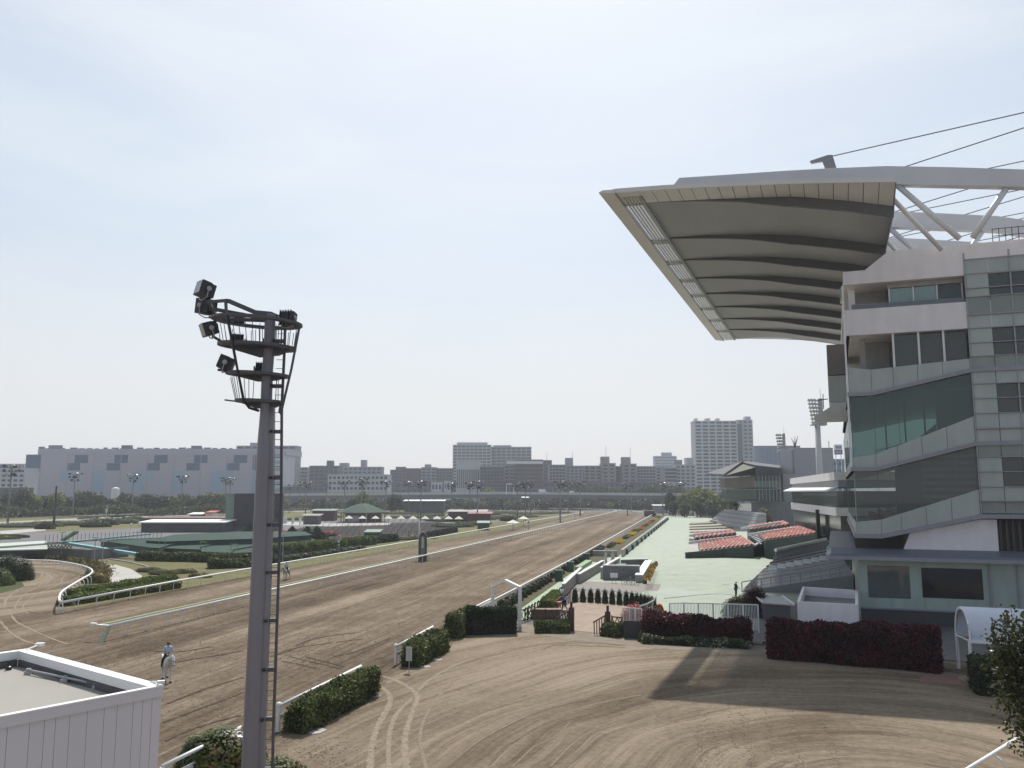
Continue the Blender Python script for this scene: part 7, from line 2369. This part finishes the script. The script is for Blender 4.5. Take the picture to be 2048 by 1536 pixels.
# long warehouse with blue patches
Dw = 700
aw = AT(47, Dw)
wh = empty('warehouse', aw, PH, 'very long pale warehouse with stepped dark blue patches', 'warehouse')
Wd = (AT(518, Dw) - aw).length
zt_ = ZD(Dw, 909)
zu = ZD(Dw, 897)
WM = mat('warehouse_grey', (0.40, 0.38, 0.42), .8, var=.05, scale=.05)
sx = Wd / (518 - 47)
def zw(py):
    return ZD(Dw, py)
whw = MB().box(0, Wd, 0, 60, 0, zt_).build('wall', WM, wh)
MB().box(62 * sx - 47 * sx, Wd * 1.1, 6, 60, zt_ + .01, zu).build('upper_floor', WM, wh)
BLU = mat('patch_blue', (0.045, 0.085, 0.165), .7, var=.06)
BLL = mat('patch_pale_blue', (0.26, 0.36, 0.45), .7, var=.06)
def patch(x0, x1, y0, y1, m, off=.06):
    MB().box((x0 - 47) * sx, (x1 - 47) * sx, -off, -.005, zw(y1), zw(y0)).build('blue_patch', m, whw)
patch(47.2, 78, 909.5, 941, BLU)
patch(47.2, 76, 941.3, 990, BLL, .05)
for i in range(5):
    o_ = 80 * i
    patch(145 + o_, 172 + o_, 910, 926, BLU)
    patch(130.5 + o_, 157 + o_, 926.2, 941, BLU)
    if i % 2 == 0:
        patch(118 + o_, 145 + o_, 941.3, 960, BLL, .05)
    patch(100 + o_ + 80, 128 + o_ + 80, 941.5, 985, BLL, .04)
patch(503, 517.5, 909.5, 941, BLU); patch(503, 517.5, 941.3, 985, BLL)
for i in range(9):
    x = (78 + 53.5 * i - 47) * sx
    MB().box(x - .3, x + .3, -.14, -.065, 3, zt_).build('panel_seam', LEDGE, whw)
MB().box(0, Wd, -.5, -.15, 5, 6).build('loading_canopy', LEDGE, wh)
for x, y, w_ in ((82, 890, 26), (230, 890, 21), (372, 891, 20), (62, 893, 10)):
    MB().box((x - 47) * sx, (x + w_ - 47) * sx, 6.5, 9, zu + .01, zw(y - .5)).build('rooftop_box', mat('rooftop_grey', (0.20, 0.20, 0.23), .8), wh)
r0 = random.Random(4)
for i in range(26):
    x = (75 + i * 17 - 47) * sx
    MB().box(x, x + r0.uniform(2, 6), 6.5, 8, zu + .01, zu + r0.uniform(.4, 1.3)).build('rooftop_unit', MATS['rooftop_grey'], wh)
# glazed end of the warehouse + balcony tower behind
t, Wq, zq = bld('office_block', 519, 563, 905, 702, 'white', 'white office end block with blue window bands right behind the mast ladder', 7, 0, win=mat('blue_window', (0.22, 0.33, 0.42), .3), depth=40)
bld('apartment_tower', 470, 590, 893, 790, 'grey', 'grey apartment tower with fine balcony lines behind the warehouse', 14, 8, 'balcony', roof=((.2, .5, 3),))
B = [
    (590, 614, 936, 820, 'mauve', 'low mauve block right of the apartment tower', 9, 4, 'balcony', ()),
    (618, 676, 933, 800, 'dgrey', 'wide dark grey block with a raised middle, left of the white office', 9, 6, 'balcony', ((.55, .75, 5),)),
    (676, 762, 935, 860, 'grey', 'grey hospital-like block with a rooftop tower', 9, 9, 'win', ((.0, .2, 4), (.5, .62, 7))),
    (655, 776, 951, 640, 'white', 'low white office with rows of square windows, in front of the grey blocks', 5, 14, 'win', ()),
    (780, 812, 941, 830, 'dgrey', 'dark slab right of the white office', 10, 5, 'balcony', ((.3, .9, 3),)),
    (812, 838, 938, 835, 'dark', 'darker slab with a flat top, second right of the white office', 10, 3, 'win', ()),
    (842, 872, 936, 850, 'grey', 'grey slab with a pale window patch', 10, 3, 'win', ((.2, .6, 3),)),
    (872, 905, 938, 840, 'dgrey', 'slab immediately left of the tallest wide block', 10, 5, 'balcony', ()),
    (905, 982, 891, 960, 'pale', 'left and taller half of the widest tall block', 17, 9, 'balcony', ((.1, .9, 3),)),
    (982, 1063, 895, 975, 'grey', 'right half of the widest tall block', 16, 8, 'balcony', ((.05, .5, 2),)),
    (912, 960, 925, 700, 'white', 'white vertically striped block in front of the wide tall block', 1, 12, 'win', ()),
    (960, 1008, 935, 690, 'dgrey', 'grey block with a pale square sign, before the wide tall block', 10, 7, 'balcony', ()),
    (1008, 1030, 931, 720, 'grey', 'narrow grey block beside the brown banded block', 10, 2, 'win', ()),
    (1028, 1086, 921, 700, 'brown', 'brown banded block with a white top band', 10, 0, 'win', ()),
    (1087, 1104, 922, 780, 'brown', 'narrow brown slab behind the banded block', 12, 2, 'balcony', ()),
    (1098, 1132, 931, 740, 'grey', 'grey slab right of the brown block', 11, 5, 'balcony', ()),
    (1132, 1166, 933, 750, 'mauve', 'mauve slab with a square rooftop tower', 11, 4, 'win', ((.0, .45, 7),)),
    (1168, 1204, 933, 760, 'tan', 'leftmost slab of the long tan estate', 10, 3, 'win', ()),
    (1204, 1232, 928, 755, 'tan', 'tan slab with the left square tower and aerial', 10, 2, 'win', ((.0, .6, 6),)),
    (1232, 1246, 934, 770, 'dgrey', 'recessed slab between the two towers of the tan estate', 10, 2, 'balcony', ()),
    (1246, 1274, 929, 755, 'tan', 'tan slab with the right square tower and aerial', 10, 2, 'win', ((.0, .62, 6),)),
    (1274, 1312, 934, 770, 'mauve', 'balconied slab right of the tan estate', 11, 6, 'balcony', ()),
    (1312, 1333, 935, 775, 'mauve', 'plain mauve slab left of the stepped white flats', 10, 2, 'win', ()),
    (1330, 1356, 937, 720, 'grey', 'grey flats with pale balcony bands', 9, 0, 'balcony', ()),
    (1352, 1392, 931, 730, 'pale', 'white flats with a stepped roof left of the tall tower', 10, 4, 'win', ((.6, .95, 6),)),
    (1311, 1355, 913, 1400, 'blue', 'hazy blue glass office far behind the flats', 14, 0, 'win', ((.35, .8, 6),)),
    (1355, 1366, 921, 1100, 'dark', 'small dark block beside the hazy blue office', 6, 1, 'win', ()),
    (1376, 1391, 917, 1000, 'brown', 'brown tower top just left of the tall tower', 12, 2, 'win', ()),
]
for i, (x0, x1, pt, D, col, lab, st_, by, sty, rf) in enumerate(B):
    bld('apartment_block' if sty == 'balcony' else 'city_block', x0, x1, pt, D, col, lab, st_, by, sty, roof=rf, rz=0)
# white top bands and pale patches
p = AT(1015, 699)
tag(MB().obox(AT(1050, 698) + Vector((0, 0, ZD(698, 925))), (30, 1, 2.2), PH).build('roof_sign_band', WHITE, base=None), 'white band standing on top of the brown banded block', 'sign')
# aerials
for i, (px, pt, pb, D) in enumerate([(1213, 892, 918, 755), (1262, 895, 919, 755), (1094, 905, 920, 780), (1146, 903, 917, 750)]):
    a = AT(px, D - 1)
    t = empty('aerial', Vector((a.x, a.y, 0)), 0, ['aerial on the left tan tower', 'aerial on the right tan tower', 'aerial on the narrow brown slab', 'aerial on the mauve slab tower'][i], 'aerial')
    MB().tube([a + Vector((0, 0, ZD(D, pb) - 3)), a + Vector((0, 0, ZD(D, pt)))], .16, 4).build('mast', METAL, t, base=a)
# the tall tower
t1, W1, z1 = bld('tower_block', 1392, 1478, 843, 900, 'white', 'tallest tower block with balconies, left slab', 22, 6, 'balcony', roof=((.05, .1, 3), (.3, .4, 3), (.55, .62, 3)))
bld('tower_block', 1478, 1488, 849, 915, 'dark', 'dark recessed strip of the tall tower', 20, 0)
bld('tower_block', 1480, 1510, 841, 930, 'pale', 'narrow right slab of the tall tower', 20, 3, 'win', roof=((.6, .95, 4),))
# curved blue glass office
cb_ = AT(1560, 760)
t = empty('glass_office', cb_, 0, 'blue glass office with a curved end, behind the slim floodlight tower', 'building')
zq = ZD(760, 894)
r_ = 20
k = MB()
pl = [(cb_.x - 16 + 6 * cos(radians(a)), cb_.y + 6 * sin(radians(a))) for a in range(90, 271, 15)] + [(cb_.x + 19, cb_.y + 1), (cb_.x + 19, cb_.y + 14)]
k.prism(pl, 0, zq)
k.build('wall', mat('office_blue', (0.19, 0.27, 0.36), .25, var=.3, scale=.08, streak=(1, 1, .1)), t, base=cb_)
for j in range(9):
    MB().box(cb_.x - 14 + j * 3.6, cb_.x - 13.6 + j * 3.6, cb_.y - 6.2 + j * .65, cb_.y - 5.6 + j * .7, 0, zq).build('mullion', WINL, t, base=cb_)
MB().prism([(x * 1.0, y) for x, y in pl], zq + .01, zq + 1).build('roof_rim', MATS['bld_dgrey'], t, base=cb_)
# blank block with aerial cluster
Db = 290
ab_, bb_ = AT(1592, Db), AT(1670, Db)
t = empty('blank_block', ab_, PH, 'tall windowless mauve block with aerials on its roof', 'building')
Wb = (bb_ - ab_).length
zb_ = ZD(Db, 897)
MB().box(0, Wb, 0, 14, 0, zb_).build('wall', mat('blank_mauve', (0.37, 0.345, 0.38), .8, var=.05, scale=.2), t)
MB().box(-.6, 0 - .01, 1.2, 14, 0, zb_ - .3).build('side_wall', MATS['bld_pale'], t)
MB().box(0, Wb, 0.02, 14, zb_ + .01, zb_ + .25).build('coping', LEDGE, t)
k = MB()
for j, (dx, hh) in enumerate([(-.3, 3.6), (.2, 2.8), (.6, 4.2), (1.0, 3.2), (1.4, 4.4), (.8, 2.4)]):
    k.tube([(.6, 1, zb_), (.6 + (dx - .5) * .6, 1, zb_ + 2), (.6 + (dx - .5) * 1.3, 1, zb_ + hh)], .09, 4)
k.build('aerial_cluster', POLED, t)
for x in (8.0, 12.4):
    MB().tube([(x, 1, zb_), (x, 1, zb_ + 2.6)], .12, 4).build('aerial', POLED, t)
MB().box(5, 5.3, -.1, -.01, zb_ - 6, zb_ - 5.7).build('wall_vent', BLACK, t)
# roof sign far right
Ds = 420
a = AT(1673, Ds)
t = empty('rooftop_sign', Vector((a.x, a.y, 0)), PH, 'white and blue advertising sign on a frame right of the blank block', 'sign')
z0, z1, z2 = ZD(Ds, 909), ZD(Ds, 899.5), ZD(Ds, 889)
MB().box(0, 4.0, 0, .5, z1, z2).build('upper_panel', WHITE, t)
MB().box(0, 4.0, 0, .5, z0, z1 - .05).build('lower_panel', mat('sign_blue', (0.10, 0.16, 0.30), .5), t)
k = MB()
for j in range(4):
    k.box(.7 + j * .72, 1.15 + j * .72, -.08, -.01, z1 + .6, z2 - .7)
    k.box(.7 + j * .72, 1.3 + j * .72, -.09, -.02, z1 + .6, z1 + .8)
k.build('upper_lettering', mat('sign_letter_blue', (0.12, 0.17, 0.3), .5), t)
k = MB()
for j in range(4):
    k.box(.6 + j * .75, 1.1 + j * .75, -.08, -.01, z0 + .9, z0 + 1.15)
    k.box(.6 + j * .75, .75 + j * .75, -.09, -.02, z0 + .5, z1 - .5)
k.build('lower_lettering', WHITE, t)
for x in (.6, 3.2):
    MB().tube([(x, .2, 0), (x, .2, z0)], .2, 5).build('leg', WHITE, t)
bld('city_block', 1668, 1700, 921, 480, 'blue', 'small bluish buildings under the white and blue sign', 6, 3, 'win')
# left edge of town
bld('city_block', -60, 48, 938, 640, 'white', 'white-grey building at the far left edge, behind the masts', 7, 9, 'win')
bld('city_block', -30, 46, 929, 900, 'pale', 'hazy low block above the far-left white building', 5, 12, 'balcony')
bld('city_block', -40, 34, 978, 520, 'dgrey', 'dark low building at the far left edge behind the trees', 3, 5, 'win')
bld('city_block', 566, 660, 975, 690, 'dgrey', 'dark low building behind the elevated road right of the mast', 3, 8, 'win')
p = AT(231, 450)
tag(MB().lathe(p, [(2.0, 0), (2.0, ZD(450, 978)), (1.7, ZD(450, 976)), (.3, ZD(450, 974.5))], 14).build('storage_tank', WHITE, base=p), 'tall white cylindrical tank behind the tree line', 'tank')
bld('city_block', 790, 1340, 965, 720, 'dgrey', 'long low grey base of buildings just above the elevated road', 3, 50, 'win', depth=10)
for i, (x0, x1, y0) in enumerate([(862, 884, 966), (888, 900, 964), (1340, 1365, 966)]):
    bld('city_block', x0, x1, y0, 660, 'white', ['small white building on the elevated road line, wider one', 'small white building on the elevated road line, narrower one', 'small pale building right end of the elevated road'][i], 2, 3, 'win', depth=8)
# bridge pylon: pale leaning A shape
a = AT(602, 760)
z_ = ZD(760, 963)
tag(MB().beam(a + Vector((-3, 0, 5)), a + Vector((0, 0, z_)), 1.0, 1.6).beam(a + Vector((3, 0, 5)), a + Vector((0, 0, z_)), 1.0, 1.6).build('bridge_pylon', WHITE), 'pale pointed bridge pylon behind the elevated road', 'bridge pylon')
tag(MB().tube([G(-80, 1062, 0), G(-80, 1061, 0)], .1, 4).build('x', WHITE)) if False else None

# ================================================================ PEOPLE AND HORSES
def skin_obj(name, nodes, edges, m, parent, root=0, sub=1, loc=None):
    me = bpy.data.meshes.new(name)
    keys = list(nodes)
    me.from_pydata([nodes[k][:3] for k in keys], [(keys.index(a), keys.index(b)) for a, b in edges], [])
    o = bpy.data.objects.new(name, me)
    COL.objects.link(o)
    if parent is not None:
        o.parent = parent
    md = o.modifiers.new('skin', 'SKIN')
    md.use_smooth_shade = True
    sk = me.skin_vertices[0].data
    for i, k in enumerate(keys):
        rr = nodes[k][3]
        sk[i].radius = (rr, rr) if not isinstance(rr, tuple) else rr
        sk[i].use_root = (i == root)
    s = o.modifiers.new('sub', 'SUBSURF')
    s.levels = s.render_levels = sub
    me.materials.append(m)
    return o
SKIN = mat('skin', (0.42, 0.27, 0.20), .6, var=.05)
HAIR = mat('hair_dark', (0.025, 0.02, 0.018), .6)
def person(p, rz, label, J, shirt, trousers, hatm=None, cat='person', group=None, shoes=None):
    """J: joint positions; one skinned body, clothes as children"""
    t = empty('person', p, rz, label, cat, group)
    N = {}
    E_ = []
    rad = dict(pelvis=.12, chest=.13, neck=.055, head=.085, top=.075, shl=.055, ell=.042, wrl=.03, shr=.055, elr=.042, wrr=.03, hpl=.085, knl=.058, anl=.04, tol=.035, hpr=.085, knr=.058, anr=.04, tor=.035, pl=.036, pr=.036)
    J = dict(J)
    for s in 'lr':
        w_, e_ = Vector(J['wr' + s]), Vector(J['el' + s])
        d = (w_ - e_).normalized()
        J['p' + s] = tuple(w_ + d * .06)
    for k, v in J.items():
        N[k] = (*v, rad[k])
    E_ = [('pelvis', 'chest'), ('chest', 'neck'), ('neck', 'head'), ('head', 'top')]
    for s in 'lr':
        E_ += [('chest', 'sh' + s), ('sh' + s, 'el' + s), ('el' + s, 'wr' + s), ('wr' + s, 'p' + s), ('pelvis', 'hp' + s), ('hp' + s, 'kn' + s), ('kn' + s, 'an' + s), ('an' + s, 'to' + s)]
        w_, e_ = Vector(J['wr' + s]), Vector(J['el' + s])
        d = (w_ - e_).normalized()
        x = d.cross(Vector((0, 1, 0.2))).normalized()
        for f in range(5):
            off = x * (.03 - .02 * f) if f < 4 else x * .055
            ln = [.075, .085, .08, .06][f] if f < 4 else .035
            q = Vector(J['p' + s]) + off + d * (.02 if f < 4 else -.02)
            q2 = q + d * ln * .9 + Vector((0, .015, 0))
            N['f%s%d' % (s, f)] = (*q, .011)
            N['g%s%d' % (s, f)] = (*q2, .008)
            E_ += [('p' + s, 'f%s%d' % (s, f)), ('f%s%d' % (s, f), 'g%s%d' % (s, f))]
    body = skin_obj('body', N, E_, SKIN, t)
    def sub(keys, k_, es, name, m):
        nn = {k: (*J[k], rad[k] * k_) for k in keys}
        return skin_obj(name, nn, es, m, t)
    sub(['chest', 'pelvis', 'neck', 'shl', 'ell', 'shr', 'elr'], 1.3, [('chest', 'pelvis'), ('chest', 'neck'), ('chest', 'shl'), ('shl', 'ell'), ('chest', 'shr'), ('shr', 'elr')], 'shirt', shirt)
    sub(['pelvis', 'hpl', 'knl', 'anl', 'hpr', 'knr', 'anr'], 1.28, [('pelvis', 'hpl'), ('hpl', 'knl'), ('knl', 'anl'), ('pelvis', 'hpr'), ('hpr', 'knr'), ('knr', 'anr')], 'trousers', trousers)
    for s in 'lr':
        nn = {'an' + s: (*J['an' + s], .055), 'to' + s: (*J['to' + s], .05)}
        skin_obj('shoe', nn, [('an' + s, 'to' + s)], shoes or BLACK, t)
    hd = Vector(J['top'])
    nk = Vector(J['head'])
    up = (hd - Vector(J['neck'])).normalized()
    k = MB()
    k.lathe(hd - up * .03 + Vector((0, -.01, 0)), [(.098, -.07), (.108, 0), (.09, .06), (.03, .095)], 12)
    cap_ = k.build('cap' if hatm else 'hair', hatm or HAIR, t, smooth=True)
    if hatm:
        MB().box(hd.x - .08, hd.x + .08, hd.y + .08, hd.y + .19, hd.z - .02, hd.z).build('cap_peak', hatm, cap_)
    # face
    f0 = nk + Vector((0, .085, .01))
    MB().lathe(f0 + Vector((0, .012, -.01)), [(.005, -.02), (.016, -.012), (.008, .02)], 6).build('nose', SKIN, t)
    for s in (-1, 1):
        MB().lathe(f0 + Vector((s * .032, -.002, .02)), [(.004, -.01), (.012, 0), (.004, .01)], 6).build('eye', BLACK, t)
        MB().lathe(nk + Vector((s * .088, .0, .0)), [(.006, -.03), (.018, 0), (.006, .03)], 6).build('ear', SKIN, t)
    MB().box(f0.x - .022, f0.x + .022, f0.y - .003, f0.y + .003, f0.z - .052, f0.z - .045).build('mouth', mat('lip', (0.3, 0.12, 0.1), .5), t)
    return t
SHB = mat('shirt_pale_blue', (0.42, 0.50, 0.64), .8, var=.08)
TRN = mat('trousers_navy', (0.02, 0.022, 0.04), .8)
STAND = dict(pelvis=(0, 0, .96), chest=(0, .01, 1.30), neck=(0, .01, 1.48), head=(0, .03, 1.60), top=(0, .03, 1.68), shl=(-.2, 0, 1.42), ell=(-.25, -.03, 1.13), wrl=(-.24, .08, .88), shr=(.2, 0, 1.42), elr=(.25, -.03, 1.13), wrr=(.24, .08, .88),
             hpl=(-.09, 0, .92), knl=(-.11, .03, .50), anl=(-.11, -.02, .09), tol=(-.12, .13, .05), hpr=(.09, 0, .92), knr=(.11, .03, .50), anr=(.11, -.02, .09), tor=(.12, .13, .05))
def horse(p, rz, label, coat, headdrop, scale=1.0, turn=0.0, group='horses ridden on the sand'):
    t = empty('horse', p, rz, label, 'horse', group)
    t.scale = (scale,) * 3
    hx = turn
    N = dict(croup=(0, -.72, 1.28, (.27, .25)), loin=(0, -.3, 1.22, (.29, .27)), girth=(0, .22, 1.16, (.29, .31)), chest=(0, .55, 1.22, (.23, .27)), nb=(.02 * hx, .82, 1.42 - headdrop * .1, (.13, .2)), nm=(.08 * hx, 1.08, 1.66 - headdrop * .4, (.1, .15)),
             poll=(.16 * hx, 1.3, 1.86 - headdrop * .8, .115), cheek=(.22 * hx, 1.42, 1.68 - headdrop, .105), nose=(.28 * hx, 1.56, 1.42 - headdrop * 1.05, .07), muz=(.3 * hx, 1.62, 1.31 - headdrop * 1.08, .065))
    E_ = [('loin', 'croup'), ('loin', 'girth'), ('girth', 'chest'), ('chest', 'nb'), ('nb', 'nm'), ('nm', 'poll'), ('poll', 'cheek'), ('cheek', 'nose'), ('nose', 'muz')]
    st_ = {'l': (.16, -.12), 'r': (-.10, .18)}
    for s, sx_ in (('l', -1), ('r', 1)):
        f, h_ = st_[s]
        N.update({'sh' + s: (.14 * sx_, .52, .98, .14), 'fe' + s: (.15 * sx_, .48, .82, .09), 'fk' + s: (.14 * sx_, .50 + f * .6, .50, .058), 'ff' + s: (.14 * sx_, .48 + f, .16, .045), 'fh' + s: (.14 * sx_, .54 + f, .06, .06)})
        E_ += [('chest', 'sh' + s), ('sh' + s, 'fe' + s), ('fe' + s, 'fk' + s), ('fk' + s, 'ff' + s), ('ff' + s, 'fh' + s)]
        N.update({'hi' + s: (.15 * sx_, -.72, 1.02, .19), 'st' + s: (.17 * sx_, -.58 + h_ * .4, .80, .12), 'ho' + s: (.15 * sx_, -.92 + h_, .52, .065), 'hf' + s: (.15 * sx_, -.84 + h_, .16, .047), 'hh' + s: (.15 * sx_, -.78 + h_, .06, .062)})
        E_ += [('croup', 'hi' + s), ('hi' + s, 'st' + s), ('st' + s, 'ho' + s), ('ho' + s, 'hf' + s), ('hf' + s, 'hh' + s)]
    keys = ['loin'] + [k for k in N if k != 'loin']
    N = {k: N[k] for k in keys}
    skin_obj('body', N, E_, coat, t, sub=2)
    pl_ = Vector(N['poll'][:3])
    for sx_ in (-1, 1):
        MB().add([pl_ + Vector(v) for v in ((.03 * sx_, .02, .07), (.09 * sx_, .02, .07), (.06 * sx_, -.03, .06), (.07 * sx_, .03, .23))], [(0, 1, 3), (1, 2, 3), (2, 0, 3), (0, 2, 1)]).build('ear', coat, t)
        MB().lathe(Vector(N['cheek'][:3]) + Vector((.1 * sx_, .0, .06)), [(.004, -.02), (.022, 0), (.004, .02)], 6).build('eye', BLACK, t)
        for q in ('f', 'h'):
            h_ = Vector(N[q + 'h' + ('l' if sx_ < 0 else 'r')][:3])
            MB().lathe((h_.x, h_.y, 0), [(.085, 0), (.07, .1)], 10).build('hoof', BLACK, t)
    skin_obj('tail', {'a': (0, -.98, 1.32, .05), 'b': (0, -1.16, 1.05, .075), 'c': (0, -1.14, .6, .04)}, [('a', 'b'), ('b', 'c')], mat('mane_grey', (0.45, 0.44, 0.42), .8), t)
    skin_obj('mane', {'a': (pl_.x, pl_.y - .04, pl_.z + .09, .035), 'b': (.06 * hx, 1.0, 1.80 - headdrop * .4, .04), 'c': (.0, .7, 1.58, .035)}, [('a', 'b'), ('b', 'c')], mat('mane_grey', (0.45, 0.44, 0.42), .8), t)
    # tack
    MB().obox((0, .02, 1.50), (.44, .55, .07)).build('saddle', BLACK, t)
    c, n_ = Vector(N['cheek'][:3]), Vector(N['nose'][:3])
    k = MB()
    for q, r_ in ((.95, .085), (.15, .115)):
        pc_ = c.lerp(n_, q)
        ax = (n_ - c).normalized()
        u = ax.cross(Vector((1, 0, 0))).normalized()
        k.tube([pc_ + (Vector((1, 0, 0)) * cos(a) + u * sin(a)) * r_ for a in [2 * pi * i / 10 for i in range(11)]], .012, 4, cap=False)
    m_ = Vector(N['muz'][:3])
    for sx_ in (-1, 1):
        k.tube([n_ + Vector((.08 * sx_, 0, 0)), Vector((.13 * sx_, .8, 1.5)), Vector((.07 * sx_, .42, 1.62))], .012, 4)
    k.build('bridle', BLACK, t)
    return t
GREYC = mat('coat_white', (0.62, 0.60, 0.57), .7, var=.12, scale=3)
RIDE = dict(pelvis=(0, 0, .12), chest=(0, .02, .46), neck=(0, .03, .66), head=(0, .06, .78), top=(0, .06, .86), shl=(-.2, .02, .59), ell=(-.27, .08, .32), wrl=(-.1, .3, .2), shr=(.2, .02, .59), elr=(.27, .08, .32), wrr=(.1, .3, .2),
            hpl=(-.12, .02, .08), knl=(-.33, .3, -.12), anl=(-.36, .12, -.56), tol=(-.36, .28, -.6), hpr=(.12, .02, .08), knr=(.33, .3, -.12), anr=(.36, .12, -.56), tor=(.36, .28, -.6))
hp1 = G(333, 1362)
hr1 = radians(180 + 41)
horse(hp1, hr1, 'white horse walking towards us near the white building', GREYC, .28, 1.05, turn=-.7)
person(hp1 + Vector((0, 0, 1.45 * 1.05)), hr1, 'rider in a pale blue shirt and dark trousers on the nearer white horse', RIDE, SHB, TRN, HAIR)
hp2 = G(572, 1160)
hr2 = radians(180 + 8)
horse(hp2, hr2, 'grey-white horse with dark lower legs right of the mast, in the far lane', mat('coat_grey', (0.45, 0.43, 0.42), .7, var=.2, scale=3), .12, 1.05, turn=.6)
person(hp2 + Vector((0, 0, 1.45 * 1.05)), hr2, 'rider in a light blue top and dark helmet on the farther horse', RIDE, mat('shirt_cyan', (0.30, 0.48, 0.62), .8), TRN, BLACK)
W1 = dict(STAND)
W1.update(wrl=(-.05, .3, 1.05), ell=(-.25, .1, 1.14), wrr=(.2, .35, .95), elr=(.25, .1, 1.12), top=(0, .1, 1.66), head=(0, .08, 1.59), chest=(0, .04, 1.3))
person(G(1472, 1194), radians(-60), 'worker in a dark top and jeans hosing the plaza beside the shaded steps', W1, mat('shirt_dark', (0.05, 0.035, 0.045), .8), mat('jeans_grey', (0.07, 0.09, 0.11), .8), mat('cap_pale', (0.5, 0.45, 0.45), .7), group=None)
W2 = dict(STAND)
W2.update(pelvis=(0, 0, .93), chest=(0, .12, 1.25), neck=(0, .2, 1.42), head=(0, .27, 1.52), top=(0, .3, 1.59), shl=(-.2, .14, 1.36), shr=(.2, .14, 1.36), ell=(-.26, .2, 1.08), elr=(.26, .2, 1.08), wrl=(-.2, .42, .95), wrr=(.2, .42, .95), knl=(-.11, .2, .52), anl=(-.11, .22, .09), tol=(-.12, .38, .05), anr=(.11, -.3, .14), tor=(.12, -.17, .05), knr=(.11, -.08, .5))
person(G(1129, 1222), radians(95), 'worker in a bright blue jacket walking at the paddock gate', W2, mat('jacket_blue', (0.03, 0.07, 0.38), .7), TRN, None)
pw = G(1118, 1224)
tag(MB().lathe(pw + Vector((0, 0, .85)), [(.02, 0), (.3, .05), (.28, .16), (.02, .18)], 10).obox(pw + Vector((0, 0, .42)), (.06, .06, .8)).build('wheelbarrow_load', mat('orange_plastic', (0.75, 0.2, 0.03), .5), base=pw), 'orange barrow tub pushed by the blue-jacketed worker', 'barrow')
person(G(1124, 1206), radians(150), 'worker in white and dark clothes behind the timber handrail', STAND, WHITE, mat('trousers_maroon', (0.06, 0.03, 0.03), .8), None)
# wet streak and hose on the plaza
WET = mat('wet_paving', (0.27, 0.325, 0.275), .6, var=.15)
hs = [G(x, y, .03) for x, y in [(1471, 1191), (1440, 1188), (1400, 1190), (1350, 1195), (1328, 1197)]]
tag(MB().tube(spline(hs, 6), .05, 5).build('hose', mat('hose_grey', (0.14, 0.2, 0.2), .5)), 'thin garden hose lying on the plaza left of the hosing worker', 'hose')
r0 = random.Random(6)
def wetpatch(pts):
    P = spline([G(x, y) for x, y in pts] + [G(*pts[0])], 4)[:-1]
    return [(p.x, p.y) for p in P]
sheet('wet_patch', wetpatch([(1290, 1183), (1340, 1178), (1400, 1183), (1468, 1188), (1440, 1192), (1380, 1195), (1330, 1190)]), 0.028, WET)
# ================================================================ HAZE
hz_ = MB().box(-1500, 1500, -120, 1900, -1.5, 125)
hm = bpy.data.materials.new('haze_air')
hm.use_nodes = True
n = hm.node_tree
n.nodes.remove(n.nodes['Principled BSDF'])
pv = n.nodes.new('ShaderNodeVolumePrincipled')
pv.inputs['Color'].default_value = (0.80, 0.86, 0.95, 1)
pv.inputs['Density'].default_value = 0.00026
pv.inputs['Anisotropy'].default_value = 0.35
n.links.new(pv.outputs['Volume'], n.nodes['Material Output'].inputs['Volume'])
tag(hz_.build('haze', hm), kind='stuff')
